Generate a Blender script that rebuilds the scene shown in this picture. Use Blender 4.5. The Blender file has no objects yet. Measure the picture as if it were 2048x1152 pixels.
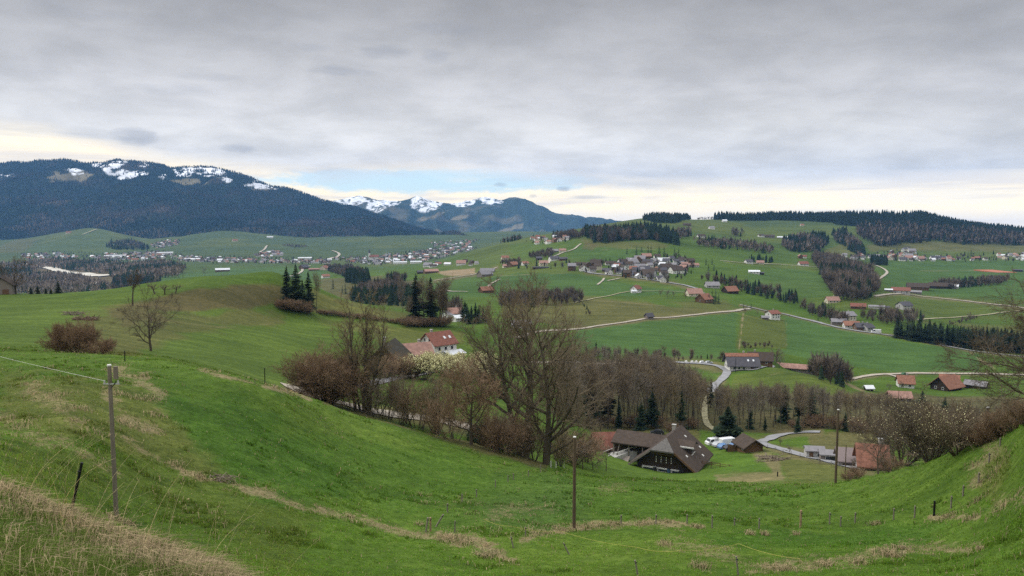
import bpy, math, random
import numpy as np
from mathutils import Vector, Matrix

# ------------------------------------------------------------------ camera, world, sun, exposure
scene = bpy.context.scene
COL = scene.collection
F, CX, CY = 1577.0, 1024.0, 576.0
PITCH = math.atan(144.0 / F)
SP, CP = math.sin(PITCH), math.cos(PITCH)
cam_data = bpy.data.cameras.new('camera')
cam_data.sensor_width = 36.0
cam_data.lens = 36.0 * F / 2048.0
cam_data.clip_start = 0.1
cam_data.clip_end = 60000.0
cam = bpy.data.objects.new('camera', cam_data)
COL.objects.link(cam)
cam.location = (0, 0, 0)
cam.rotation_euler = (math.pi / 2 - PITCH, 0, 0)
scene.camera = cam
scene.view_settings.view_transform = 'Standard'
scene.view_settings.look = 'None'
scene.view_settings.exposure = 0.38
scene.view_settings.gamma = 1.0
scene.cycles.max_bounces = 4
scene.cycles.diffuse_bounces = 2
scene.cycles.glossy_bounces = 1
scene.cycles.transmission_bounces = 2
scene.cycles.transparent_max_bounces = 6
scene.cycles.volume_bounces = 1
scene.cycles.caustics_reflective = False
scene.cycles.caustics_refractive = False
scene.cycles.use_denoising = False

SUN_EL, SUN_AZ = math.radians(42), math.radians(-68)     # azimuth measured from +Y towards +X
sun_data = bpy.data.lights.new('sun', 'SUN')
sun_data.energy = 1.5
sun_data.angle = math.radians(12)
sun_data.color = (1.0, 0.95, 0.88)
sun = bpy.data.objects.new('sun', sun_data)
COL.objects.link(sun)
sdir = Vector((math.sin(SUN_AZ) * math.cos(SUN_EL), math.cos(SUN_AZ) * math.cos(SUN_EL), math.sin(SUN_EL)))
sun.rotation_euler = (-sdir).to_track_quat('-Z', 'Y').to_euler()
sun.location = (0, 0, 300)


class NT:
    """small helper to write node trees"""
    def __init__(s, tree):
        s.t = tree; s.n = tree.nodes; s.l = tree.links
    def new(s, typ, **kw):
        nd = s.n.new(typ)
        for k, v in kw.items():
            setattr(nd, k, v)
        return nd
    def put(s, sock, val):
        if isinstance(val, bpy.types.NodeSocket):
            s.l.new(val, sock)
        elif val is not None:
            sock.default_value = val
    def m(s, op, a, b=None, c=None, clamp=False):
        nd = s.new('ShaderNodeMath', operation=op, use_clamp=clamp)
        s.put(nd.inputs[0], a); s.put(nd.inputs[1], b); s.put(nd.inputs[2], c)
        return nd.outputs[0]
    def ss(s, x, lo, hi, a=0.0, b=1.0):
        nd = s.new('ShaderNodeMapRange', interpolation_type='SMOOTHSTEP')
        for i, v in enumerate((x, lo, hi, a, b)):
            s.put(nd.inputs[i], v)
        return nd.outputs[0]
    def lin(s, x, lo, hi, a=0.0, b=1.0):
        nd = s.new('ShaderNodeMapRange')
        for i, v in enumerate((x, lo, hi, a, b)):
            s.put(nd.inputs[i], v)
        return nd.outputs[0]
    def noise(s, vec, scale, detail=4.0, rough=0.55, dist=0.0):
        nd = s.new('ShaderNodeTexNoise')
        s.put(nd.inputs['Vector'], vec)
        nd.inputs['Scale'].default_value = scale
        nd.inputs['Detail'].default_value = detail
        nd.inputs['Roughness'].default_value = rough
        nd.inputs['Distortion'].default_value = dist
        return nd.outputs[0]
    def mix(s, f, a, b, blend='MIX'):
        nd = s.new('ShaderNodeMix', data_type='RGBA', blend_type=blend)
        s.put(nd.inputs[0], f)
        for i, v in ((6, a), (7, b)):
            if isinstance(v, (tuple, list)) and len(v) == 3:
                v = (*v, 1.0)
            s.put(nd.inputs[i], v)
        return nd.outputs[2]
    def xyz(s, x, y, z):
        nd = s.new('ShaderNodeCombineXYZ')
        s.put(nd.inputs[0], x); s.put(nd.inputs[1], y); s.put(nd.inputs[2], z)
        return nd.outputs[0]
    def ramp(s, x, stops):
        nd = s.new('ShaderNodeValToRGB')
        el = nd.color_ramp.elements
        while len(el) < len(stops):
            el.new(0.5)
        for e, (p, c) in zip(el, stops):
            e.position = p
            e.color = (*c, 1.0) if len(c) == 3 else c
        s.put(nd.inputs[0], x)
        return nd.outputs[0]


world = bpy.data.worlds.new('World')
scene.world = world
world.use_nodes = True
W = NT(world.node_tree)
W.n.clear()
tc = W.new('ShaderNodeTexCoord')
sep = W.new('ShaderNodeSeparateXYZ')
W.l.new(tc.outputs['Generated'], sep.inputs[0])
dx, dy, dz = sep.outputs
ady = W.m('MAXIMUM', W.m('ABSOLUTE', dy), 0.02)
hor = W.m('SQRT', W.m('ADD', W.m('MULTIPLY', dx, dx), W.m('MULTIPLY', dy, dy)))
az = W.m('ARCTAN2', dx, dy)                                # azimuth of the direction
el = W.m('DIVIDE', dz, W.m('MAXIMUM', hor, 0.02))          # tangent of the elevation
# cloud layer coordinates: the layer is a plane high above, so it closes up towards the horizon
zc = W.m('ADD', W.m('MAXIMUM', dz, 0.0), 0.22)
cv = W.xyz(W.m('DIVIDE', dx, zc), W.m('DIVIDE', dy, zc), 0.0)
sv = W.xyz(W.m('MULTIPLY', az, 2.2), W.m('MULTIPLY', el, 26.0), 3.7)     # streaks near the horizon
n_big = W.noise(cv, 0.9, 5.0, 0.55, 0.3)
n_mid = W.noise(cv, 2.6, 6.0, 0.6, 0.2)
n_str = W.noise(sv, 1.6, 7.0, 0.62, 0.6)
n_fine = W.noise(W.xyz(W.m('MULTIPLY', az, 9.0), W.m('MULTIPLY', el, 30.0), 0.0), 2.2, 6.0, 0.65, 0.3)
# overcast brightness over elevation
elw = W.m('ADD', el, W.m('MULTIPLY', W.m('SUBTRACT', n_big, 0.5), 0.10))
cl = W.ramp(W.m('MULTIPLY', elw, 1.0 / 1.2), [
    (0.0, (0.76, 0.73, 0.69)), (0.045, (0.72, 0.70, 0.675)), (0.085, (0.67, 0.655, 0.635)), (0.125, (0.55, 0.54, 0.54)),
    (0.185, (0.39, 0.385, 0.39)), (0.24, (0.285, 0.28, 0.285)), (0.45, (0.8, 0.805, 0.82)), (1.0, (1.55, 1.56, 1.6))])
mod = W.m('MULTIPLY', W.ss(n_mid, 0.28, 0.72, 0.86, 1.13), W.ss(n_big, 0.3, 0.7, 0.88, 1.10))
mod = W.m('MULTIPLY', mod, W.ss(n_str, 0.3, 0.7, 0.975, 1.025))
mod = W.m('MULTIPLY', mod, W.ss(az, 0.15, 0.62, 1.0, 0.86))
clm = W.mix(1.0, cl, W.xyz(mod, mod, mod), 'MULTIPLY')
# the clear strip above the horizon: cream streaks with pale blue between them
edge = W.ramp(W.m('ADD', W.m('MULTIPLY', az, 0.7), 0.5), [       # upper edge (tan elevation x 5) over azimuth
    (0.02, (0.50,) * 3), (0.13, (0.47,) * 3), (0.22, (0.34,) * 3), (0.33, (0.28,) * 3), (0.43, (0.31,) * 3), (0.53, (0.245,) * 3),
    (0.62, (0.21,) * 3), (0.74, (0.20,) * 3), (0.85, (0.22,) * 3), (1.0, (0.28,) * 3)])
edge = W.m('MULTIPLY', edge, 0.2)
edge = W.m('ADD', edge, W.m('MULTIPLY', W.m('SUBTRACT', n_str, 0.5), 0.045))
clear = W.ss(W.m('SUBTRACT', edge, el), -0.010, 0.016)
sky = W.new('ShaderNodeTexSky', sky_type='NISHITA')
sky.sun_disc = False
sky.sun_elevation = SUN_EL
sky.sun_rotation = SUN_AZ
sky.altitude = 1000.0
nish = W.mix(0.6, W.mix(1.0, sky.outputs[0], (0.15, 0.15, 0.15), 'MULTIPLY'), (0.50, 0.72, 0.86))
cream = W.mix(W.ss(n_fine, 0.35, 0.65), (1.26, 1.05, 0.68), (1.14, 1.0, 0.74))
strip = W.mix(W.ss(n_str, 0.47, 0.64), cream, (0.90, 0.80, 0.66))
strip = W.mix(W.ss(el, 0.012, -0.004, 0.0, 0.7), strip, (0.86, 0.80, 0.74))
def ell(a0, t0, ra, rt, nz, k=1.0, lo=-0.2, hi=0.7):
    """soft cloud or gap of elliptic outline round one sky direction, ragged by noise"""
    p = W.m('DIVIDE', W.m('SUBTRACT', az, a0), ra)
    q = W.m('DIVIDE', W.m('SUBTRACT', el, t0), rt)
    r = W.m('ADD', W.m('MULTIPLY', p, p), W.m('MULTIPLY', q, q))
    s = W.m('ADD', W.m('SUBTRACT', 1.0, r), W.m('MULTIPLY', W.m('SUBTRACT', nz, 0.5), 3.0 * k))
    return W.ss(s, lo, hi)
gap = W.m('MULTIPLY', ell(-0.10, 0.044, 0.24, 0.017, n_fine, 0.7, -0.1, 0.6), W.ss(n_str, 0.66, 0.48, 0.25, 1.0))
strip = W.mix(gap, strip, nish)
skyc = W.mix(clear, clm, strip)
P2A = lambda u: math.atan((u - 1024) / F)
P2T = lambda v: (432 - v) / F
for (u, v, ru, rv, k) in [(278, 291, 44, 17, .42), (490, 304, 46, 12, .42), (640, 114, 36, 12, .25), (785, 118, 60, 17, .33), (872, 121, 34, 17, .33),
                          (690, 155, 64, 11, .35), (430, 178, 60, 9, .22), (1001, 370, 16, 6, .45), (1126, 379, 16, 6, .5), (1066, 392, 10, 5, .4),
                          (1170, 395, 44, 5, .35), (370, 205, 80, 14, .22), (900, 70, 90, 16, .2), (180, 80, 90, 20, .16)]:
    d = ell(P2A(u), P2T(v), ru / F, rv / F, n_fine, 1.0, -0.1, 1.3)
    skyc = W.mix(W.m('MULTIPLY', d, k), skyc, (0.24, 0.255, 0.30))
bg = W.new('ShaderNodeBackground')
W.l.new(skyc, bg.inputs['Color'])
bg.inputs['Strength'].default_value = 1.0
wo = W.new('ShaderNodeOutputWorld')
W.l.new(bg.outputs[0], wo.inputs['Surface'])

# ------------------------------------------------------------------ from a direction in the photograph to the terrain
def uv2at(u, v):
    xc = (np.asarray(u, float) - CX) / F
    yc = (CY - np.asarray(v, float)) / F
    y = CP + yc * SP
    return xc / y, (-SP + yc * CP) / y

def at2uv(a, t):
    d = CP - SP * t
    return CX + F * a / d, CY - F * (SP + CP * t) / d

def hash2(ix, iy, seed):
    h = (ix.astype(np.int64) * 374761393 + iy.astype(np.int64) * 668265263 + seed * 1442695041) & 0xffffffff
    h = ((h ^ (h >> 13)) * 1274126177) & 0xffffffff
    return ((h ^ (h >> 16)) & 0xffffff) / float(0xffffff)

def vnoise(x, y, seed=0):
    x = np.asarray(x, float); y = np.asarray(y, float)
    x0 = np.floor(x); y0 = np.floor(y)
    fx = x - x0; fy = y - y0
    fx = fx * fx * fx * (fx * (fx * 6 - 15) + 10); fy = fy * fy * fy * (fy * (fy * 6 - 15) + 10)
    ix = x0.astype(np.int64); iy = y0.astype(np.int64)
    a = hash2(ix, iy, seed); b = hash2(ix + 1, iy, seed); c = hash2(ix, iy + 1, seed); d = hash2(ix + 1, iy + 1, seed)
    return (a + (b - a) * fx + (c - a) * fy + (a - b - c + d) * fx * fy) * 2 - 1

def fbm(x, y, seed=0, oct=4, gain=0.5):
    s = 0; g = 1.0; n = 0
    for k in range(oct):
        s = s + g * vnoise(x * 2 ** k + 17.3 * k, y * 2 ** k - 9.1 * k, seed + k); n += g; g *= gain
    return s / n

# shape of the land: (column, row, distance ahead in metres) seen or inferred at each place
PTS = """
0 1152 4.2;0 1060 5.6;0 985 7.6;0 1020 11;0 965 22;0 900 32;0 850 42;0 800 53;0 750 68;0 712 88
220 1152 4.6;215 1072 7.2;215 1110 10.5;215 1050 25;232 1040 32
450 1165 5.4;440 1150 7.4;440 1175 11;440 1120 20
-500 1100 5;-500 900 9;-500 960 14;-500 900 30;-500 760 70;-500 690 100
620 1300 6;620 1230 14;640 1152 27;900 1400 6;900 1250 14;950 1152 31
1200 1400 6;1200 1260 14;1200 1152 32;1500 1400 6;1500 1260 14;1450 1152 32
1750 1400 6;1750 1250 14;1750 1152 29;2048 1380 6;2048 1240 13;2048 1152 24
2500 1300 6;2500 1150 14;2500 1020 26;2500 820 40;2500 760 46;2500 850 80;2500 870 200
150 860 42;150 780 56;150 740 72;150 714 88;150 704 115;150 690 140
330 960 42;330 880 50;330 800 62;330 742 80;330 722 92;330 716 118;302 702 172
480 985 44;480 900 55;470 810 68;460 755 78;450 752 96;440 742 118;430 720 165;420 690 210
620 1040 42;620 940 58;600 860 72;570 795 80;560 779 88;560 786 112;560 757 165;560 710 215
700 1100 36;720 1000 56;720 920 72;680 850 88;650 806 98;650 822 118;650 792 150;650 740 200
850 1062 48;850 980 68;850 920 86;790 848 103;790 872 122;790 818 150;790 772 192
900 1110 38;980 1050 50;1000 960 82;960 892 104;930 882 108;920 908 126;910 850 148;900 795 190;900 755 235
1148 1110 40;1148 1058 54;1150 990 72;1120 940 96;1080 924 106;1080 952 130;1080 900 165;1080 840 215;1080 790 270;1090 727 360
1300 1110 39;1300 1058 52;1300 1000 72;1300 957 97;1300 990 132;1310 947 176;1330 944 190
1450 1095 42;1450 1050 54;1450 1000 70;1450 964 92;1450 985 118;1440 953 158;1450 925 198;1480 890 222
1600 1100 41;1600 1055 54;1600 1010 66;1600 968 82;1600 982 104;1590 955 140;1600 922 178;1560 885 228
1750 1100 36;1750 1045 52;1750 1000 62;1740 957 72;1750 985 98;1740 945 155;1760 925 178;1750 880 235
1867 1040 48;1900 980 52;1850 926 65;1850 975 95;1850 925 180;1850 870 232
2000 1060 36;1990 960 47;1950 888 58;1950 955 90;1950 905 180;1950 862 240
2048 1000 35;2048 920 42;2048 855 50;2048 940 82;2048 890 180;2048 860 240
0 690 130;0 660 190;0 630 255;0 605 310;0 588 345;0 615 450;0 660 700;0 610 1150;0 575 1700;0 545 2400
150 665 190;150 630 250;150 600 310;150 586 340;150 612 450;150 655 700;150 610 1150;150 577 1700;150 545 2350
300 665 215;300 630 262;300 600 300;300 571 335;300 600 450;300 648 700;300 605 1100;300 575 1600;300 548 2000
430 660 245;430 625 295;430 610 305;430 580 322;430 562 338;430 595 450;430 640 700;430 600 1100;430 568 1600;450 542 2100
560 670 270;560 635 330;560 610 345;560 580 352;560 562 362;560 600 460;560 640 700;560 600 1050;560 565 1550;560 545 2000
640 690 270;640 645 340;640 628 368;640 600 385;640 584 396;640 620 480;640 622 720;640 583 1050;640 560 1500
740 680 300;740 655 345;740 637 372;740 614 400;740 645 490;740 620 720;740 585 1000;740 555 1500
800 740 262;830 690 318;830 662 360;830 650 376;820 626 402;820 655 490;820 622 680;820 590 900;820 560 1250
900 714 300;900 690 335;920 664 372;925 655 384;930 675 440;930 643 520;930 618 640;940 582 850
1000 720 340;1000 680 395;1000 672 420;1000 650 500;1000 620 620;1000 590 820
1150 745 330;1150 705 420;1150 660 550;1150 630 640;1170 608 700;1160 585 840;1150 557 1010
1200 880 236;1200 850 262;1200 800 310;1200 765 352;1200 735 395
1300 870 242;1300 850 262;1300 800 320;1300 750 385;1300 722 430;1300 690 490;1300 640 610;1300 612 710;1272 584 850;1300 562 960
1420 868 248;1420 830 290;1430 766 385;1450 738 425;1450 700 495;1450 628 680;1440 600 790;1420 578 900
1560 862 252;1550 825 285;1560 785 345;1550 750 395;1555 736 420;1560 745 450;1550 715 480;1545 642 710;1545 610 820
1650 840 262;1650 805 320;1660 770 375;1630 752 400;1640 760 450;1650 730 480;1650 690 570;1650 650 690;1650 615 830
1750 835 270;1750 800 350;1750 760 440;1750 725 500;1750 690 570;1760 662 650;1750 635 740
1890 830 290;1890 800 370;1890 780 420;1890 748 470;1900 710 540;1930 697 580;1900 672 690;1900 645 790;1880 620 900
2030 820 290;2030 790 380;2030 760 450;2030 710 560;2030 690 650;2030 655 780;2030 620 900
1050 560 1000;1050 535 1250;1050 510 1600;1050 490 1900;1040 479 2150;1040 486 2700;1040 480 3600
960 560 1100;970 535 1450;960 515 1850;955 500 2100;955 512 2500;955 497 3200;950 478 4500
880 560 1150;880 540 1500;880 528 1800;880 522 2300;880 508 3000;880 492 3900;880 478 4700
760 535 2200;760 520 2800;760 505 3400;760 490 4000;760 478 4600;760 470 5200
620 530 2300;620 515 2900;620 500 3500;620 485 4300;620 476 4900
450 525 2600;450 512 3000;450 497 3600;450 478 4300;440 463 4900
300 532 2500;300 515 3000;300 500 3500;300 487 4200;300 478 4800
190 530 2700;190 515 3150;190 500 3600;190 475 4200;190 457 4600;200 462 5100
60 530 2800;60 512 3300;60 495 3900;60 480 4500;60 474 5000
-300 585 360;-300 640 700;-300 560 2000;-300 500 3800;-300 480 4800
1200 537 1120;1220 512 1330;1200 492 1500;1200 475 1650;1200 463 1850;1200 458 2100;1200 452 2350;1220 446 2500;1200 462 3200;1200 470 4500
1330 548 1080;1330 522 1270;1320 495 1480;1300 480 1560;1300 468 1700;1300 458 1950;1300 445 2350;1290 437 2600;1300 447 3200;1300 460 4500
1450 560 1000;1450 530 1250;1430 500 1550;1420 480 1800;1420 462 2100;1430 447 2500;1430 439 2750;1430 450 3300;1450 465 4500
1560 560 1080;1560 530 1400;1560 510 1650;1560 488 1950;1560 472 2200;1560 456 2500;1560 445 2750;1560 436 3000;1560 447 3500
1700 590 900;1700 560 1150;1700 530 1550;1700 512 1900;1690 490 2100;1700 465 2450;1720 448 2700;1720 434 3000;1720 448 3500
1830 585 1080;1830 565 1250;1830 540 1550;1830 520 1900;1830 500 2120;1840 487 2250;1840 458 2600;1830 434 2950;1830 448 3500
1960 590 1050;1960 565 1250;1960 540 1600;1960 522 1900;1960 505 2120;1960 490 2300;1960 465 2600;1960 460 2850;1960 470 3500
2048 590 1050;2048 540 1600;2048 522 1900;2048 505 2120;2048 492 2300;2048 474 2600;2048 469 2850;2048 480 3500
2500 800 300;2500 760 450;2500 690 650;2500 600 1000;2500 530 1900;2500 480 2700;2500 480 4500
1500 465 5200;2000 475 5200;-700 700 120;-700 600 340;-700 500 3800;2900 800 50;2900 650 700;2900 500 3000
"""
_p = np.array([[float(q) for q in s.split()] for ln in PTS.strip().splitlines() for s in ln.split(';')])
KA, KY, RC = 1577.0 / 190.0, 3.4, 0.22
_pa, _pt = uv2at(_p[:, 0], _p[:, 1])
_px = np.stack([_pa * KA, np.log(_p[:, 2]) * KY], 1)

def _kern(q):
    d = q[:, None, :] - _px[None, :, :]
    return -np.sqrt((d * d).sum(2) + RC * RC)
_n = len(_p)
_A = np.zeros((_n + 3, _n + 3))
_A[:_n, :_n] = _kern(_px)
_A[:_n, :_n] += np.eye(_n) * 0.004
_A[:_n, _n] = 1; _A[:_n, _n + 1:] = _px
_A[_n:, :_n] = _A[:_n, _n:].T
_w = np.linalg.solve(_A, np.concatenate([_pt, np.zeros(3)]))

def sst(x, lo, hi):
    k = np.clip((x - lo) / (hi - lo), 0, 1)
    return k * k * (3 - 2 * k)

def tbase(a, Y):
    q = np.stack([np.asarray(a, float).ravel() * KA, np.log(np.asarray(Y, float).ravel()) * KY], 1)
    out = np.empty(len(q))
    for i in range(0, len(q), 20000):
        b = q[i:i + 20000]
        out[i:i + 20000] = _kern(b) @ _w[:_n] + _w[_n] + b @ _w[_n + 1:]
    return out.reshape(np.shape(a))

def zdetail(x, Y):
    z = (0.12 * fbm(x * 0.7, Y * 0.7, 1, 2) + 0.04 * vnoise(x * 2.6, Y * 2.6, 3)) * (1 - sst(Y, 70, 130))
    z = z + 0.20 * fbm(x / 5.0, Y / 5.0, 5, 2) * (1 - sst(Y, 200, 400)) * sst(Y, 8, 20)
    z = z + 0.9 * fbm(x / 42.0, Y / 42.0, 9, 3) * sst(Y, 110, 260)
    z = z + 4.5 * fbm(x / 260.0, Y / 260.0, 13, 3) * sst(Y, 900, 1800)
    return z

def ground_z(x, Y):
    x = np.asarray(x, float); Y = np.asarray(Y, float)
    return tbase(x / Y, Y) * Y + zdetail(x, Y)

def hit(u, v, Yh, lo=0.55, hi=1.8):
    """where the line of sight (u, v) meets the ground nearest to the distance Yh"""
    Ys = np.exp(np.linspace(math.log(Yh * lo), math.log(Yh * hi), 260))
    a, t = uv2at(u, v)
    z = ground_z(a * Ys, Ys)
    d = z - t * Ys
    k = np.where((d[:-1] < 0) & (d[1:] >= 0))[0]
    if len(k):
        j = k[np.argmin(np.abs(np.log(Ys[k] / Yh)))]
        f = -d[j] / (d[j + 1] - d[j])
        Y = Ys[j] + f * (Ys[j + 1] - Ys[j])
    else:
        Y = Ys[np.argmin(np.abs(d / Ys) + 0.02 * np.abs(np.log(Ys / Yh)))]
    x = float(a * Y)
    return Vector((x, float(Y), float(ground_z(np.array([x]), np.array([Y]))[0])))

def uv_of(p):
    u, v = at2uv(p[0] / p[1], p[2] / p[1])
    return float(u), float(v)

# ------------------------------------------------------------------ mesh helpers
def mesh_from(name, verts, faces, nv=None, mats=(), smooth=False, cols=None, fmat=None):
    """verts (N,3); faces: int array (M,k) or a list of such arrays"""
    me = bpy.data.meshes.new(name)
    verts = np.ascontiguousarray(verts, dtype=np.float32)
    if not isinstance(faces, (list, tuple)):
        faces = [faces]
    faces = [np.asarray(f, dtype=np.int32) for f in faces if len(f)]
    loops = np.concatenate([f.ravel() for f in faces])
    tot = np.concatenate([np.full(len(f), f.shape[1], dtype=np.int32) for f in faces])
    st = np.concatenate([[0], np.cumsum(tot)[:-1]]).astype(np.int32)
    me.vertices.add(len(verts)); me.vertices.foreach_set('co', verts.ravel())
    me.loops.add(len(loops)); me.loops.foreach_set('vertex_index', loops)
    me.polygons.add(len(tot)); me.polygons.foreach_set('loop_start', st); me.polygons.foreach_set('loop_total', tot)
    if fmat is not None:
        me.polygons.foreach_set('material_index', np.asarray(fmat, dtype=np.int32))
    me.polygons.foreach_set('use_smooth', np.full(len(tot), bool(smooth)))
    for k, c in (cols or {}).items():
        c = np.asarray(c, dtype=np.float32)
        if c.ndim == 1:
            at = me.attributes.new(k, 'FLOAT', 'POINT'); at.data.foreach_set('value', c)
        else:
            at = me.attributes.new(k, 'FLOAT_COLOR', 'POINT')
            at.data.foreach_set('color', np.concatenate([c, np.ones((len(c), 1), np.float32)], 1).ravel())
    me.update(calc_edges=True)
    for m_ in mats:
        me.materials.append(m_)
    return me

def obj(name, me, parent=None):
    o = bpy.data.objects.new(name, me)
    COL.objects.link(o)
    if parent is not None:
        o.parent = parent
    return o

def tag(o, label=None, cat=None, group=None, kind=None):
    if label: o['label'] = label
    if cat: o['category'] = cat
    if group: o['group'] = group
    if kind: o['kind'] = kind
    return o

REG = []          # (object, base label, group, column, row, family)
def reg(o, base, group, u, v, fam=''):
    REG.append((o, base, group, u, v, fam))

def thing(name, loc, cat, label=None, group=None, rz=0.0, scale=None):
    o = bpy.data.objects.new(name, None)
    o.empty_display_size = 0.5
    COL.objects.link(o)
    o.location = loc
    o.rotation_euler = (0, 0, rz)
    if scale is not None:
        o.scale = scale if hasattr(scale, '__len__') else (scale,) * 3
    return tag(o, label, cat, group)

def mat(name, col, rough=0.8, var=0.25, scale=4.0, bump=0.0, spec=0.2, attr=None, detail=4.0, metal=0.0, stretch=None):
    m = bpy.data.materials.new(name); m.use_nodes = True
    N = NT(m.node_tree)
    b = N.n['Principled BSDF']
    tcn = N.new('ShaderNodeTexCoord')
    vec = tcn.outputs['Object']
    if stretch:
        mp = N.new('ShaderNodeMapping'); mp.inputs['Scale'].default_value = stretch
        N.l.new(vec, mp.inputs[0]); vec = mp.outputs[0]
    nz = N.noise(vec, scale, detail, 0.6)
    base = (*col, 1.0)
    if attr:
        at = N.new('ShaderNodeAttribute'); at.attribute_name = attr
        base = at.outputs['Color']
    k = N.lin(nz, 0.25, 0.75, 1 - var, 1 + var)
    c = N.mix(1.0, base, N.xyz(k, k, k), 'MULTIPLY')
    N.l.new(c, b.inputs['Base Color'])
    b.inputs['Roughness'].default_value = rough
    b.inputs['Specular IOR Level'].default_value = spec
    b.inputs['Metallic'].default_value = metal
    if bump:
        bn = N.new('ShaderNodeBump'); bn.inputs['Strength'].default_value = 0.6; bn.inputs['Distance'].default_value = bump
        N.l.new(nz, bn.inputs['Height']); N.l.new(bn.outputs[0], b.inputs['Normal'])
    return m

# ------------------------------------------------------------------ the ground sheet
def poly_sd(u, v, poly):
    """signed distance in picture units, positive inside"""
    P = np.array(poly, float)
    Q = np.roll(P, -1, 0)
    ins = np.zeros(len(u), bool)
    dm = np.full(len(u), 1e9)
    for (x1, y1), (x2, y2) in zip(P, Q):
        c = ((y1 > v) != (y2 > v))
        with np.errstate(divide='ignore', invalid='ignore'):
            xi = (x2 - x1) * (v - y1) / (y2 - y1 if y2 != y1 else 1e-9) + x1
        ins ^= c & (u < xi)
        ex, ey = x2 - x1, y2 - y1
        L = ex * ex + ey * ey + 1e-9
        k = np.clip(((u - x1) * ex + (v - y1) * ey) / L, 0, 1)
        dm = np.minimum(dm, np.hypot(u - x1 - k * ex, v - y1 - k * ey))
    return np.where(ins, dm, -dm)

def line_d(u, v, pts):
    dm = np.full(len(u), 1e9)
    P = np.array(pts, float)
    for (x1, y1), (x2, y2) in zip(P[:-1], P[1:]):
        ex, ey = x2 - x1, y2 - y1
        k = np.clip(((u - x1) * ex + (v - y1) * ey) / (ex * ex + ey * ey + 1e-9), 0, 1)
        dm = np.minimum(dm, np.hypot(u - x1 - k * ex, v - y1 - k * ey))
    return dm

G1 = np.array((0.064, 0.120, 0.014))      # fresh meadow
G2 = np.array((0.080, 0.100, 0.020))      # olive pasture
G3 = np.array((0.047, 0.094, 0.022))      # deep green sown field
G4 = np.array((0.060, 0.090, 0.032))      # far meadow
BR = np.array((0.098, 0.078, 0.034))      # dry brown slope
TAN = np.array((0.30, 0.235, 0.13))       # straw
EARTH = np.array((0.13, 0.095, 0.06))
WOODF = np.array((0.075, 0.055, 0.034))   # leaf litter under the woods
GRAV = np.array((0.42, 0.40, 0.35))
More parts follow.
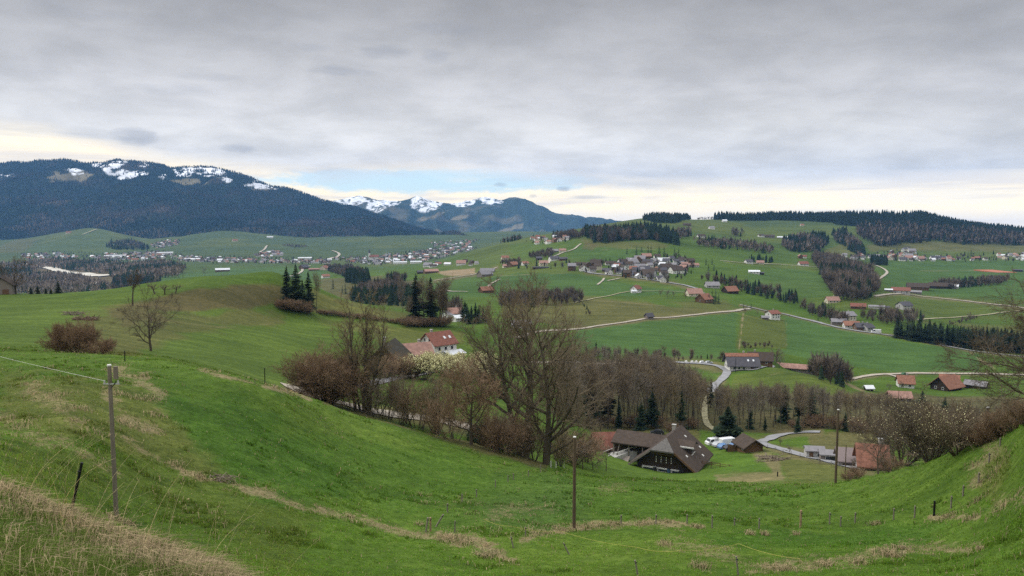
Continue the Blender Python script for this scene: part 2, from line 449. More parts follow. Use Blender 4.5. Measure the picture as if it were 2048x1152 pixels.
# fields and patches: outline, nearest and farthest distance, colour, edge softness, strength
PATCH = [
 ([(0,590),(160,588),(350,570),(560,565),(640,600),(900,665),(960,690),(940,760),(760,770),(600,800),(380,740),(0,715)], 95, 420, G2*0.40+G1*.50, 14, .85),
 ([(150,700),(150,640),(300,600),(300,620),(440,640),(480,610),(560,632),(560,650),(430,655),(300,690),(260,720),(200,720)], 100, 350, BR*.5+G2*.42, 18, .75),
 ([(270,612),(400,575),(560,570),(600,590),(570,605),(470,618),(330,625)], 250, 420, BR*.75, 7, .85),
 ([(200,615),(280,600),(330,640),(250,650)], 200, 400, BR*.8, 12, .6),
 ([(620,580),(700,604),(760,620),(840,632),(830,648),(740,636),(620,622)], 340, 430, BR*.6+G2*.5, 6, .8),
 ([(640,640),(830,655),(930,665),(930,690),(820,690),(700,665)], 290, 400, G2*.75+BR*.3, 10, .8),
 ([(0,740),(200,760),(330,800),(390,880),(460,950),(380,960),(200,880),(0,850)], 30, 90, G2*.8+BR*.3, 30, .75),
 ([(0,880),(350,930),(640,1030),(600,1152),(0,1152)], 9, 50, G2*.85+G1*.1, 40, .6),
 ([(880,880),(650,805),(700,800),(960,870),(1100,925),(1090,940),(950,905)], 85, 120, BR*.6+WOODF*.4, 9, .8),
 ([(960,1010),(1100,960),(1180,960),(1170,1050),(980,1060)], 40, 100, np.array((.054,.098,.022)), 26, .5),
 ([(860,1060),(1000,940),(1110,935),(1180,1000),(1100,1060)], 45, 110, np.array((.050,.096,.017)), 26, .45),
 ([(1480,890),(1560,920),(1570,962),(1440,975),(1430,950),(1540,945)], 110, 240, TAN*.5+BR*.4, 10, .75),
 ([(1560,900),(1700,935),(1700,965),(1570,965)], 100, 220, G2*.7+BR*.5, 10, .8),
 ([(1420,905),(1530,920),(1545,945),(1440,940)], 130, 230, G1*1.05, 6, .8),
 ([(1180,870),(1400,855),(1400,900),(1250,900)], 200, 262, BR*.8+G2*.3, 8, .8),
 ([(1620,865),(1760,860),(1760,930),(1700,930),(1620,890)], 190, 262, BR*.85+EARTH*.3, 8, .7),
 ([(1120,720),(1400,715),(1420,765),(1450,800),(1640,780),(2060,800),(2060,880),(1850,890),(1560,868),(1440,862),(1180,865),(1110,830)], 245, 420, WOODF*.85+G2*.15, 8, .85),
 ([(1330,728),(1400,728),(1440,742),(1445,760),(1420,772),(1330,740)], 330, 460, G1*.75+G3*.2, 3, .9),
 ([(1470,750),(1550,735),(1640,755),(1720,790),(1640,790),(1560,780),(1460,772)], 330, 440, G2*.8+G1*.2, 5, .9),
 ([(1150,660),(1300,640),(1475,625),(1470,695),(1480,720),(1300,715),(1150,712)], 400, 760, G3, 3, .95),
 ([(1482,629),(1573,640),(1573,697),(1472,697)], 480, 760, G2*.88, 1.2, .9),
 ([(1570,632),(1700,660),(1800,682),(1960,705),(1960,748),(1800,748),(1640,722),(1540,702),(1574,699)], 420, 760, G3*1.02, 3, .95),
 ([(1000,600),(1160,595),(1330,610),(1450,622),(1330,640),(1180,655),(1100,665),(1000,670)], 560, 820, BR*.62+G2*.35, 8, .85),
 ([(1330,600),(1450,600),(1480,620),(1390,628)], 640, 900, BR*.5+G2*.5, 8, .7),
 ([(1000,545),(1120,545),(1200,556),(1300,575),(1400,583),(1240,597),(1000,595),(960,570)], 800, 1150, G3*.95, 4, .9),
 ([(1440,585),(1550,592),(1640,625),(1560,625),(1470,600)], 700, 1000, G1*.85, 4, .85),
 ([(1500,545),(1600,535),(1660,560),(1660,600),(1560,600),(1480,570)], 900, 1500, G3*.9+G2*.1, 5, .7),
 ([(1450,520),(1660,530),(1660,545),(1460,545)], 1300, 1700, G2, 5, .6),
 ([(1780,525),(2060,520),(2060,600),(1800,600),(1760,560)], 1000, 2000, G3*.95, 6, .75),
 ([(1640,600),(1760,590),(2060,600),(2060,640),(1720,640)], 800, 1100, G2*.85, 8, .6),
 ([(1820,640),(2060,655),(2060,690),(1900,650)], 620, 900, BR*.6+G2*.4, 10, .7),
 ([(1650,500),(1690,485),(1730,512),(1640,514)], 1700, 2400, BR*.6+G2*.5, 3, .7),
 ([(1730,490),(1850,482),(2060,488),(2060,505),(1850,500),(1740,503)], 1900, 2500, BR*.75+G2*.3, 4, .7),
 ([(1160,478),(1300,484),(1360,490),(1300,497),(1180,494)], 1300, 1800, BR*.6+G2*.4, 5, .7),
 ([(1160,495),(1290,497),(1290,520),(1120,520)], 1200, 1700, G3*.95, 6, .6),
 ([(1170,485),(1195,490),(1185,500),(1165,498)], 1200, 1800, BR*.9, 4, .6),
 ([(1020,490),(1160,480),(1160,515),(1030,535)], 1500, 2200, G1*.8, 6, .5),
 ([(870,543),(950,536),(950,552),(890,552)], 1100, 1700, EARTH*1.3+TAN*.2, 2, .9),
 ([(810,560),(960,552),(1000,565),(1000,590),(900,600),(830,590)], 700, 1300, G3*.95, 6, .8),
 ([(640,545),(860,560),(820,615),(640,600)], 700, 1500, BR*.6+WOODF*.4, 10, .7),
 ([(330,545),(640,530),(660,562),(540,560),(400,556),(310,565)], 1500, 2700, G3*.85+G4*.2, 5, .85),
 ([(0,535),(180,520),(330,540),(300,580),(0,585)], 1500, 3000, WOODF*1.4, 12, .85),
 ([(60,500),(190,457),(215,460),(240,490),(230,505),(80,512)], 3300, 5200, G4, 5, .6),
 ([(0,490),(40,475),(80,478),(40,505),(0,505)], 3300, 5200, BR*.6+G4*.4, 5, .7),
 ([(1230,445),(1420,437),(1500,447),(1400,470),(1330,470)], 2000, 2900, G2*.95, 4, .6),
 ([(1480,455),(1720,448),(1730,470),(1560,490),(1480,480)], 1900, 2800, G2*.8+G1*.2, 6, .5),
]
DARKG = np.array((.041, .092, .011)); PALE = np.array((.086, .132, .019))  # darker green laid in the hollow and in spots, paler green between
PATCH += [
 ([(330,790),(480,800),(640,900),(720,970),(640,1015),(480,965),(380,900)], 40, 100, DARKG, 45, .75),
 ([(600,870),(900,900),(1000,960),(860,1040),(740,1000)], 40, 105, DARKG*.5+G1*.5, 40, .6),
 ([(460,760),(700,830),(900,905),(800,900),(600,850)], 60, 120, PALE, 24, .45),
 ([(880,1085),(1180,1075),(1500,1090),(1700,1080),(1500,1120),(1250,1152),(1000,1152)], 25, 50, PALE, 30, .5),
 ([(1400,1065),(1700,1060),(1900,1045),(1850,1085),(1600,1105),(1430,1095)], 30, 60, DARKG, 22, .7),
 ([(1180,970),(1500,970),(1650,985),(1500,1040),(1200,1035)], 45, 100, DARKG*.55+G1*.45, 25, .55),
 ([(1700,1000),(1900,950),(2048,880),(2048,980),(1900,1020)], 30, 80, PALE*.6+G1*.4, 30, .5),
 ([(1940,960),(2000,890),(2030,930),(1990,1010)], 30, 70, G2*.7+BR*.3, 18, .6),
 ([(0,960),(260,1000),(420,1060),(560,1152),(330,1152),(230,1080)], 9, 40, PALE*.5+DARKG*.5, 30, .6),
 ([(230,1044),(290,1050),(250,1062),(200,1056)], 25, 40, DARKG*.8, 8, .8),
]
VERGE = [  # trodden edges of lanes: course, distances, half width
 ([(1030,676),(1090,662),(1180,655),(1250,645),(1300,637),(1380,631),(1450,624),(1500,618)], 500, 760, 4.5), ([(1480,610),(1530,622),(1570,629),(1620,641),(1680,656),(1750,667),(1800,674),(1850,684),(1900,694),(1950,703),(2000,709),(2060,716)], 520, 800, 4),
 ([(1700,760),(1730,753),(1770,749),(1850,747),(1960,748),(2060,750)], 420, 500, 5), ([(1330,724),(1390,727),(1428,731),(1450,739),(1453,748),(1443,760),(1430,770),(1416,792)], 300, 460, 13), ([(1500,884),(1520,886),(1560,898),(1620,914),(1690,932),(1740,940)], 140, 250, 13),
 ([(1520,884),(1545,874),(1570,869),(1600,866),(1640,865)], 200, 270, 9), ([(585,772),(625,793),(690,808),(745,823),(800,830),(860,838),(905,846),(960,860)], 110, 170, 16), ([(1750,593),(1800,588),(1850,594),(1900,599),(1960,606),(2060,619)], 850, 1150, 4),
 ([(1040,725),(1160,726),(1330,726)], 330, 450, 5), ([(1160,538),(1180,546),(1225,551),(1300,560),(1340,566),(1400,582)], 800, 1150, 5), ([(868,562),(945,550),(995,535)], 1000, 1500, 4)]
# straw strips and tussock lines: course, distances, half width in picture units, strength
DRYL = [
 ([(0,975),(70,1010),(140,1045),(215,1072),(300,1110),(450,1160)], 3, 12, 22, .95),
 ([(0,1110),(60,1125),(130,1160)], 3, 8, 40, .8),
 ([(230,740),(290,765),(320,790)], 40, 90, 16, .65), ([(215,790),(250,840),(300,860)], 35, 90, 16, .6),
 ([(60,775),(110,800),(150,850)], 35, 90, 18, .5), ([(0,830),(60,870),(150,890),(230,950)], 25, 70, 14, .45),
 ([(250,880),(330,925),(400,955),(460,968),(560,1000),(650,1025),(740,1045),(860,1075),(920,1085)], 25, 70, 7, .7),
 ([(880,1072),(960,1085),(1000,1110),(1030,1125)], 25, 60, 9, .9),
 ([(1040,1080),(1100,1065),(1200,1050),(1320,1046),(1400,1055)], 35, 70, 6, .85),
 ([(400,740),(500,765),(600,790),(620,800)], 60, 110, 3.5, .8),
 ([(1500,1140),(1620,1128),(1700,1120),(1780,1105),(1830,1095),(1960,1100)], 20, 50, 11, .6),
 ([(1860,1035),(1960,1035)], 35, 60, 5, .7), ([(1950,960),(1985,900)], 35, 70, 20, .55), ([(2000,1010),(2048,990)], 25, 50, 14, .55),
 ([(1330,1085),(1420,1100),(1480,1125)], 25, 50, 14, .45), ([(980,1030),(1050,1015),(1100,1020)], 45, 80, 12, .45),
 ([(1200,980),(1250,970)], 60, 100, 8, .4), ([(1478,698),(1483,660),(1486,629)], 450, 800, 1.6, .8), ([(1573,698),(1574,660),(1572,640)], 450, 800, 1.0, .5), ([(1180,600),(1260,606),(1330,612)], 600, 850, 1.0, .5), ([(1560,600),(1640,606),(1700,598)], 800, 1000, 1.0, .5), ([(1000,552),(1060,549),(1150,546)], 1000, 1250, 1.0, .5), ([(1840,542),(1950,541),(2048,545)], 1400, 1700, 1.0, .5), ([(1200,500),(1260,497),(1310,499)], 1300, 1600, 1.0, .5), ([(560,700),(640,715),(700,740)], 180, 300, 1.2, .35), ([(330,640),(430,655),(540,648)], 200, 340, 2, .35),
 ([(1690,765),(1740,790)], 300, 450, 3, .8), ([(1940,705),(1985,735),(2010,752)], 430, 600, 2.5, .8), ([(1470,770),(1560,745),(1620,752),(1690,775)], 300, 450, 1.5, .4),
]

def paint(x, y, u, v):
    """colour of the ground cover and share of straw at ground points"""
    # base colours by stretch of land
    w = sst(y, 1200, 3000)[:, None]
    big = fbm(x / 60.0, y / 60.0, 31, 3)[:, None]
    col = (G1 * .82 + G2 * .18) * (1 - w) + G4 * w
    col = col * (1 + 0.10 * big) * (1 - .16 * sst(y, 140, 320))[:, None]
    mid = fbm(x / 300.0, y / 300.0, 37, 3)
    k = (sst(y, 600, 1200) * sst(mid, -0.05, 0.4) * .5)[:, None]
    col = col * (1 - k) + (G2 * .9 + BR * .15) * k
    dry = 0.025 + 0.10 * sst(fbm(x / 9.0, y / 9.0, 41, 3), 0.1, 0.5) * (1 - sst(y, 80, 140))
    dry = dry * (1 - sst(y, 100, 300))
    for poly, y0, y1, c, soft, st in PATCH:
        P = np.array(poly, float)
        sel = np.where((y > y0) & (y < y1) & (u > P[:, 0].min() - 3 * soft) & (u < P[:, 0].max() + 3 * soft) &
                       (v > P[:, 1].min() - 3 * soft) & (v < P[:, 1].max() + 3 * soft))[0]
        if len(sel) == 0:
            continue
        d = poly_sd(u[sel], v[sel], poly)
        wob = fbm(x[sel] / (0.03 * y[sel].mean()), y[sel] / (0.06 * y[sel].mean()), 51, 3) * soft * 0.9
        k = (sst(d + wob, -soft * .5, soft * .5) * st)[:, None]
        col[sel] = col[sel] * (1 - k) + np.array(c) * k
    for pts, y0, y1, hw in VERGE:
        P = np.array(pts, float)
        sel = np.where((y > y0) & (y < y1) & (u > P[:, 0].min() - 4 * hw) & (u < P[:, 0].max() + 4 * hw) & (v > P[:, 1].min() - 3 * hw) & (v < P[:, 1].max() + 3 * hw))[0]
        if len(sel):
            d = line_d(u[sel], v[sel], pts) + hw * .7 * fbm(x[sel] / 7.0, y[sel] / 11.0, 63, 3)
            k = ((1 - sst(d, hw * .35, hw * 1.15)) * .75)[:, None]
            col[sel] = col[sel] * (1 - k) + (EARTH * .75 + G2 * .35) * k
    for pts, y0, y1, hw, st in DRYL:
        P = np.array(pts, float)
        sel = np.where((y > y0) & (y < y1) & (u > P[:, 0].min() - 4 * hw) & (u < P[:, 0].max() + 4 * hw) &
                       (v > P[:, 1].min() - 4 * hw) & (v < P[:, 1].max() + 4 * hw))[0]
        if len(sel) == 0:
            continue
        d = line_d(u[sel], v[sel], pts)
        wob = fbm(x[sel] / (0.02 * y[sel].mean()), y[sel] / (0.03 * y[sel].mean()), 61, 3) * hw * 1.5
        k = (1 - sst(d + wob, -hw * .2, hw * 2.0)) * st
        dry[sel] = np.maximum(dry[sel], k)
    return col, dry

def build_ground():
    us = np.concatenate([np.linspace(-520, -60, 60), np.arange(-55, 2104, 2.6), np.linspace(2110, 2620, 64)])
    a1 = (us - CX) / F
    Ys = np.exp(np.concatenate([np.arange(math.log(2.2), math.log(14), 0.012), np.arange(math.log(14), math.log(140), 0.0052),
                                np.arange(math.log(140), math.log(1500), 0.0066), np.arange(math.log(1500), math.log(5600), 0.010)]))
    A, Y = np.meshgrid(a1, Ys)
    X = A * Y
    Z = tbase(A, Y) * Y + zdetail(X, Y)
    nr, nc = A.shape
    u, v = at2uv(A.ravel(), (Z / Y).ravel())
    y = Y.ravel(); x = X.ravel()
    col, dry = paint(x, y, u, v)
    idx = np.arange(nr * nc).reshape(nr, nc)
    faces = np.stack([idx[:-1, :-1], idx[:-1, 1:], idx[1:, 1:], idx[1:, :-1]], -1).reshape(-1, 4)
    verts = np.stack([x, y, Z.ravel()], 1)
    m = bpy.data.materials.new('meadow'); m.use_nodes = True
    N = NT(m.node_tree); b = N.n['Principled BSDF']
    gm = N.new('ShaderNodeNewGeometry'); pos = gm.outputs['Position']
    at = N.new('ShaderNodeAttribute'); at.attribute_name = 'soil'
    ad = N.new('ShaderNodeAttribute'); ad.attribute_name = 'dry'
    fl = N.new('ShaderNodeMapping'); fl.inputs['Scale'].default_value = (1, 1, 0.4); N.l.new(pos, fl.inputs[0])
    pv = fl.outputs[0]
    n1 = N.noise(pv, 0.045, 5, 0.6); n2 = N.noise(pv, 0.55, 5, 0.65); n3 = N.noise(pv, 3.0, 6, 0.72, 0.5); n4 = N.noise(pv, 26.0, 3, 0.7)
    k = N.m('MULTIPLY', N.lin(n1, .3, .7, .84, 1.16), N.lin(n2, .3, .7, .80, 1.20))
    k = N.m('MULTIPLY', k, N.lin(n3, .3, .7, .55, 1.46)); k = N.m('MULTIPLY', k, N.lin(n4, .3, .7, .72, 1.28))
    c = N.mix(1.0, at.outputs['Color'], N.xyz(k, N.m('POWER', k, 0.85), k), 'MULTIPLY')
    st1 = N.new('ShaderNodeMapping'); st1.inputs['Scale'].default_value = (.016, .16, .0); st1.inputs['Rotation'].default_value = (0, 0, .35); N.l.new(pos, st1.inputs[0])
    n6 = N.noise(st1.outputs[0], 1.0, 5, 0.65, 0.3); n7 = N.noise(pv, 0.012, 6, 0.65, 0.5)
    k = N.m('MULTIPLY', N.lin(n6, .3, .7, .76, 1.22), N.lin(n7, .3, .7, .80, 1.20))
    c = N.mix(1.0, c, N.xyz(N.m('POWER', k, 1.25), k, N.m('POWER', k, 1.1)), 'MULTIPLY')
    n8 = N.noise(pv, 0.95, 4, 0.6, 0.6); k = N.lin(n8, .32, .68, .74, 1.24)
    c = N.mix(1.0, c, N.xyz(k, N.m('POWER', k, .8), k), 'MULTIPLY')
    n5 = N.noise(pv, 2.2, 7, 0.75, 0.9)
    dk = N.ss(N.m('ADD', N.m('MULTIPLY', ad.outputs['Fac'], 0.50), N.m('SUBTRACT', n5, 0.57)), 0.04, 0.34)
    straw = N.mix(N.lin(n3, .3, .7), (0.12, 0.095, 0.05), (0.33, 0.26, 0.15))
    c = N.mix(N.m('MULTIPLY', dk, 0.85), c, straw)
    N.l.new(c, b.inputs['Base Color'])
    b.inputs['Roughness'].default_value = 0.95; b.inputs['Specular IOR Level'].default_value = 0.08
    bn = N.new('ShaderNodeBump'); bn.inputs['Strength'].default_value = 0.7; bn.inputs['Distance'].default_value = 0.16
    N.l.new(N.m('ADD', N.m('MULTIPLY', n3, 0.7), N.m('MULTIPLY', n4, 0.22)), bn.inputs['Height']); N.l.new(bn.outputs[0], b.inputs['Normal'])
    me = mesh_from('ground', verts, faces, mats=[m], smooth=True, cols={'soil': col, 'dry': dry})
    return tag(obj('ground', me), kind='structure')
build_ground()

# ------------------------------------------------------------------ mountains behind the valley
def interp_line(s):
    q = np.array([[float(k) for k in p.split()] for p in s.split(';')])
    return q
SKY_L = interp_line("-700 300;-300 312;0 331;30 325;70 322;125 320;150 323;185 328;210 325;240 320;270 326;330 331;345 337;380 334;430 337;455 344;490 350;520 363;545 375;580 380;620 393;640 399;680 411;720 424;760 438;800 451;850 463;900 474;960 490;1100 520")
SKY_F = interp_line("400 440;600 421;640 408;668 400;705 395;720 391;745 398;790 399;815 397;835 392;870 402;905 405;940 398;970 393;1000 399;1050 396;1065 402;1080 412;1110 424;1150 430;1190 437;1225 443;1400 452;1700 462")
SNOW_L = [
 [(185,327),(225,322),(247,319),(254,327),(238,333),(216,337),(224,343),(250,339),(262,345),(290,343),(297,345),(280,353),(265,357),(245,356),(215,346),(195,336)],
 [(278,331),(290,325),(300,330),(287,336)],
 [(338,333),(380,332),(440,337),(457,344),(442,350),(420,351),(390,348),(370,352),(355,353),(352,345)],
 [(318,355),(330,348),(334,354),(325,358)], [(428,351),(446,353),(463,363),(450,362)],
 [(490,371),(515,360),(532,368),(552,375),(520,378),(500,376)], [(0,351),(30,350),(30,354),(0,354)], [(126,344),(150,340),(166,343),(150,347)]]
TAN_L = [[(335,361),(365,355),(395,356),(416,366),(400,369),(370,371),(345,364)], [(85,356),(110,346),(150,342),(168,344),(186,350),(170,360),(130,363),(100,362)],
 [(500,376),(520,376),(545,377),(530,383),(505,383)]]
SNOW_F = [
 [(662,402),(720,390),(737,398),(722,408),(700,411),(685,407)], [(735,400),(790,398),(800,404),(770,414),(757,424),(740,422),(730,412),(742,407)],
 [(818,405),(835,391),(850,397),(882,404),(873,415),(850,426),(836,418),(826,412)], [(903,407),(940,398),(952,400),(942,408),(925,413)],
 [(948,398),(970,392),(992,398),(1003,403),(985,408),(965,403)]]
TAN_F = [[(830,441),(880,426),(890,424),(870,435),(840,444)], [(895,441),(930,430),(942,430),(920,439)],
 [(985,469),(1010,458),(1030,448),(1048,444),(1046,458),(1020,463),(1000,471)]]

class Mountain:
    def __init__(s, skyl, y0, y1, yback, vfoot, relief, seed):
        s.skyl, s.y0, s.y1, s.yb, s.vf, s.relief, s.seed = skyl, y0, y1, yback, vfoot, relief, seed
    def z(s, a, Y):
        # the column is read at the crest height, near enough for a slope this far away
        u = CX + F * a / CP * 1.0
        vc = np.interp(u, s.skyl[:, 0], s.skyl[:, 1])
        f = (Y - s.y0) / (s.y1 - s.y0)
        k = np.clip(f, 0, 1)
        tc = uv2at(u, vc)[1]; tf = uv2at(u, s.vf + 0 * u)[1]
        zc = tc * s.y1; zf = tf * s.y0
        x = a * Y
        z = zf + (zc - zf) * k ** 1.12
        rid = 1 - np.abs(fbm(x / 620.0 + s.seed, Y / 1500.0, s.seed, 4)) * 2
        rid2 = fbm(x / 190.0, Y / 320.0, s.seed + 7, 3)
        z = z + s.relief * (rid - 0.55) * np.clip(k * (1 - k) * 4, 0, 1) + 0.17 * s.relief * rid2 * np.clip((1.12 - k) * 6, 0, 1) * np.clip(k * 6, 0, 1)
        b = np.clip((Y - s.y1) / (s.yb - s.y1), 0, 1)
        return z - (zc - zf) * 1.1 * b ** 1.3
    def build(s, name, u0, u1, du, ny, snows, tans, forest, brown, seed):
        a1 = (np.arange(u0, u1, du) - CX) / F
        Ys = np.concatenate([np.linspace(s.y0, s.y1, ny), np.linspace(s.y1, s.yb, 14)[1:]])
        A, Y = np.meshgrid(a1, Ys)
        Z = s.z(A, Y)
        nr, nc = A.shape
        x, y, zz = (A * Y).ravel(), Y.ravel(), Z.ravel()
        u, v = at2uv(A.ravel(), (Z / Y).ravel())
        v = np.minimum(v, np.where(y > s.y1, 1e9, v))
        n = fbm(x / 260.0, zz / 130.0 + y / 700.0, seed, 4)
        k = sst(n, 0.05, 0.45)[:, None]
        col = np.array(forest) * (1 - k) + np.array(brown) * k
        n2 = fbm(x / 70.0, zz / 45.0 + y / 300.0, seed + 3, 3)
        snow = np.zeros(len(x)); tanm = np.zeros(len(x))
        for p in tans:
            tanm = np.maximum(tanm, sst(poly_sd(u, v, p) + n2 * 5, -1.5, 1.5))
        for p in snows:
            snow = np.maximum(snow, sst(poly_sd(u, v, p) + n2 * 6.5 + 1.2, -.8, 1.2))
        n3 = fbm(x / 42.0, zz / 22.0 + y / 160.0, seed + 5, 3)
        snow = snow * (1 - .92 * sst(n3 + .35 * n2, .10, .32))
        front = (y <= s.y1 * 1.01)
        tanm *= front; snow *= front
        col = col * (1 - tanm[:, None]) + np.array((.17, .145, .085)) * tanm[:, None]
        col = col * (1 - snow[:, None]) + np.array((.82, .84, .88)) * snow[:, None]
        s.mask = (A, Y, np.maximum(snow, tanm).reshape(nr, nc))
        idx = np.arange(nr * nc).reshape(nr, nc)
        faces = np.stack([idx[:-1, :-1], idx[:-1, 1:], idx[1:, 1:], idx[1:, :-1]], -1).reshape(-1, 4)
        m = mat(name + '_ground', (1, 1, 1), 0.95, 0.3, 0.02, attr='soil', spec=0.05)
        return tag(obj(name, mesh_from(name, np.stack([x, y, zz], 1), faces, mats=[m], smooth=True, cols={'soil': col})), kind='structure')

MT_L = Mountain(SKY_L, 4700.0, 6900.0, 8300.0, 494.0, 190.0, 3)
MT_F = Mountain(SKY_F, 8300.0, 10300.0, 11200.0, 486.0, 270.0, 8)
MT_L.build('mountain', -620, 1010, 2.2, 190, SNOW_L, TAN_L, (.022, .034, .020), (.085, .065, .042), 71)
MT_F.build('mountain', 500, 1560, 2.0, 150, SNOW_F, TAN_F, (.024, .038, .022), (.095, .088, .052), 83)

# ------------------------------------------------------------------ roads and tracks laid on the ground
M_ASPH = mat('grey_asphalt', (0.23, 0.23, 0.235), 0.85, 0.25, 0.35, detail=6)
M_GRAV = mat('pale_gravel', (0.35, 0.31, 0.25), 0.95, 0.3, 0.4, detail=6)
M_TRACK = mat('field_track', (0.27, 0.25, 0.15), 0.95, 0.25, 0.5)
def ribbon(name, pts, w, m, lift=0.05):
    P = [hit(*p) for p in pts]
    xy = np.array([[p.x, p.y] for p in P])
    # Catmull-Rom through the points
    Q = np.vstack([2 * xy[0] - xy[1], xy, 2 * xy[-1] - xy[-2]])
    out = []
    for i in range(1, len(Q) - 2):
        L = np.hypot(*(Q[i + 1] - Q[i]))
        n = int(max(4, min(60, L / (0.006 * Q[i][1] + .4))))
        t = np.linspace(0, 1, n, endpoint=False)[:, None]
        out.append(0.5 * (2 * Q[i] + (Q[i + 1] - Q[i - 1]) * t + (2 * Q[i - 1] - 5 * Q[i] + 4 * Q[i + 1] - Q[i + 2]) * t ** 2 + (3 * Q[i] - Q[i - 1] - 3 * Q[i + 1] + Q[i + 2]) * t ** 3))
    C = np.vstack(out + [xy[-1:]])
    T = np.gradient(C, axis=0); T /= np.hypot(T[:, 0], T[:, 1])[:, None] + 1e-9
    Nn = np.stack([-T[:, 1], T[:, 0]], 1)
    k = 5
    off = np.linspace(-.5, .5, k) * w
    jig = fbm(C[:, 0] / 4.0, C[:, 1] / 4.0, 77, 2) * 0.12 * w
    V = []
    for o in off:
        q = C + Nn * (o + jig * np.sign(o))[:, None]
        z = ground_z(q[:, 0], q[:, 1]) + lift + 0.00065 * q[:, 1]
        V.append(np.column_stack([q, z]))
    V = np.stack(V, 1).reshape(-1, 3)
    idx = np.arange(len(V)).reshape(-1, k)
    f = np.stack([idx[:-1, :-1], idx[1:, :-1], idx[1:, 1:], idx[:-1, 1:]], -1).reshape(-1, 4)
    return tag(obj(name, mesh_from(name, V, f, mats=[m], smooth=True)), kind='structure')

ribbon('road', [(1330,724,430),(1390,727,432),(1428,731,428),(1450,739,418),(1453,748,405),(1443,760,390),(1430,770,378),(1420,785,350)], 4.4, M_ASPH, .10)
ribbon('path', [(1421,784,352),(1412,803,322),(1409,824,298),(1414,848,270),(1436,864,252)], 2.0, M_TRACK, .10)
ribbon('road', [(1496,881,229),(1520,886,222),(1560,898,206),(1620,914,185),(1690,932,166),(1740,940,158)], 3.6, M_ASPH, .10)
ribbon('road', [(1522,884,224),(1538,879,231),(1550,873,238),(1570,869,244),(1600,866,250),(1640,865,253)], 3.2, M_ASPH, .12)
ribbon('road', [(1452,744,410),(1480,741,408),(1520,737,405),(1545,731,412)], 3.2, M_ASPH, .13)
ribbon('path', [(1040,725,360),(1100,725,368),(1160,726,380),(1240,727,405),(1330,726,428)], 2.6, M_GRAV, .07)
ribbon('path', [(1030,676,525),(1090,662,545),(1180,655,565),(1250,645,595),(1300,637,622),(1380,631,650),(1450,624,690),(1500,618,720)], 3.2, M_GRAV)
ribbon('road', [(1480,610,760),(1530,622,770),(1570,629,760),(1620,641,705),(1680,656,652),(1750,667,622),(1800,674,604),(1850,684,588),(1900,694,574),(1950,703,562),(2000,709,550),(2060,716,540)], 3.8, M_ASPH, .09)
ribbon('road', [(1700,760,452),(1730,753,460),(1770,749,466),(1850,747,468),(1960,748,466),(2060,750,462)], 3.6, M_GRAV, .09)
ribbon('path', [(1778,750,464),(1796,755,446),(1808,760,434)], 2.8, M_GRAV, .12)
ribbon('road', [(1750,593,1040),(1800,588,1080),(1850,594,1020),(1900,599,985),(1960,606,950),(2060,619,905)], 4.2, M_GRAV)
ribbon('path', [(1835,640,810),(1900,636,830),(2000,626,880),(2060,620,900)], 3.0, M_TRACK)
ribbon('path', [(1742,530,1700),(1765,537,1600),(1774,545,1500),(1766,553,1400),(1755,560,1330)], 4.5, M_GRAV)
ribbon('path', [(1097,527,1290),(1102,518,1330),(1120,508,1420),(1145,500,1480),(1162,488,1560)], 4.2, M_GRAV)
ribbon('road', [(868,562,1080),(905,556,1160),(945,550,1260),(975,542,1370),(995,535,1450)], 4.5, M_GRAV)
ribbon('path', [(975,578,850),(983,567,950),(1000,559,1030)], 3.6, M_GRAV)
ribbon('path', [(880,577,880),(900,583,840),(935,584,820)], 3.2, M_GRAV)
ribbon('road', [(585,772,128),(625,793,122),(690,808,130),(745,823,140),(800,830,146),(860,838,150),(905,846,152),(960,860,156),(1010,880,160)], 4.8, M_GRAV, .06)
ribbon('path', [(690,774,178),(740,768,190),(790,757,205),(852,748,220),(890,738,240),(930,730,262)], 3.4, M_ASPH, .06)
ribbon('road', [(505,562,1720),(560,556,1830),(592,550,1920),(604,543,2050),(606,537,2180),(620,532,2300)], 7.0, M_GRAV)
ribbon('path', [(1440,522,1330),(1500,527,1390),(1570,530,1420),(1640,535,1400)], 4.0, M_GRAV)
ribbon('road', [(1160,538,1110),(1180,546,1060),(1225,551,1040),(1265,555,1020),(1300,560,990),(1340,566,950),(1378,573,920),(1400,582,880),(1392,590,850)], 5.0, M_ASPH)
ribbon('path', [(1215,562,980),(1240,557,1000)], 3.0, M_GRAV)
ribbon('path', [(1150,606,720),(1250,585,840),(1300,583,850),(1380,586,850)], 2.2, M_TRACK)
ribbon('path', [(1195,570,930),(1205,562,960),(1208,557,990)], 2.6, M_GRAV)
ribbon('river', [(40,528,2650),(85,534,2480),(110,540,2350),(135,546,2200),(170,549,2130),(212,553,2050)], 34.0, mat('river_gravel', (.50, .47, .40), .9, .35, .03), 1.2)
ribbon('river', [(172,572,1780),(185,568,1840),(196,566,1860)], 30.0, bpy.data.materials['river_gravel'], 1.2)
ribbon('road', [(640,523,2500),(672,515,2900),(678,508,3200),(664,502,3400)], 10.0, M_GRAV)
ribbon('road', [(520,505,3300),(530,498,3500),(534,492,3700)], 9.0, M_GRAV)
ribbon('path', [(165,470,4300),(180,464,4450),(195,459,4560)], 10.0, M_TRACK)

# ------------------------------------------------------------------ trees
def unit(v):
    return v / (np.linalg.norm(v, axis=-1, keepdims=True) + 1e-9)

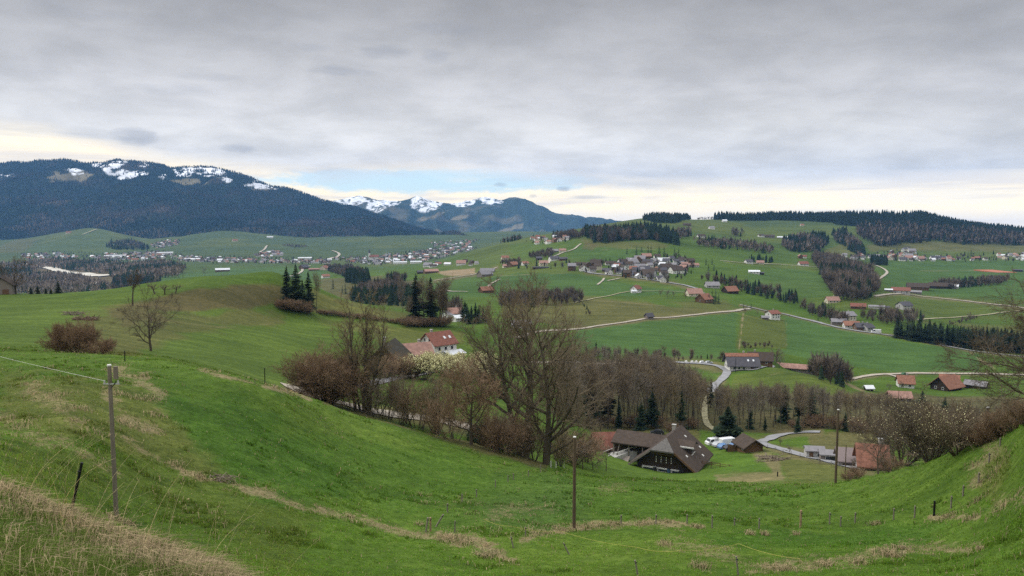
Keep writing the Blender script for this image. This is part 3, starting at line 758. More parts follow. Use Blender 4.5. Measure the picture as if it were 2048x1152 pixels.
def tubes(P, R, sides):
    N, S, _ = P.shape
    t = unit(P[:, -1] - P[:, 0])
    ref = np.where(np.abs(t[:, 2:3]) > 0.9, np.array([[1.0, 0, 0]]), np.array([[0, 0, 1.0]]))
    n1 = unit(np.cross(t, ref)); n2 = np.cross(t, n1)
    th = np.arange(sides) * 2 * math.pi / sides
    ring = np.cos(th)[None, :, None] * n1[:, None, :] + np.sin(th)[None, :, None] * n2[:, None, :]
    V = P[:, :, None, :] + R[:, :, None, None] * ring[:, None, :, :]
    idx = np.arange(N * S * sides).reshape(N, S, sides)
    nx = np.roll(idx, -1, 2)
    f = np.stack([idx[:, :-1], nx[:, :-1], nx[:, 1:], idx[:, 1:]], -1).reshape(-1, 4)
    return V.reshape(-1, 3), f

def run(rng, P0, D0, L, R, segs, wob, up, tip):
    N = len(P0)
    P = np.zeros((N, segs + 1, 3)); P[:, 0] = P0
    d = unit(D0)
    for i in range(segs):
        d = unit(d + wob * rng.normal(size=(N, 3)) + np.array([0, 0, up]))
        P[:, i + 1] = P[:, i] + d * (L / segs)[:, None]
    s = np.linspace(0, 1, segs + 1)[None, :]
    return P, R[:, None] * (1 - (1 - tip) * s)

def spawn(rng, P, R, L, k, f0, f1, ang, angv, lr, lf, rr, flat=0.0):
    """k children on every parent line; ang in degrees from the parent's course"""
    N, S, _ = P.shape
    f = f0 + (f1 - f0) * (np.arange(k)[None, :] + rng.random((N, k))) / k
    x = f * (S - 1); i = np.minimum(x.astype(int), S - 2); q = x - i
    r = np.arange(N)[:, None]
    p = P[r, i] * (1 - q)[..., None] + P[r, i + 1] * q[..., None]
    t = unit(P[r, i + 1] - P[r, i])
    rad = (R[r, i] * (1 - q) + R[r, i + 1] * q) * rr
    ph = rng.random((N, 1)) * 6.28 + np.arange(k)[None, :] * 2.4 + rng.normal(size=(N, k)) * .3
    ref = np.where(np.abs(t[..., 2:3]) > 0.9, np.array([1.0, 0, 0]), np.array([0, 0, 1.0]))
    n1 = unit(np.cross(t, ref)); n2 = np.cross(t, n1)
    a = np.radians(ang + angv * rng.normal(size=(N, k)))[..., None]
    d = np.cos(a) * t + np.sin(a) * (np.cos(ph)[..., None] * n1 + np.sin(ph)[..., None] * n2)
    if flat:
        d[..., 2] *= (1 - flat)
    ln = L[:, None] * lr * (1 - lf * f) * rng.uniform(.65, 1.3, (N, k))
    return p.reshape(-1, 3), unit(d.reshape(-1, 3)), ln.ravel(), rad.ravel()

class Acc:
    def __init__(s): s.V = []; s.F = {}; s.n = 0
    def add(s, V, f):
        s.V.append(V); s.F.setdefault(f.shape[1], []).append(f + s.n); s.n += len(V)
    def mesh(s, name, m):
        return mesh_from(name, np.concatenate(s.V), [np.concatenate(x) for x in s.F.values()], mats=[m], smooth=False)
    def arrays(s):
        return np.concatenate(s.V), [np.concatenate(x) for x in s.F.values()]

def bare_tree(seed, stems, lev, split=1):
    """stems: (P0, D0, L, R); lev: per level dict; returns trunk and crown accumulators"""
    rng = np.random.default_rng(seed)
    tr, cr = Acc(), Acc()
    P0, D0, L, R = [np.asarray(q, float) for q in stems]
    for i, q in enumerate(lev):
        P, RR = run(rng, P0, D0, L, R, q['seg'], q['wob'], q['up'], q.get('tip', .25))
        (tr if i < split else cr).add(*tubes(P, np.maximum(RR, q.get('min', .006)), q['sides']))
        if i + 1 < len(lev):
            c = q['kids']
            P0, D0, L, R = spawn(rng, P, RR, L, *c)
    ends = P[:, -1]
    return tr, cr, ends

M_BARK = mat('grey_bark', (0.085, 0.070, 0.050), .95, .35, 3.0, stretch=(1, 1, .3))
M_BARKG = mat('mossy_bark', (0.072, 0.060, 0.040), .95, .4, 2.0, stretch=(1, 1, .3))
M_TWIG = mat('brown_twigs', (0.160, 0.124, 0.082), .95, .25, .6)
M_TWIGR = mat('reddish_twigs', (0.205, 0.138, 0.084), .95, .3, .6)
M_TWIGG = mat('grey_twigs', (0.165, 0.138, 0.104), .95, .25, .4)
M_TWIGO = mat('olive_twigs', (0.185, 0.145, 0.085), .95, .3, .6)
M_TWIGD = mat('dark_twigs', (0.098, 0.078, 0.054), .95, .3, .6)
M_NEEDLE = mat('dark_needles', (0.020, 0.036, 0.016), .9, .5, .5)
M_NEEDLE2 = mat('green_needles', (0.028, 0.050, 0.022), .9, .5, .5)
M_BUD = mat('yellow_catkins', (0.66, 0.63, 0.34), .9, .3, 2.0)
M_LEAF = mat('evergreen_leaves', (0.020, 0.040, 0.016), .7, .5, 2.0)

def wood_tree(seed, H, spread=.20, base=.3, twr=.028):
    R = H * .0125
    return bare_tree(seed, ([(0, 0, -.5)], [(.03, .02, 1)], [H + .5], [R]), [
        dict(seg=8, wob=.05, up=.05, sides=6, tip=.12, kids=(24, base, .98, 44, 10, spread * 1.2, .35, .45)),
        dict(seg=4, wob=.12, up=.16, sides=4, tip=.3, min=.03, kids=(9, .15, 1, 40, 12, .55, .35, .6)),
        dict(seg=2, wob=.15, up=.12, sides=3, tip=.4, min=twr, kids=(6, .15, 1, 38, 14, .6, .3, .7)),
        dict(seg=1, wob=.1, up=.1, sides=3, tip=.5, min=twr * .8)], 1)

def round_tree(seed, H, stem_f=.22, nl=9, spread=1.0, kt=(9, 7, 6), twr=.014, wob=.16, up=.07):
    R = H * .026
    return bare_tree(seed, ([(0, 0, -.6)], [(.02, 0, 1)], [H * .62 + .6], [R]), [
        dict(seg=6, wob=.06, up=.05, sides=8, tip=.35, kids=(nl, stem_f / .62, 1, 48, 14, .86 * spread, .15, .55)),
        dict(seg=7, wob=wob, up=up, sides=6, tip=.25, kids=(kt[0], .2, 1, 42, 12, .50, .4, .5)),
        dict(seg=4, wob=.2, up=up * .9, sides=4, tip=.3, min=twr * 1.5, kids=(kt[1], .15, 1, 40, 12, .52, .35, .55)),
        dict(seg=3, wob=.2, up=up * .8, sides=3, tip=.4, min=twr, kids=(kt[2], .1, 1, 38, 12, .52, .3, .7)),
        dict(seg=1, wob=.15, up=.1, sides=3, tip=.4, min=twr * .75)], 2)

def ash_tree(seed, H, stems, kt=(10, 8, 6), low=.30, ang=40, sprd=.42, twr=.017):
    P0 = [(s[0], s[1], -.8) for s in stems]; D0 = [(s[2], s[3], 1) for s in stems]
    L = [H * s[4] + .8 for s in stems]; R = [H * .030 * s[5] for s in stems]
    return bare_tree(seed, (P0, D0, L, R), [
        dict(seg=9, wob=.05, up=.06, sides=8, tip=.15, kids=(15, low, .97, ang, 9, sprd, .42, .68)),
        dict(seg=7, wob=.12, up=.075, sides=6, tip=.25, kids=(kt[0], .2, 1, 40, 10, .46, .35, .55)),
        dict(seg=4, wob=.16, up=.07, sides=4, tip=.3, min=twr * 1.5, kids=(kt[1], .15, 1, 34, 10, .5, .3, .6)),
        dict(seg=2, wob=.14, up=.1, sides=3, tip=.45, min=twr, kids=(kt[2], .2, 1, 30, 10, .5, .25, .75)),
        dict(seg=1, wob=.1, up=.1, sides=3, tip=.5, min=twr * .8)], 2)

def coppice(seed, H, W, n=26, lean=0.0, kt=(8, 7), twr=.016, up=.06, base=.35, stem=None, fine=4):
    rng = np.random.default_rng(seed + 900)
    th = rng.random(n) * 6.28
    r = np.sqrt(rng.random(n))
    D = np.stack([np.cos(th) * r * W / H * .95 + lean, np.sin(th) * r * W / H * .95, np.ones(n)], 1)
    P = np.stack([np.cos(th) * r * base, np.sin(th) * r * base, np.full(n, -.3)], 1)
    L = H * rng.uniform(.75, 1.02, n) * (1 + .15 * r)
    R = H * .0095 * rng.uniform(.7, 1.3, n)
    tr, cr, e = bare_tree(seed, (P, D, L, R), [
        dict(seg=5, wob=.09, up=.05, sides=5, tip=.25, kids=(kt[0], .22, 1, 34, 10, .45, .45, .6)),
        dict(seg=4, wob=.14, up=up, sides=3, tip=.35, min=twr * 1.1, kids=(kt[1], .1, 1, 32, 12, .55, .3, .75)),
        dict(seg=2, wob=.14, up=up, sides=3, tip=.4, min=twr, kids=(fine, .1, 1, 32, 12, .6, .3, .8)),
        dict(seg=1, wob=.1, up=up, sides=3, tip=.5, min=twr * .8)], 1)
    if stem:
        b = Acc()
        tr.add(*tubes(np.array([[[0, 0, -.7], [0, 0, .3], [0.05, 0, stem]]], float), np.array([[base * 1.25, base * 1.05, base * .9]]), 9))
    return tr, cr, e

def scatter_quads(pts, s, rng):
    n = len(pts)
    d1 = unit(rng.normal(size=(n, 3))) * s; d2 = unit(rng.normal(size=(n, 3))) * s
    V = np.stack([pts - d1, pts + d2, pts + d1 * .9, pts - d2], 1).reshape(-1, 3)
    return V, np.arange(n * 4).reshape(n, 4)

def conifer(seed, H, W, whorls=26, per=9, sprays=8, bare=.06, droop=.30, ragged=.25):
    rng = np.random.default_rng(seed)
    tr = Acc()
    P = np.array([[[0, 0, -.6], [0, 0, H * .5], [0, 0, H]]]); tr.add(*tubes(P, np.array([[H * .014, H * .009, .01]]), 6))
    cr = Acc()
    h = np.repeat(bare + (1 - bare) * np.linspace(0, .985, whorls) ** .95, per)
    n = len(h)
    h = h + rng.normal(size=n) * .008
    th = rng.random(n) * 6.28
    L = W * .5 * np.clip(np.maximum(1 - h, 0) ** .72 * (0.85 + .2 * np.sin(h * 20)), .03, 1) * (1 - ragged * rng.random(n)) * np.where(rng.random(n) < .12, .6, 1)
    z0 = h * H
    dr = droop * (1.0 - .8 * h) + .06 * rng.normal(size=n)
    out = np.stack([np.cos(th), np.sin(th)], 1)
    sd = np.stack([-np.sin(th), np.cos(th)], 1)
    Vs = []
    for k in range(sprays):
        f0 = max(0.0, (k - .4) / sprays); f1 = min(1.0, (k + 1.3) / sprays)
        wd = (.20 + .36 * (1 - f0)) * L * rng.uniform(.55, 1.2, n)
        def pt(f, s):
            r = f * L
            zz = z0 - dr * r + .22 * r * f * dr + s[1]
            return np.concatenate([out * r[:, None] + sd * s[0][:, None], zz[:, None]], 1)
        sg = np.where(rng.random(n) < .5, 1, -1) if k % 2 else (1 if k % 4 else -1) * np.ones(n)
        a = pt(np.full(n, f0), (-wd * .10, 0)); b = pt(np.full(n, f1), (wd * .10 * sg, 0.03 * L))
        c = pt(np.full(n, (f0 + f1) / 2 + .04), (sg * wd, -.16 * wd - .03 * H * rng.random(n)))
        Vs.append(np.stack([a, c, b], 1))
        c2 = pt(np.full(n, (f0 + f1) / 2), (-sg * wd * .8, -.20 * wd - .02 * H * rng.random(n)))
        Vs.append(np.stack([a, b, c2], 1))
    V = np.concatenate(Vs, 0).reshape(-1, 3)
    cr.add(V, np.arange(len(V)).reshape(-1, 3))
    # leader
    cr.add(np.array([[-.12, 0, H * .95], [.12, 0, H * .95], [0, .0, H * 1.02], [0, .12, H * .95]]), np.array([[0, 1, 2], [1, 3, 2]]))
    return tr, cr

PROTO = {}
def proto(key, tr, cr, mt, mc, extra=None):
    PROTO[key] = dict(trunk=tr.mesh('trunk', mt), crown=cr.mesh('crown', mc), extra=extra)

def put_tree(key, p, H_scale=1.0, rz=None, name='tree', cat='tree', label=None, group=None, wid=1.0, base=None, fam='tree', uv=None):
    q = PROTO[key]
    rz = random.uniform(0, 6.28) if rz is None else rz
    e = thing(name, p, cat, label, group, rz, (H_scale * wid, H_scale * wid, H_scale))
    obj('trunk', q['trunk'], e); obj('crown', q['crown'], e)
    if q['extra']:
        obj(q['extra'][0], q['extra'][1], e)
    if base:
        u, v = uv or uv_of(p)
        reg(e, base, group, u, v, fam)
    return e
random.seed(5)
for i in range(5):
    t, c, _ = wood_tree(100 + i, 20.0, .22 + .02 * (i % 3), [.42, .3, .5, .38, .34][i])
    proto('wood%d' % i, t, c, M_BARK, [M_TWIG, M_TWIGG, M_TWIG, M_TWIGG, M_TWIGO][i])
for i in range(3):
    t, c, _ = round_tree(200 + i, 10.0, .2, 8, .95, (7, 6, 4), .024)
    proto('round%d' % i, t, c, M_BARK, [M_TWIGG, M_TWIG, M_TWIGO][i])
for i in range(4):
    t, c, _ = coppice(300 + i, 6.0, [6.5, 5, 7.5, 4.5][i], [26, 18, 34, 14][i], 0, (8, 6), .018)
    proto('bush%d' % i, t, c, M_BARK, [M_TWIGR, M_TWIG, M_TWIGR, M_TWIGO][i])
for i in range(3):
    t, c = conifer(400 + i, 20.0, [8.6, 9.8, 7.8][i], [28, 26, 30][i], 10, 8, [.08, .04, .16][i])
    proto('spruce%d' % i, t, c, M_BARK, [M_NEEDLE, M_NEEDLE2, M_NEEDLE][i])
for i in range(2):
    t, c = conifer(420 + i, 20.0, 8.0, 13, 8, 4, .06)
    proto('farspruce%d' % i, t, c, M_BARK, M_NEEDLE)
    t, c, _ = bare_tree(440 + i, ([(0, 0, -.5)], [(.02, 0, 1)], [14.0], [.26]), [
        dict(seg=4, wob=.06, up=.05, sides=5, tip=.2, kids=(16, .25, 1, 48, 12, .55, .35, .6)),
        dict(seg=3, wob=.14, up=.12, sides=3, tip=.4, min=.07, kids=(9, .2, 1, 40, 12, .55, .3, .8)),
        dict(seg=1, wob=.1, up=.1, sides=3, tip=.5, min=.06)], 1)
    proto('fartree%d' % i, t, c, M_BARK, [M_TWIGG, M_TWIG][i])

# ------------------------------------------------------------------ far woods: one mass each
def fill(poly, y0, y1, sp, seed=0, jit=.75):
    """ground points inside an outline of the photograph, about sp metres apart"""
    rng = np.random.default_rng(seed)
    P = np.array(poly, float)
    a0, a1 = (P[:, 0].min() - CX) / F, (P[:, 0].max() - CX) / F
    xs = np.arange(min(a0 * y0, a0 * y1), max(a1 * y0, a1 * y1), sp)
    ys = np.arange(y0, y1, sp)
    X, Y = np.meshgrid(xs, ys)
    X = X + sp * jit * (rng.random(X.shape) - .5); Y = Y + sp * jit * (rng.random(Y.shape) - .5)
    X, Y = X.ravel(), Y.ravel()
    k = (X / Y > a0 - .01) & (X / Y < a1 + .01)
    X, Y = X[k], Y[k]
    if len(X) == 0:
        return np.zeros((0, 3))
    Z = ground_z(X, Y)
    u, v = at2uv(X / Y, Z / Y)
    k = poly_sd(u, v, poly) > 0
    return np.stack([X[k], Y[k], Z[k]], 1)

def lowcone(rng, tiers, sides):
    V, Fc = [], []
    for t in range(tiers):
        z0 = .08 + .80 * t / tiers; z1 = min(1.0, z0 + 1.25 / tiers + .1)
        r = .19 * (1 - z0) ** .8
        th = np.arange(sides) * 6.283 / sides + t
        n = len(V)
        for q in th:
            V.append((r * math.cos(q) * rng.uniform(.7, 1.25), r * math.sin(q) * rng.uniform(.7, 1.25), z0 + rng.uniform(-.05, .03)))
        V.append((0, 0, z1))
        for i in range(sides):
            Fc.append((n + i, n + (i + 1) % sides, n + sides))
    return np.array(V), np.array(Fc)

def lowbare(rng, n, wd=.024):
    """thin blades rising fan-wise from a stem"""
    V, Fc = [(-.012, 0, 0), (.012, 0, 0), (0, 0, .8), (0, .012, 0)], [(0, 1, 2), (1, 3, 2)]
    for i in range(n):
        z0 = rng.uniform(.04, .6); th = rng.uniform(0, 6.28)
        top = rng.uniform(.35, 1.0)
        r = .34 * math.sqrt(rng.random()) * (1 - .6 * max(0, top - .6))
        e = np.array((r * math.cos(th), r * math.sin(th), max(top, z0 + .12)))
        s = np.array((r * .15 * math.cos(th), r * .15 * math.sin(th), z0))
        w = np.array((-math.sin(th), math.cos(th), rng.uniform(-.5, .5))) * wd * rng.uniform(.6, 1.5)
        m_ = (s + e) / 2 + np.array((0, 0, rng.uniform(-.05, .03)))
        k = len(V)
        V += [tuple(s), tuple(m_ + w), tuple(e), tuple(m_ - w)]
        Fc += [(k, k + 1, k + 2), (k, k + 2, k + 3)]
    return np.array(V), np.array(Fc)
_r = np.random.default_rng(77)
LOW = {'c0': [lowcone(_r, 2, 4) for _ in range(4)], 'c1': [lowcone(_r, 5, 7) for _ in range(5)],
       'b0': [lowbare(_r, 9, .06) for _ in range(5)], 'b1': [lowbare(_r, 74, .013) for _ in range(6)]}
M_WOOD = mat('wood_mass', (1, 1, 1), .95, .2, .05, attr='tint', spec=.05)
def merge_trees(pts, kinds, H, tint, seed):
    """one mesh of many low trees; kinds: keys into LOW"""
    rng = np.random.default_rng(seed)
    Vs, Fs, Cs, n = [], [], [], 0
    kinds = np.asarray(kinds); var = rng.integers(0, 60, len(pts)); rz = rng.random(len(pts)) * 6.28
    wx = rng.uniform(.85, 1.3, len(pts))
    for kd in set(kinds.tolist()):
        for vi, (pv, pf) in enumerate(LOW[kd]):
            s = np.where((kinds == kd) & (var % len(LOW[kd]) == vi))[0]
            if len(s) == 0: continue
            c, sn = np.cos(rz[s])[:, None], np.sin(rz[s])[:, None]
            h = H[s][:, None]; w = h * wx[s][:, None]
            X = (pv[None, :, 0] * c - pv[None, :, 1] * sn) * w + pts[s, 0:1]
            Y = (pv[None, :, 0] * sn + pv[None, :, 1] * c) * w + pts[s, 1:2]
            Z = pv[None, :, 2] * h + pts[s, 2:3] - .02 * h
            V = np.stack([X, Y, Z], -1).reshape(-1, 3)
            f = (pf[None] + (np.arange(len(s)) * len(pv))[:, None, None]).reshape(-1, 3) + n
            Vs.append(V); Fs.append(f); n += len(V)
            Cs.append(np.repeat(tint[s], len(pv), 0))
    return mesh_from('wood', np.concatenate(Vs), np.concatenate(Fs), mats=[M_WOOD], cols={'tint': np.concatenate(Cs)})

T_CON = np.array((.019, .032, .017)); T_DEC = np.array((.118, .102, .086)); T_DECR = np.array((.140, .108, .078))
def wood(poly, y0, y1, sp, conif, hmin, hmax, label, seed, near=False, cat='woodland', name='woodland', rule=None, tk=1.0, group='far woods in the valley'):
    pts = fill(poly, y0, y1, sp, seed)
    if len(pts) == 0:
        print('EMPTY WOOD', label); return
    uu, vv = at2uv(pts[:, 0] / pts[:, 1], pts[:, 2] / pts[:, 1])
    ragged = 4.5 * fbm(pts[:, 0] / (5 * sp), pts[:, 1] / (8 * sp), seed + 50, 3)
    pts = pts[poly_sd(uu, vv, poly) > np.maximum(ragged, 0)]
    rng = np.random.default_rng(seed)
    n = len(pts)
    cn = fbm(pts[:, 0] / 70, pts[:, 1] / 110, seed, 3) * .9 + rng.random(n) * .55 - .27 + .5 < conif
    if rule is not None:
        cn = rule(pts, rng)
    kinds = np.where(cn, 'c1' if near else 'c0', 'b1' if near else 'b0')
    H = rng.uniform(hmin * .68, hmax * 1.04, n) * (1 - .3 * (rng.random(n) < .2))
    tint = np.where(cn[:, None], T_CON[None], (T_DEC + (T_DECR - T_DEC) * rng.random((n, 1))))
    tint = tint * rng.uniform(.65, 1.4, (n, 1))
    tint = tint * tk
    o = obj(name, merge_trees(pts, kinds, H, tint, seed))
    tag(o, label, cat, group, 'stuff')
    print('wood', n, label)
    return o

wood([(1165,470),(1230,467),(1300,463),(1347,472),(1357,491),(1300,480),(1240,483),(1215,490),(1188,486)], 1500, 2000, 8, .62, 20, 28, 'dark mixed wood on the crest above the middle village', 1, True)
wood([(1092,474),(1165,471),(1168,479),(1108,479)], 1700, 2200, 9, .25, 15, 22, 'brown leafless wood on the ridge behind the hilltop houses', 2, True)
wood([(1425,437),(1500,436),(1720,434),(1860,434),(1935,446),(2000,462),(2060,470),(2060,492),(1960,490),(1900,489),(1870,483),(1800,491),(1760,496),(1738,486),(1712,470),(1718,455),(1640,445),(1540,442),(1430,441)], 2150, 3150, 9.5, .5, 24, 32, 'long dark forest along the top of the right hill', 3, tk=.8,
     rule=lambda p, r: (p[:, 1] > 2560 + 120 * fbm(p[:, 0] / 120, p[:, 1] / 200, 3, 3) + 150 * (r.random(len(p)) - .5)) | (r.random(len(p)) < .26))
wood([(1283,439),(1310,434),(1350,436),(1385,438),(1350,447),(1303,446)], 2250, 2900, 9, .85, 17, 24, 'small dark copse on the skyline of the green hill', 4)
wood([(1395,437.5),(1425,437),(1425,440),(1395,440)], 2400, 3000, 12, .2, 9, 13, 'thin leafless trees on the skyline between two woods', 41)
wood([(1560,490),(1600,474),(1650,474),(1657,487),(1637,506),(1605,507),(1575,503)], 1700, 2300, 8.5, .6, 18, 25, 'dark wooded spur left of the pale meadow wedge', 5)
wood([(1665,468),(1690,464),(1718,488),(1737,512),(1715,516),(1690,494),(1668,482)], 1700, 2500, 8.5, .6, 18, 25, 'dark wooded spur right of the pale meadow wedge', 6)
wood([(1385,482),(1440,484),(1500,490),(1552,500),(1540,509),(1470,502),(1400,495)], 1500, 2000, 9, .2, 13, 20, 'grey leafless woodland strip below the right hill', 7)
wood([(1335,470),(1380,464),(1384,473),(1352,483)], 1600, 2200, 9, .3, 14, 20, 'grey leafless copse right of the dark crest wood', 8)
wood([(1462,468),(1490,466),(1480,474),(1468,474)], 1900, 2500, 10, .3, 15, 24, 'small grey copse alone on the upper pasture', 81)
wood([(1622,517),(1660,521),(1740,547),(1758,582),(1732,602),(1700,607),(1672,602),(1652,572),(1640,547)], 820, 1900, 7.5, .33, 15, 24, 'tongue of grey and dark wood running down the ravine', 9, True)
wood([(1495,520),(1545,522),(1545,527),(1500,527)], 1300, 1700, 9, .8, 10, 15, 'short dark conifer row on the pasture', 91)
wood([(1740,519),(1775,519),(1775,532),(1742,531)], 1500, 2000, 8, .95, 14, 20, 'small dark conifer stand in front of the right village', 92)
wood([(0,530),(110,520),(240,528),(262,545),(205,548),(100,537),(0,555)], 1900, 3100, 11, .45, 14, 22, 'bluish woods north of the gravel river', 10, tk=1.7)
wood([(215,535),(320,524),(372,536),(355,556),(270,566),(222,560)], 1700, 2800, 10, .40, 14, 22, 'grey and dark wood between gravel river and green fields', 11, tk=1.6)
wood([(0,556),(100,546),(160,553),(195,563),(230,572),(200,590),(0,590)], 1300, 2300, 10, .12, 12, 18, 'brown leafless flood plain wood below the gravel river', 12, tk=1.5)
wood([(225,562),(300,562),(330,566),(300,585),(225,585)], 1300, 1900, 10, .5, 12, 20, 'mixed wood just beyond the grassy hill', 121, True)
wood([(690,552),(735,552),(742,566),(725,572),(692,566)], 900, 1600, 7.5, .9, 16, 23, 'dark conifer clump in the valley beyond the spruces', 13, True)
wood([(640,527),(700,533),(730,548),(700,560),(660,545)], 1300, 2200, 9, .1, 10, 16, 'brown leafless stream wood in front of the town', 14, True)
wood([(760,574),(800,572),(835,600),(820,614),(760,612),(705,607),(695,598)], 640, 1300, 8, .36, 13, 20, 'mixed wood in the hollow behind the hedge', 15, True)
wood([(770,560),(812,556),(815,564),(780,570)], 900, 1600, 9, .6, 12, 18, 'dark clump right of the valley conifers', 16, True)
wood([(880,622),(922,618),(926,640),(895,634)], 480, 700, 7, .25, 10, 15, 'brown scrub between the grove and the dark conifers', 17, True)
wood([(1056,512),(1100,504),(1112,508),(1100,516),(1060,520)], 1300, 1800, 8, .05, 8, 13, 'brown thicket on the slope beside the lane', 18, True)
wood([(1000,527),(1040,521),(1045,528),(1005,534)], 1200, 1800, 8, .05, 8, 12, 'brown hedge around the orange roof', 19, True)
wood([(1000,600),(1150,590),(1168,600),(1160,609),(1100,612),(1000,618)], 580, 900, 6.5, .03, 9, 14, 'brown hedge wood behind the tall ash', 20, True)
wood([(1162,606),(1172,612),(1180,632),(1172,634)], 560, 800, 5, 0, 3, 5, 'thin hedge running down the brown slope', 201, True)
wood([(1400,560),(1450,562),(1560,588),(1600,606),(1590,612),(1480,584)], 780, 1150, 7.5, .35, 9, 15, 'strip of leafless trees below the middle village', 21, True)
wood([(1585,612),(1640,620),(1700,648),(1690,654),(1620,632)], 680, 900, 7.5, .2, 8, 14, 'leafless streamside trees above the white house', 22, True)
wood([(1735,628),(1800,632),(1850,640),(1830,652),(1760,650),(1720,640)], 650, 900, 7.5, .1, 8, 14, 'leafless thicket behind the conifer plantation', 23, True)
wood([(1855,574),(1990,562),(2020,562),(2000,570),(1900,579)], 1050, 1500, 7, .05, 10, 16, 'row of leafless trees behind the upper farm', 24, True)
wood([(1895,648),(1952,634),(1956,638),(1900,653)], 650, 900, 5, 0, 4, 6, 'brown hedge above the conifer plantation', 25, True)
wood([(1480,692),(1542,690),(1546,698),(1482,700)], 470, 560, 4.5, 0, 3.5, 5, 'brown brush at the foot of the olive field', 26, True)
wood([(1610,745),(1680,742),(1705,768),(1680,778),(1640,765)], 330, 520, 6, .3, 10, 15, 'leafless grove beside the low roof right of the knoll', 27, True)
wood([(1150,708),(1330,714),(1445,716),(1445,724),(1330,724),(1150,722)], 400, 520, 5.5, .05, 4, 7, 'reddish brush along the gravel lane', 28, True)
wood([(225,484),(262,482),(292,490),(300,500),(232,500),(205,494)], 3000, 4600, 16, .6, 16, 24, 'dark wood at the foot of the mountain', 29)
wood([(1000,478),(1040,474),(1045,482),(1000,488)], 2100, 2800, 10, .3, 12, 18, 'bluish wood beyond the ridge houses', 30)
wood([(560,492),(600,490),(620,494),(590,497)], 3200, 4300, 16, .2, 10, 15, 'faint brown copse above the town', 31)

# conifers and leafless trees covering the mountain: one mass
def mountain_wood():
    rng = np.random.default_rng(5)
    sp = 13.5
    ys = np.arange(4850, 6980, sp); xs = np.arange(-0.70 * 6950, 0.02 * 6950, sp)
    X, Y = np.meshgrid(xs, ys)
    X = (X + sp * .9 * (rng.random(X.shape) - .5)).ravel(); Y = (Y + sp * .9 * (rng.random(Y.shape) - .5)).ravel()
    A = X / Y
    k = (A > -0.70) & (A < -0.03)
    X, Y, A = X[k], Y[k], A[k]
    Z = MT_L.z(A, Y)
    u, v = at2uv(A, Z / Y)
    Ag, Yg, Mg = MT_L.mask
    ci = np.clip(((A - Ag[0, 0]) / (Ag[0, 1] - Ag[0, 0])).round().astype(int), 0, Ag.shape[1] - 1)
    ri = np.clip(np.searchsorted(Yg[:, 0], Y), 0, len(Yg) - 1)
    op = Mg[ri, ci]
    k = (rng.random(len(X)) > np.minimum(op * 1.05, .955)) & (v < 500)
    # thin out where the skyline is open snow
    X, Y, Z, u, v = X[k], Y[k], Z[k], u[k], v[k]
    n = fbm(X / 330, Z / 150 + Y / 900, 71, 4)
    dec = (n + rng.normal(size=len(X)) * .22 > .26)
    kinds = np.where(dec, 'b0', 'c0')
    tint = np.where(dec[:, None], np.array((.075, .062, .052)), np.array((.015, .026, .018))) * rng.uniform(.6, 1.5, (len(X), 1))
    H = rng.uniform(15, 27, len(X))
    pts = np.stack([X, Y, Z], 1)
    print('mountain trees', len(X))
    return merge_trees(pts, kinds, H, tint, 6)
tag(obj('mountain_forest', mountain_wood()), 'dark bluish conifer forest covering the snow-topped mountain', 'forest', None, 'stuff')

# ------------------------------------------------------------------ single trees
def px_h(p, px):
    return px * p.y / F

def tree_at(key, u, v, Y, hpx, H0, wid=1.0, name='bare_tree', cat='tree', label=None, group=None, base=None, rz=None, fam='tree'):
    p = hit(u, v, Y)
    return put_tree(key, p, px_h(p, hpx) / H0, rz, name, cat, label, group, wid, base, fam, (u, v))

GW = 'trees of the gorge wood'
def region_trees(poly, y0, y1, sp, keys, hmin, hmax, H0, base, group, seed, name='bare_tree', nmax=400, skip=None, fam='tree', top=None):
    pts = fill(poly, y0, y1, sp, seed)
    rng = random.Random(seed)
    n = 0
    for p in pts[:nmax]:
        u, v = uv_of(p)
        if skip and skip(u, v): continue
        hh = rng.uniform(hmin, hmax)
        if top is not None:
            hm = (v - top(u) - rng.uniform(0, 10)) * p[1] / F
            if hm < 5: continue
            hh = min(hh, hm)
        put_tree(rng.choice(keys), Vector(p), hh / H0, rng.uniform(0, 6.28), name, 'tree', None, group, rng.uniform(.85, 1.15) * (1.5 if name == 'conifer' else 1), base, fam, (u, v)); n += 1
    print('region', base, n)
road_gap = lambda u, v: 1404 < u < 1418 and v > 780 or (1530 < u < 1592 and v > 855)
wtop = lambda u: np.interp(u, [1120, 1200, 1320, 1375, 1400, 1440, 1560, 1640, 1760, 1900, 2060], [700, 706, 712, 738, 757, 776, 770, 776, 792, 812, 812])
WK = ['wood0', 'wood1', 'wood2', 'wood3', 'wood4']
region_trees([(1120,868),(1125,805),(1200,792),(1300,780),(1396,778),(1440,790),(1440,862),(1300,862),(1180,866)], 248, 362, 6.3, WK, 15, 21, 20, 'bare tree in gorge wood behind farmhouse', GW, 11, top=wtop, skip=road_gap)
region_trees([(1440,862),(1445,800),(1560,815),(1700,826),(1790,835),(1790,862),(1700,866),(1560,862)], 246, 330, 5.6, WK, 12, 18, 20, 'bare tree in gorge wood above hairpin', GW, 12, top=wtop, skip=road_gap)
region_trees([(1790,862),(1790,832),(1900,826),(2060,826),(2060,862)], 225, 330, 6.0, WK, 9, 15, 20, 'bare tree in gorge wood below red farm', GW, 13, top=wtop)
region_trees([(1110,850),(1110,770),(1180,775),(1180,850)], 200, 330, 10, WK, 12, 17, 20, 'bare tree at the left end of the gorge wood', GW, 14)
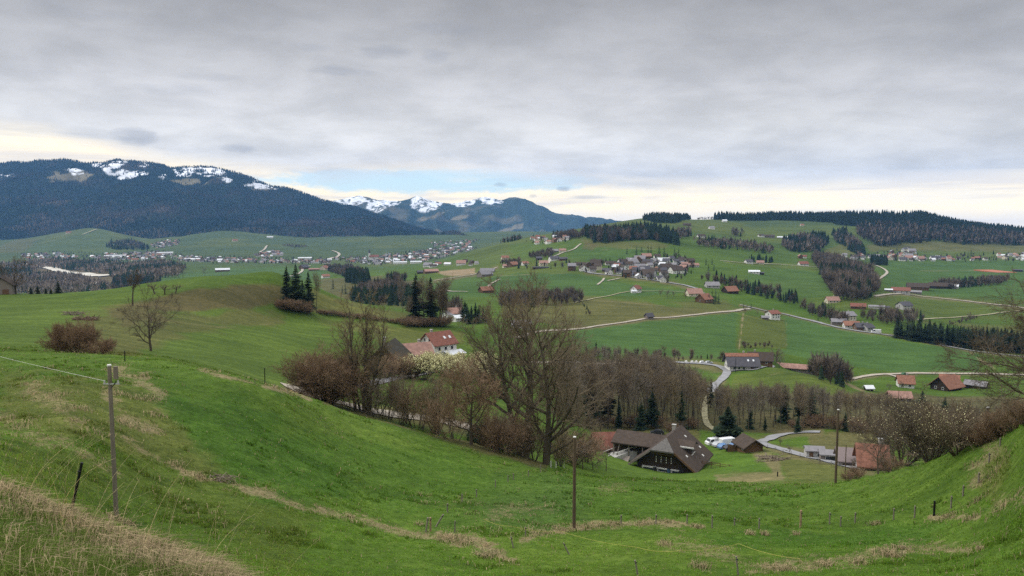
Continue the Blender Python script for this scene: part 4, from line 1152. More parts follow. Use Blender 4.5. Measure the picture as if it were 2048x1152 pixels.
# undergrowth along the foot of the wood
for i in range(34):
    u = 1180 + i * 26 + random.uniform(-9, 9)
    if 1395 < u < 1520 or 1540 < u < 1590: continue
    tree_at(random.choice(['bush0', 'bush2', 'bush1']), u, 861 + random.uniform(-8, 4), 255, random.uniform(14, 26), 6, 1.2, 'bush', 'bush', None, 'undergrowth of the gorge wood', 'low reddish bush at the foot of the gorge wood')
CG = 'conifers in the gorge wood'
for u, vt, vb, Y, w in [(1217,742,838,285,.85),(1304,772,858,258,1.0),(1282,798,860,256,.9),(1362,780,856,262,.75),(1421,755,815,300,.7),(1182,732,830,270,1),(1568,766,845,275,.75),
                        (1598,764,840,285,.8),(1622,770,850,270,.8),(1238,800,862,256,.8),(1500,808,858,258,.7),(1735,812,862,255,.8),(1690,822,862,254,.7),(1530,832,864,252,.8),(1595,830,866,248,.9)]:
    tree_at(random.choice(['spruce0', 'spruce1', 'spruce2']), u, vb, Y, vb - vt, 20, w * 1.55, 'conifer', 'tree', None, CG, 'dark spruce among bare gorge trees')
for u, vt, vb, Y, w in [(1842,779,850,262,1.5),(1888,792,845,268,1.25),(1936,802,846,262,1.2),(1976,812,852,235,.9),(1824,800,860,240,1.1)]:
    tree_at(random.choice(['spruce0', 'spruce1']), u, vb, Y, vb - vt, 20, w * 1.2, 'conifer', 'tree', None, CG, 'broad dark conifer behind the blossoming shrubs on the right')
t, c = conifer(431, 10.5, 12.5, 26, 16, 8, .02, .22, .12)
proto('bigspruce', t, c, M_BARK, M_NEEDLE)
tree_at('bigspruce', 1455, 885, 226, 76, 10.5, 1.0, 'conifer', 'tree', 'broad dark spruce standing beside the parked cars and shed')

# hedgerow along the foot of the near meadow
def own(key, build, u, v, Y, hpx, H0, mt, mc, name, cat, label, wid=1.0, rz=0.0, extra=None, group=None):
    t, c = build[0], build[1]
    proto(key, t, c, mt, mc, extra)
    return tree_at(key, u, v, Y, hpx, H0, wid, name, cat, label, group, None, rz)
HG = 'bushes of the hedgerow below the meadow'
own('hedge_a', coppice(501, 7.0, 9.0, 64, 0, (11, 9), .014, .04, .6, .9, 5), 655, 806, 98, 98, 7.0, M_BARK, M_TWIGR, 'bush', 'bush', 'large domed reddish-brown bush at the left end of the hedgerow', group=HG)
own('tall_a', ash_tree(502, 13.5, [(-.9, 0, -.16, 0, 1, .55), (0, .3, .02, .03, 1, .65), (.6, -.2, .16, 0, .93, .55), (.2, .5, .1, .1, .85, .5), (-.3, .2, -.3, .1, .8, .4)], (7, 6, 4), .26, 28, .32, .010), 728, 826, 101, 215, 13.5, M_BARK, M_TWIGO, 'bare_tree', 'tree', 'tall slender multi-stemmed bare tree in front of the dark barn')
own('hedge_b', coppice(503, 6, 4.4, 14, 0, (8, 7), .012, .05, .7), 775, 838, 103, 80, 6, M_BARK, M_TWIG, 'bush', 'bush', 'upright brown bush just right of the tall slender tree', group=HG)
own('hedge_b2', coppice(513, 4, 3.0, 10, 0, (7, 6), .013, .05, .5), 700, 820, 100, 60, 4, M_BARK, M_TWIGR, 'bush', 'bush', 'low brown bush between the domed bush and the slender tree', group=HG)
own('hedge_c', coppice(504, 7, 4.6, 13, .05, (8, 7), .012, .05, 1.2), 835, 858, 105, 92, 7, M_BARK, M_TWIG, 'bush', 'bush', 'many-stemmed brown bush with the road showing between its stems', group=HG)
own('hedge_d', coppice(505, 7, 5.2, 18, 0, (8, 7), .012, .05, .35, 1.2), 874, 869, 106, 104, 7, M_BARK, M_TWIGO, 'bush', 'bush', 'fan-shaped tawny bush on a short thick stem', group=HG)
own('hedge_h', coppice(514, 5, 3.6, 12, 0, (8, 7), .012, .05, .9), 805, 850, 104, 78, 5, M_BARK, M_TWIGR, 'bush', 'bush', 'thin-stemmed brown bush in the middle of the hedgerow before the road', group=HG)
own('hedge_i', coppice(515, 5, 4.0, 13, 0, (8, 7), .012, .05, .9), 908, 880, 106, 86, 5, M_BARK, M_TWIGR, 'bush', 'bush', 'thin brown bush between the tawny fan bush and the rusty tree', group=HG)
own('hedge_j', coppice(516, 5, 3.6, 14, 0, (8, 7), .012, .05, .9), 745, 832, 102, 74, 5, M_BARK, M_TWIG, 'bush', 'bush', 'brown bush in front of the slender tree trunks', group=HG)
own('hedge_e', round_tree(506, 11, .16, 12, 1.1, (10, 9, 8), .015, .15, .08), 942, 890, 107, 160, 11, M_BARK, M_TWIGR, 'bare_tree', 'tree', 'dense rusty-brown bare tree left of the tall ash trees', rz=1.0)
own('hedge_f', coppice(507, 5, 6, 30, 0, (8, 7), .012, .05, .8), 1005, 905, 106, 80, 5, M_BARK, M_TWIGR, 'bush', 'bush', 'rusty bush crowding the foot of the tall ash', group=HG)
own('hedge_g', coppice(508, 5, 4.6, 18, .1, (8, 6), .012, .05, .6), 1035, 912, 108, 70, 5, M_BARK, M_TWIG, 'bush', 'bush', 'thin brown bush against the trunk of the tall ash', group=HG)
# evergreen shrub
def shrub(seed, W, H):
    rng = np.random.default_rng(seed)
    cr = Acc(); tr = Acc()
    P = rng.normal(size=(2600, 3)); P = unit(P) * (rng.random((2600, 1)) ** .33) * np.array([W / 2, W / 2, H / 2]) * (1 + .12 * rng.normal(size=(2600, 1)))
    P[:, 2] += H / 2
    cr.add(*scatter_quads(P[P[:, 2] > -.1], .13, rng))
    tr.add(*tubes(np.array([[[0, 0, -.3], [0, 0, H * .5]]]), np.array([[.12, .05]]), 5))
    return tr, cr
own('evergreen', shrub(509, 4.0, 2.9), 962, 891, 103, 44, 2.9, M_BARK, M_LEAF, 'shrub', 'bush', 'dark evergreen shrub at the meadow edge', group=HG)
own('ash_a', ash_tree(510, 23.5, [(0, 0, .02, .02, 1, 1.0), (-.5, .1, -.20, .05, .90, .78)], (11, 9, 6), .28, 44, .48, .0135), 1050, 916, 105, 308, 23.5, M_BARKG, M_TWIG, 'bare_tree', 'tree', 'tallest bare ash with two great stems at the field corner', rz=0.0)
own('ash_b', ash_tree(511, 21, [(0, 0, .03, 0, 1, .85), (.2, .1, .13, .06, .72, .42)], (10, 8, 6), .14, 54, .48, .0125), 1092, 929, 102, 285, 21, M_BARKG, M_TWIG, 'bare_tree', 'tree', 'second tall bare ash, right of the two-stemmed one', rz=0.0)
for k, (u, v, h, w) in enumerate([(1068, 922, 62, 1.0), (1120, 932, 70, 1.1), (1150, 928, 58, 1.3), (1015, 902, 60, 1), (985, 896, 66, 1.0), (1175, 925, 50, 1.2)]):
    tree_at(['bush1', 'bush3', 'bush0', 'bush2'][k % 4], u, v, 106, h, 6, w, 'bush', 'bush', None, HG, 'scraggly leafless bush around the feet of the ash trees')
t, c, _ = round_tree(520, 4, .3, 6, 1.0, (5, 4, 3), .02, .3, .05)
proto('fruit', t, c, M_BARK, M_TWIGG)
for u, v, h in [(1186, 940, 44), (1212, 942, 46), (1165, 938, 52)]:
    tree_at('fruit', u, v, 125, h, 4, 1.1, 'bare_tree', 'tree', None, 'pruned fruit trees left of the big farmhouse', 'small gnarled fruit tree left of the big farmhouse')

# left hill
own('bush_l', coppice(521, 4.6, 8.4, 60, 0, (10, 9), .015, .05, 1.2), 150, 706, 115, 62, 4.6, M_BARK, M_TWIGR, 'bush', 'bush', 'wide reddish-brown bush in the left pasture', .72)
own('bush_l2', coppice(522, 2.4, 3.4, 24, .1, (8, 7), .014, .05, .6), 196, 709, 112, 34, 2.4, M_BARK, M_TWIGR, 'bush', 'bush', 'small reddish bush leaning out beside the wide one')
own('round_l', round_tree(523, 11.5, .17, 10, 1.12, (8, 7, 5), .016, .17, .075), 302, 702, 172, 112, 11.5, M_BARK, M_TWIGD, 'bare_tree', 'tree', 'round-crowned bare tree with dark trunk in the left pasture')
own('tall_l', round_tree(524, 13, .38, 9, .62, (8, 6, 5), .02, .15, .12), 265, 612, 285, 78, 13, M_BARK, M_TWIGD, 'bare_tree', 'tree', 'slender bare tree on the brow left of three pollards')
t, c, _ = bare_tree(525, ([(0, 0, -.4)], [(.12, .05, 1)], [3.0], [.22]), [
    dict(seg=5, wob=.22, up=.05, sides=6, tip=.5, kids=(9, .5, 1, 60, 18, .62, .1, .6)),
    dict(seg=4, wob=.35, up=.05, sides=5, tip=.5, min=.05, kids=(7, .4, 1, 40, 15, .3, .1, .55)),
    dict(seg=1, wob=.2, up=.2, sides=3, tip=.5, min=.035)], 2)
proto('pollard', t, c, M_BARK, M_TWIG)
for k, (u, v, h) in enumerate([(310, 588, 26), (330, 589, 27), (350, 587, 24)]):
    tree_at('pollard', u, v, 300, h, 4.2, 1.2, 'pollard_tree', 'tree', None, 'pollards on the brow', 'small knotted pollard tree on the brow of the hill', rz=k * 2.1)
own('edge_l', round_tree(526, 13, .2, 9, 1.3, (9, 7, 5), .024, .18, .06), 32, 587, 338, 62, 13, M_BARK, M_TWIGD, 'bare_tree', 'tree', 'wide-spreading bare tree beside the wooden barn')
tree_at('spruce1', 117, 585, 346, 26, 20, 1.7, 'conifer', 'tree', 'small lone dark conifer on the left skyline')
for u, h in [(62, 15), (76, 18), (92, 13), (102, 12)]:
    tree_at('spruce1', u, 588, 352, h, 20, 1.9, 'conifer', 'tree', None, 'dark evergreens on the left skyline', 'low dark evergreen on the skyline between barn tree and lone conifer')
# spruces with thicket
SG = 'spruces on the hill'
for k, (u, vt, vb, w, lb) in enumerate([(574, 534, 606, .82, 'left spruce of the four on the hill'), (593, 532, 616, .98, 'tallest and fullest spruce of the four on the hill'),
                                       (606, 562, 620, .9, 'shortest spruce, squeezed between taller ones on the hill'), (618, 546, 624, .85, 'right spruce of the four on the hill')]):
    tree_at('spruce%d' % (k % 3), u, vb, 350, (vb - vt) * 1.06, 20, w * 1.5, 'conifer', 'tree', lb, SG)
tree_at('wood2', 633, 627, 352, 74, 20, .7, 'bare_tree', 'tree', 'thin bare tree with pale trunk right of the four spruces')
for k, (u, v, h) in enumerate([(562, 616, 14), (574, 619, 20), (586, 622, 22), (600, 625, 20), (614, 627, 14)]):
    tree_at(['bush0', 'bush2'][k % 2], u, v, 350, h, 6, 1.5, 'bush', 'bush', None, 'thicket under the spruces', 'reddish bramble bush under the four spruces')
for k in range(17):
    u = 642 + k * 11.5
    tree_at(['bush0', 'bush2', 'bush1'][k % 3], u, np.interp(u, [640, 700, 740, 800, 840], [628, 635, 639, 648, 653]), 368, random.uniform(7, 12), 6, 1.7, 'bush', 'bush', None, 'dark hedge across the hill', 'low dark hedge bush between the spruces and the grove')
GG = 'trees of the grove on the hill'
for k, (u, vt, vb, w) in enumerate([(832, 549, 646, .95), (862, 556, 650, .85)]):
    tree_at('spruce%d' % (2 * k), u, vb + 1, 366, vb - vt + 4, 20, w * 1.8, 'conifer', 'tree', ['tall dark spruce at the left of the grove', 'second spruce, in the middle of the grove'][k], GG)
for k, (u, h, w) in enumerate([(816, 52, .8), (850, 80, 1), (870, 88, 1.1), (880, 82, 1.1), (888, 72, 1.0), (876, 66, .9), (884, 80, 1.2), (878, 84, 1.2), (893, 62, 1.0), (896, 50, 1.0)]):
    tree_at(WK[k % 5], u, 650 + (k % 3), 374, h, 20, w, 'bare_tree', 'tree', None, GG, 'bare tree in the grove with two spruces')
for k, u in enumerate([815, 826, 836, 846, 856, 866, 876, 886]):
    tree_at(['bush0', 'bush2'][k % 2], u, 653, 370, random.uniform(12, 20), 6, 1.4, 'bush', 'bush', None, 'brambles under the grove', 'rusty bramble bush at the foot of the grove')
tree_at('wood1', 806, 624, 420, 62, 20, .9, 'bare_tree', 'tree', 'single bare tree standing left of the grove')
for k, (u, vt, vb) in enumerate([(926, 612, 642), (934, 606, 644), (943, 610, 645), (951, 604, 646), (958, 610, 646), (966, 612, 645), (972, 618, 644), (938, 618, 648), (955, 620, 648), (930, 600, 632), (906, 590, 622), (912, 596, 624)]):
    tree_at('spruce%d' % (k % 3), u, vb, 515, vb - vt, 20, 1.35, 'conifer', 'tree', None, 'conifer stand right of the grove', 'dark conifer in the stand beside the white hamlet')
# yellow-flowering shrubs by the white house
def catkin(seed, H, W, n=24, frac=.5, s=.10):
    t, c, e = coppice(seed, H, W, n, 0, (8, 7), .014, .05, .5)
    rng = np.random.default_rng(seed)
    e = e[rng.random(len(e)) < frac]; e = e[e[:, 2] > H * .35]
    q = Acc(); q.add(*scatter_quads(e, s, rng))
    return t, c, q.mesh('blossom', M_BUD)
YG = 'yellow catkin bushes by the white house'
for k, (u, v, Y, h, W) in enumerate([(846, 760, 214, 55, 11), (922, 758, 228, 52, 11), (886, 752, 234, 44, 10), (962, 760, 222, 52, 10)]):
    t, c, q = catkin(540 + k, 7, W, 26, .9, .16)
    proto('catkin%d' % k, t, c, M_BARK, M_TWIGO, ('blossom', q))
    tree_at('catkin%d' % k, u, v, Y, h, 7, 1.0, 'bush', 'bush', None, YG, 'pale yellow catkin bush in front of the white house')
for k, (u, v, h) in enumerate([(772, 757, 40), (792, 756, 44), (812, 755, 38), (826, 757, 34), (752, 758, 30)]):
    tree_at(['bush0', 'bush2'][k % 2], u, v, 222, h, 6, 1.2, 'bush', 'bush', None, 'reddish bushes by the dark barn', 'reddish leafless bush below the dark barn')
# right foreground shrubs
RG = 'tangled shrubs on the right slope'
for k, (u, v, Y, h, W, H) in enumerate([(1805, 930, 98, 108, 7.5, 6.8), (1860, 922, 96, 112, 8, 7), (1915, 908, 88, 96, 7, 5.6), (1840, 905, 118, 100, 8, 7)]):
    t, c, q = catkin(560 + k, H, W, 34, .16, .06)
    proto('tangle%d' % k, t, c, M_BARK, M_TWIGD if k % 2 else M_TWIG, ('blossom', q))
    tree_at('tangle%d' % k, u, v, Y, h, H, 1.0, 'bush', 'bush', ['grey-green catkin bush behind the small fruit tree', 'largest tangled catkin bush, centre of the right-hand thicket', 'arching catkin bush near the right-hand pole', 'pale catkin bush at the back of the right-hand thicket'][k], RG)
own('fruit_r', round_tree(570, 5, .3, 8, 1.2, (7, 6, 5), .012, .25, .03), 1757, 948, 96, 82, 5, M_BARK, M_TWIGD, 'bare_tree', 'tree', 'dark-trunked fruit tree before the brick-red roof')
own('lean_r', round_tree(571, 7, .35, 8, 1.1, (7, 6, 5), .012, .2, .04), 1930, 905, 80, 110, 7, M_BARK, M_TWIGD, 'bare_tree', 'tree', 'leaning bare tree among catkin bushes on the right')
for k, (u, v, Y, h) in enumerate([(1975, 885, 76, 38), (2000, 872, 74, 44), (2025, 862, 72, 46), (2050, 850, 70, 48), (1955, 893, 80, 32), (1712, 958, 84, 22), (1695, 962, 84, 18), (1780, 945, 90, 30)]):
    tree_at(['bush0', 'bush2'][k % 2], u, v, Y, h, 6, 1.1, 'bush', 'bush', None, 'brambles along the right slope', 'reddish bramble bush along the brow of the right slope')
own('edge_r', round_tree(572, 13, .16, 14, 1.15, (11, 9, 8), .014, .15, .0), 2125, 855, 58, 270, 13, M_BARKG, M_TWIGD, 'bare_tree', 'tree', 'tree reaching in from the right edge with long mossy branches', rz=2.2)
# conifer plantation below the right-hand road
region_trees([(1783,676),(1790,664),(1850,660),(1960,672),(2060,690),(2060,710),(1960,702),(1860,688)], 560, 760, 4.9, ['farspruce0', 'farspruce1', 'spruce2'], 12.5, 17, 20, 'conifer in plantation below right-hand road', 'conifer plantation on the right', 15, 'conifer', 205)
# single trees and clumps out on the fields
FG = 'single conifers out on the far fields'
for lst, lb in [([(1192, 703, 430, 21)], 'lone dark conifer by the green field and gravel lane'),
                ([(1254, 508, 1380, 15), (1273, 510, 1360, 19), (1283, 503, 1420, 12), (1296, 511, 1350, 23), (1302, 511, 1345, 22), (1318, 514, 1310, 25), (1328, 516, 1290, 25), (1349, 517, 1290, 24), (1357, 518, 1280, 24)], 'dark conifer in the row above the middle village'),
                ([(1418, 605, 760, 22), (1424, 604, 765, 26), (1431, 604, 760, 27), (1437, 607, 750, 22), (1413, 602, 780, 14), (1428, 608, 745, 22)], 'dark tree in the clump beside the brown farmhouse'),
                ([(1452, 577, 900, 20), (1460, 578, 890, 24), (1446, 580, 890, 18)], 'dark tree beside the orange-roofed barn'),
                ([(1487, 617, 740, 12), (1502, 617, 730, 12), (1494, 618, 735, 9)], 'small conifer on the brow left of the white house'),
                ([(1624, 626, 790, 24), (1636, 641, 740, 12)], 'conifer standing alone by the stream'),
                ([(1650, 630, 790, 28), (1656, 632, 785, 30), (1662, 633, 780, 28), (1646, 633, 780, 22), (1668, 632, 790, 24)], 'conifer in the dark clump by the ravine mouth'),
                ([(1692, 634, 770, 14), (1702, 636, 760, 17), (1708, 637, 760, 15), (1722, 634, 780, 12)], 'conifer behind the yellow house'),
                ([(666, 578, 1050, 22), (685, 586, 950, 17), (691, 588, 940, 24)], 'slim conifer in the hollow beyond the hill'),
                ([(1412, 530, 1240, 16), (1424, 529, 1240, 14), (1417, 541, 1180, 16), (1428, 541, 1180, 15)], 'dark tree right of the middle village'),
                ([(1677, 512, 1950, 10), (1942, 512, 1950, 15), (1936, 514, 1950, 11), (1815, 514, 1950, 12), (1640, 516, 1850, 10)], 'dark tree beside the right-hand village')]:
    for u, v, Y, h in lst:
        tree_at('farspruce%d' % random.randint(0, 1) if len(lst) > 1 else 'spruce0', u, v, Y, h, 20, 1.25, 'conifer', 'tree', None, FG, lb)
DG = 'single leafless trees out on the far fields'
for lst, lb in [([(410, 553, 1900, 17), (446, 558, 1700, 8)], 'grey leafless tree alone on the valley floor'), ([(358, 557, 1750, 30), (350, 555, 1800, 22), (366, 556, 1780, 22)], 'grey leafless tree at the corner of the valley wood'),
                ([(958, 578, 850, 17)], 'leafless tree left of the orange-roofed hut'), ([(1940, 646, 800, 22)], 'faint leafless tree above the conifer plantation'),
                ([(1320, 592, 820, 14), (1335, 596, 800, 16), (1348, 594, 800, 12), (1372, 598, 780, 13)], 'small orchard tree beside the roadside farm'),
                ([(1490, 628, 700, 14), (1530, 632, 700, 10), (1560, 636, 690, 10), (1515, 630, 705, 9)], 'small garden tree by the white house'),
                ([(1552, 728, 425, 34), (1558, 736, 415, 28), (1545, 722, 440, 22)], 'grey leafless tree beside the roadside farmhouse'),
                ([(1825, 772, 425, 26), (1806, 778, 410, 15), (1850, 780, 410, 18), (1778, 782, 410, 16)], 'leafless tree beside the orange house'),
                ([(1240, 706, 470, 16), (1330, 708, 470, 18), (1310, 712, 460, 14), (1200, 712, 430, 16), (1260, 716, 430, 18)], 'leafless tree in the brush above the gravel lane'),
                ([(1680, 600, 900, 20), (1720, 622, 830, 14), (1762, 620, 850, 14)], 'leafless tree at the mouth of the ravine'),
                ([(1560, 892, 212, 16), (1578, 908, 200, 18)], 'small bare tree beside the lower road'),
                ([(1640, 930, 165, 14), (1705, 936, 160, 22), (1690, 930, 165, 16)], 'thin bare sapling near the grey shed')]:
    for u, v, Y, h in lst:
        tree_at('round%d' % random.randint(0, 2) if Y < 900 else 'fartree%d' % random.randint(0, 1), u, v, Y, h, 10 if Y < 900 else 14, 1.0, 'bare_tree', 'tree', None, DG, lb)

# ------------------------------------------------------------------ buildings
class MB:
    def __init__(s): s.V = []; s.F = []
    def poly(s, pts, ext):
        """closed prism: outline pts pushed along ext"""
        n = len(s.V); k = len(pts)
        P = [Vector(p) for p in pts]; E = Vector(ext)
        s.V += [tuple(p) for p in P] + [tuple(p + E) for p in P]
        nrm = Vector((0, 0, 0))
        for i in range(k):
            a, b = P[i], P[(i + 1) % k]
            nrm += a.cross(b)
        top = list(range(n, n + k)); bot = list(range(n + k, n + 2 * k))
        if nrm.dot(E) > 0:
            s.F.append(top[::-1]); s.F.append(bot)
            s.F += [[n + i, n + (i + 1) % k, n + k + (i + 1) % k, n + k + i] for i in range(k)]
        else:
            s.F.append(top); s.F.append(bot[::-1])
            s.F += [[n + i, n + k + i, n + k + (i + 1) % k, n + (i + 1) % k] for i in range(k)]
        return s
    def box(s, x0, x1, y0, y1, z0, z1):
        return s.poly([(x0, y0, z0), (x1, y0, z0), (x1, y1, z0), (x0, y1, z0)], (0, 0, z1 - z0))
    def bar(s, a, b, w, h=None):
        a, b = Vector(a), Vector(b); h = h or w
        t = (b - a).normalized()
        r = Vector((0, 0, 1)) if abs(t.z) < .9 else Vector((1, 0, 0))
        x = t.cross(r).normalized() * w / 2; y = t.cross(x).normalized() * h / 2
        return s.poly([a - x - y, a + x - y, a + x + y, a - x + y], b - a)
    def cyl(s, a, b, r0, r1, n=10):
        a, b = Vector(a), Vector(b)
        t = (b - a).normalized()
        r = Vector((0, 0, 1)) if abs(t.z) < .9 else Vector((1, 0, 0))
        x = t.cross(r).normalized(); y = t.cross(x)
        k = len(s.V)
        for q, rr in ((a, r0), (b, r1)):
            for i in range(n):
                th = i * 6.28318 / n
                s.V.append(tuple(q + (x * math.cos(th) + y * math.sin(th)) * rr))
        s.F += [[k + i, k + (i + 1) % n, k + n + (i + 1) % n, k + n + i] for i in range(n)]
        s.F += [list(range(k, k + n))[::-1], list(range(k + n, k + 2 * n))]
        return s
    def mesh(s, name, *mats):
        me = bpy.data.meshes.new(name)
        me.from_pydata(s.V, [], s.F)
        for m_ in mats: me.materials.append(m_)
        me.update()
        return me
    def build(s, name, m, parent=None):
        return obj(name, s.mesh(name, m), parent)

def bmat(n, c, v=.18, sc=.8, r=.85, **k): return mat(n, c, r, v, sc, **k)
M_WHITE = bmat('white_render', (.66, .65, .61), .10); M_CREAM = bmat('cream_render', (.58, .52, .40), .12); M_GREYW = bmat('grey_render', (.42, .41, .40), .15)
M_DKWOOD = bmat('dark_weathered_boards', (.040, .028, .020), .5, 2.5, .9, stretch=(6, 6, .4)); M_BRWOOD = bmat('brown_boards', (.13, .075, .042), .4, 2.0, stretch=(5, 5, .4)); M_GRWOOD = bmat('grey_boards', (.20, .17, .15), .35, 2.0, stretch=(5, 5, .4))
M_ROOFBR = bmat('brown_tiles', (.060, .044, .034), .35, 1.2, .8, bump=.03); M_ROOFRED = bmat('red_tiles', (.19, .078, .056), .4, 1.4, .8); M_ROOFOR = bmat('orange_tiles', (.235, .112, .074), .4, 1.2)
M_ROOFGR = bmat('grey_roof', (.21, .20, .21), .25, .8); M_ROOFDK = bmat('dark_slate_roof', (.075, .072, .082), .25, .8); M_ROOFPK = bmat('faded_pink_tiles', (.29, .17, .135), .35, .8); M_ROOFLT = bmat('pale_sheet_roof', (.62, .64, .66), .1, .5, .5)
M_GLASS = bmat('window_glass', (.03, .035, .045), .1, 1, .15, spec=.5); M_TRIM = bmat('pale_trim', (.62, .61, .58), .1); M_CONC = bmat('concrete', (.36, .35, .33), .2); M_STONE = bmat('chimney_stone', (.33, .31, .28), .25)
M_METAL = bmat('galvanised_metal', (.45, .46, .47), .12, 1, .4, metal=.6); M_SHING = bmat('grey_shingles', (.115, .108, .10), .4, 2.2)

def gable_walls(L, W, zE, zR, base=2.0):
    """closed house body: ridge along x, gable ends at x = -L/2 and L/2"""
    b = MB()
    b.poly([(-L / 2, -W / 2, -base), (-L / 2, W / 2, -base), (-L / 2, W / 2, zE), (-L / 2, 0, zR - .12), (-L / 2, -W / 2, zE)], (L, 0, 0))
    return b
def gable_roof(L, W, zE, zR, og=.8, oe=1.0, th=.28, cx=0):
    """two thick roof slopes meeting at the ridge"""
    b = MB()
    k = (zR - zE) / (W / 2)
    for s in (-1, 1):
        ye = s * (W / 2 + oe); ze = zE - k * oe
        b.poly([(cx - L / 2 - og, 0.0, zR), (cx - L / 2 - og, ye, ze), (cx - L / 2 - og, ye, ze + th), (cx - L / 2 - og, 0.0, zR + th)], (L + 2 * og, 0, 0))
    return b
WIN = {}
def win_mesh(w, h, m=None, t=.08):
    k = (round(w, 2), round(h, 2), m and m.name)
    if k not in WIN:
        WIN[k] = (MB().box(-w / 2, w / 2, -t, 0.02, 0, h).mesh('window', m or M_GLASS), MB().box(-w / 2 - .12, -w / 2, -t - .03, .02, -.1, h + .1).box(w / 2, w / 2 + .12, -t - .03, .02, -.1, h + .1)
                  .box(-w / 2, w / 2, -t - .03, .02, h, h + .12).box(-w / 2, w / 2, -t - .05, .02, -.12, 0).mesh('frame', M_TRIM))
    return WIN[k]
def window(parent, x, y, z, face, w=1.1, h=1.4, frame=True, name='window'):
    """face: 'S','N','E','W' is the side of the house in its own axes the window looks to"""
    g, f = win_mesh(w, h)
    o = obj(name, g, parent); o.location = (x, y, z); o.rotation_euler = (0, 0, {'S': 0, 'N': math.pi, 'E': math.pi / 2, 'W': -math.pi / 2}[face])
    if frame: obj('frame', f, o)
    return o

def house(name, label, u, v, Y, L, W, zE, zR, rot, mw, mr, wins=(), chim=None, cat='house', group=None, og=.7, oe=.8, lower=None, scale=1.0, base=None, door=None):
    """wins: (face, along, z, w, h); rot in degrees: 0 shows the long side (eaves) to the camera"""
    p = hit(u, v, Y)
    e = thing(name, p, cat, label, group, math.radians(rot) - math.atan2(p.x, p.y), scale)
    gable_walls(L, W, zE, zR, 3.0).build('wall', mw, e)
    r = gable_roof(L, W, zE, zR, og, oe).build('roof', mr, e)
    if lower:        # a plastered ground floor standing slightly proud of the timber
        MB().box(-L / 2 - .06, L / 2 + .06, -W / 2 - .06, W / 2 + .06, -3, lower[0]).build('ground_floor', lower[1], e)
    for fc, al, z, w, h in wins:
        d = .06 if lower and z < lower[0] else 0
        x, y = {'S': (al, -W / 2 - d), 'N': (al, W / 2 + d), 'E': (L / 2 + d, al), 'W': (-L / 2 - d, al)}[fc]
        window(e, x, y, z, fc, w, h)
    if door:
        fc, al, w, h = door
        g = MB().box(-w / 2, w / 2, -.12, .02, -.5, h).mesh('door', M_BRWOOD)
        o = obj('door', g, e); d = .06 if lower else 0
        o.location = {'S': (al, -W / 2 - d, 0), 'N': (al, W / 2 + d, 0), 'E': (L / 2 + d, al, 0), 'W': (-L / 2 - d, al, 0)}[fc]
        o.rotation_euler = (0, 0, {'S': 0, 'N': math.pi, 'E': math.pi / 2, 'W': -math.pi / 2}[fc])
    if chim:
        cx, cy = chim
        zc = zR - abs(cy) / (W / 2) * (zR - zE)
        ch = MB().box(cx - .4, cx + .4, cy - .4, cy + .4, zc - .6, zR + 1.1).build('chimney', M_STONE, r)
        MB().box(cx - .5, cx + .5, cy - .5, cy + .5, zR + 1.1, zR + 1.25).build('chimney_cap', M_CONC, e)
    if base:
        reg(e, base, group, u, v, 'house')
    return e

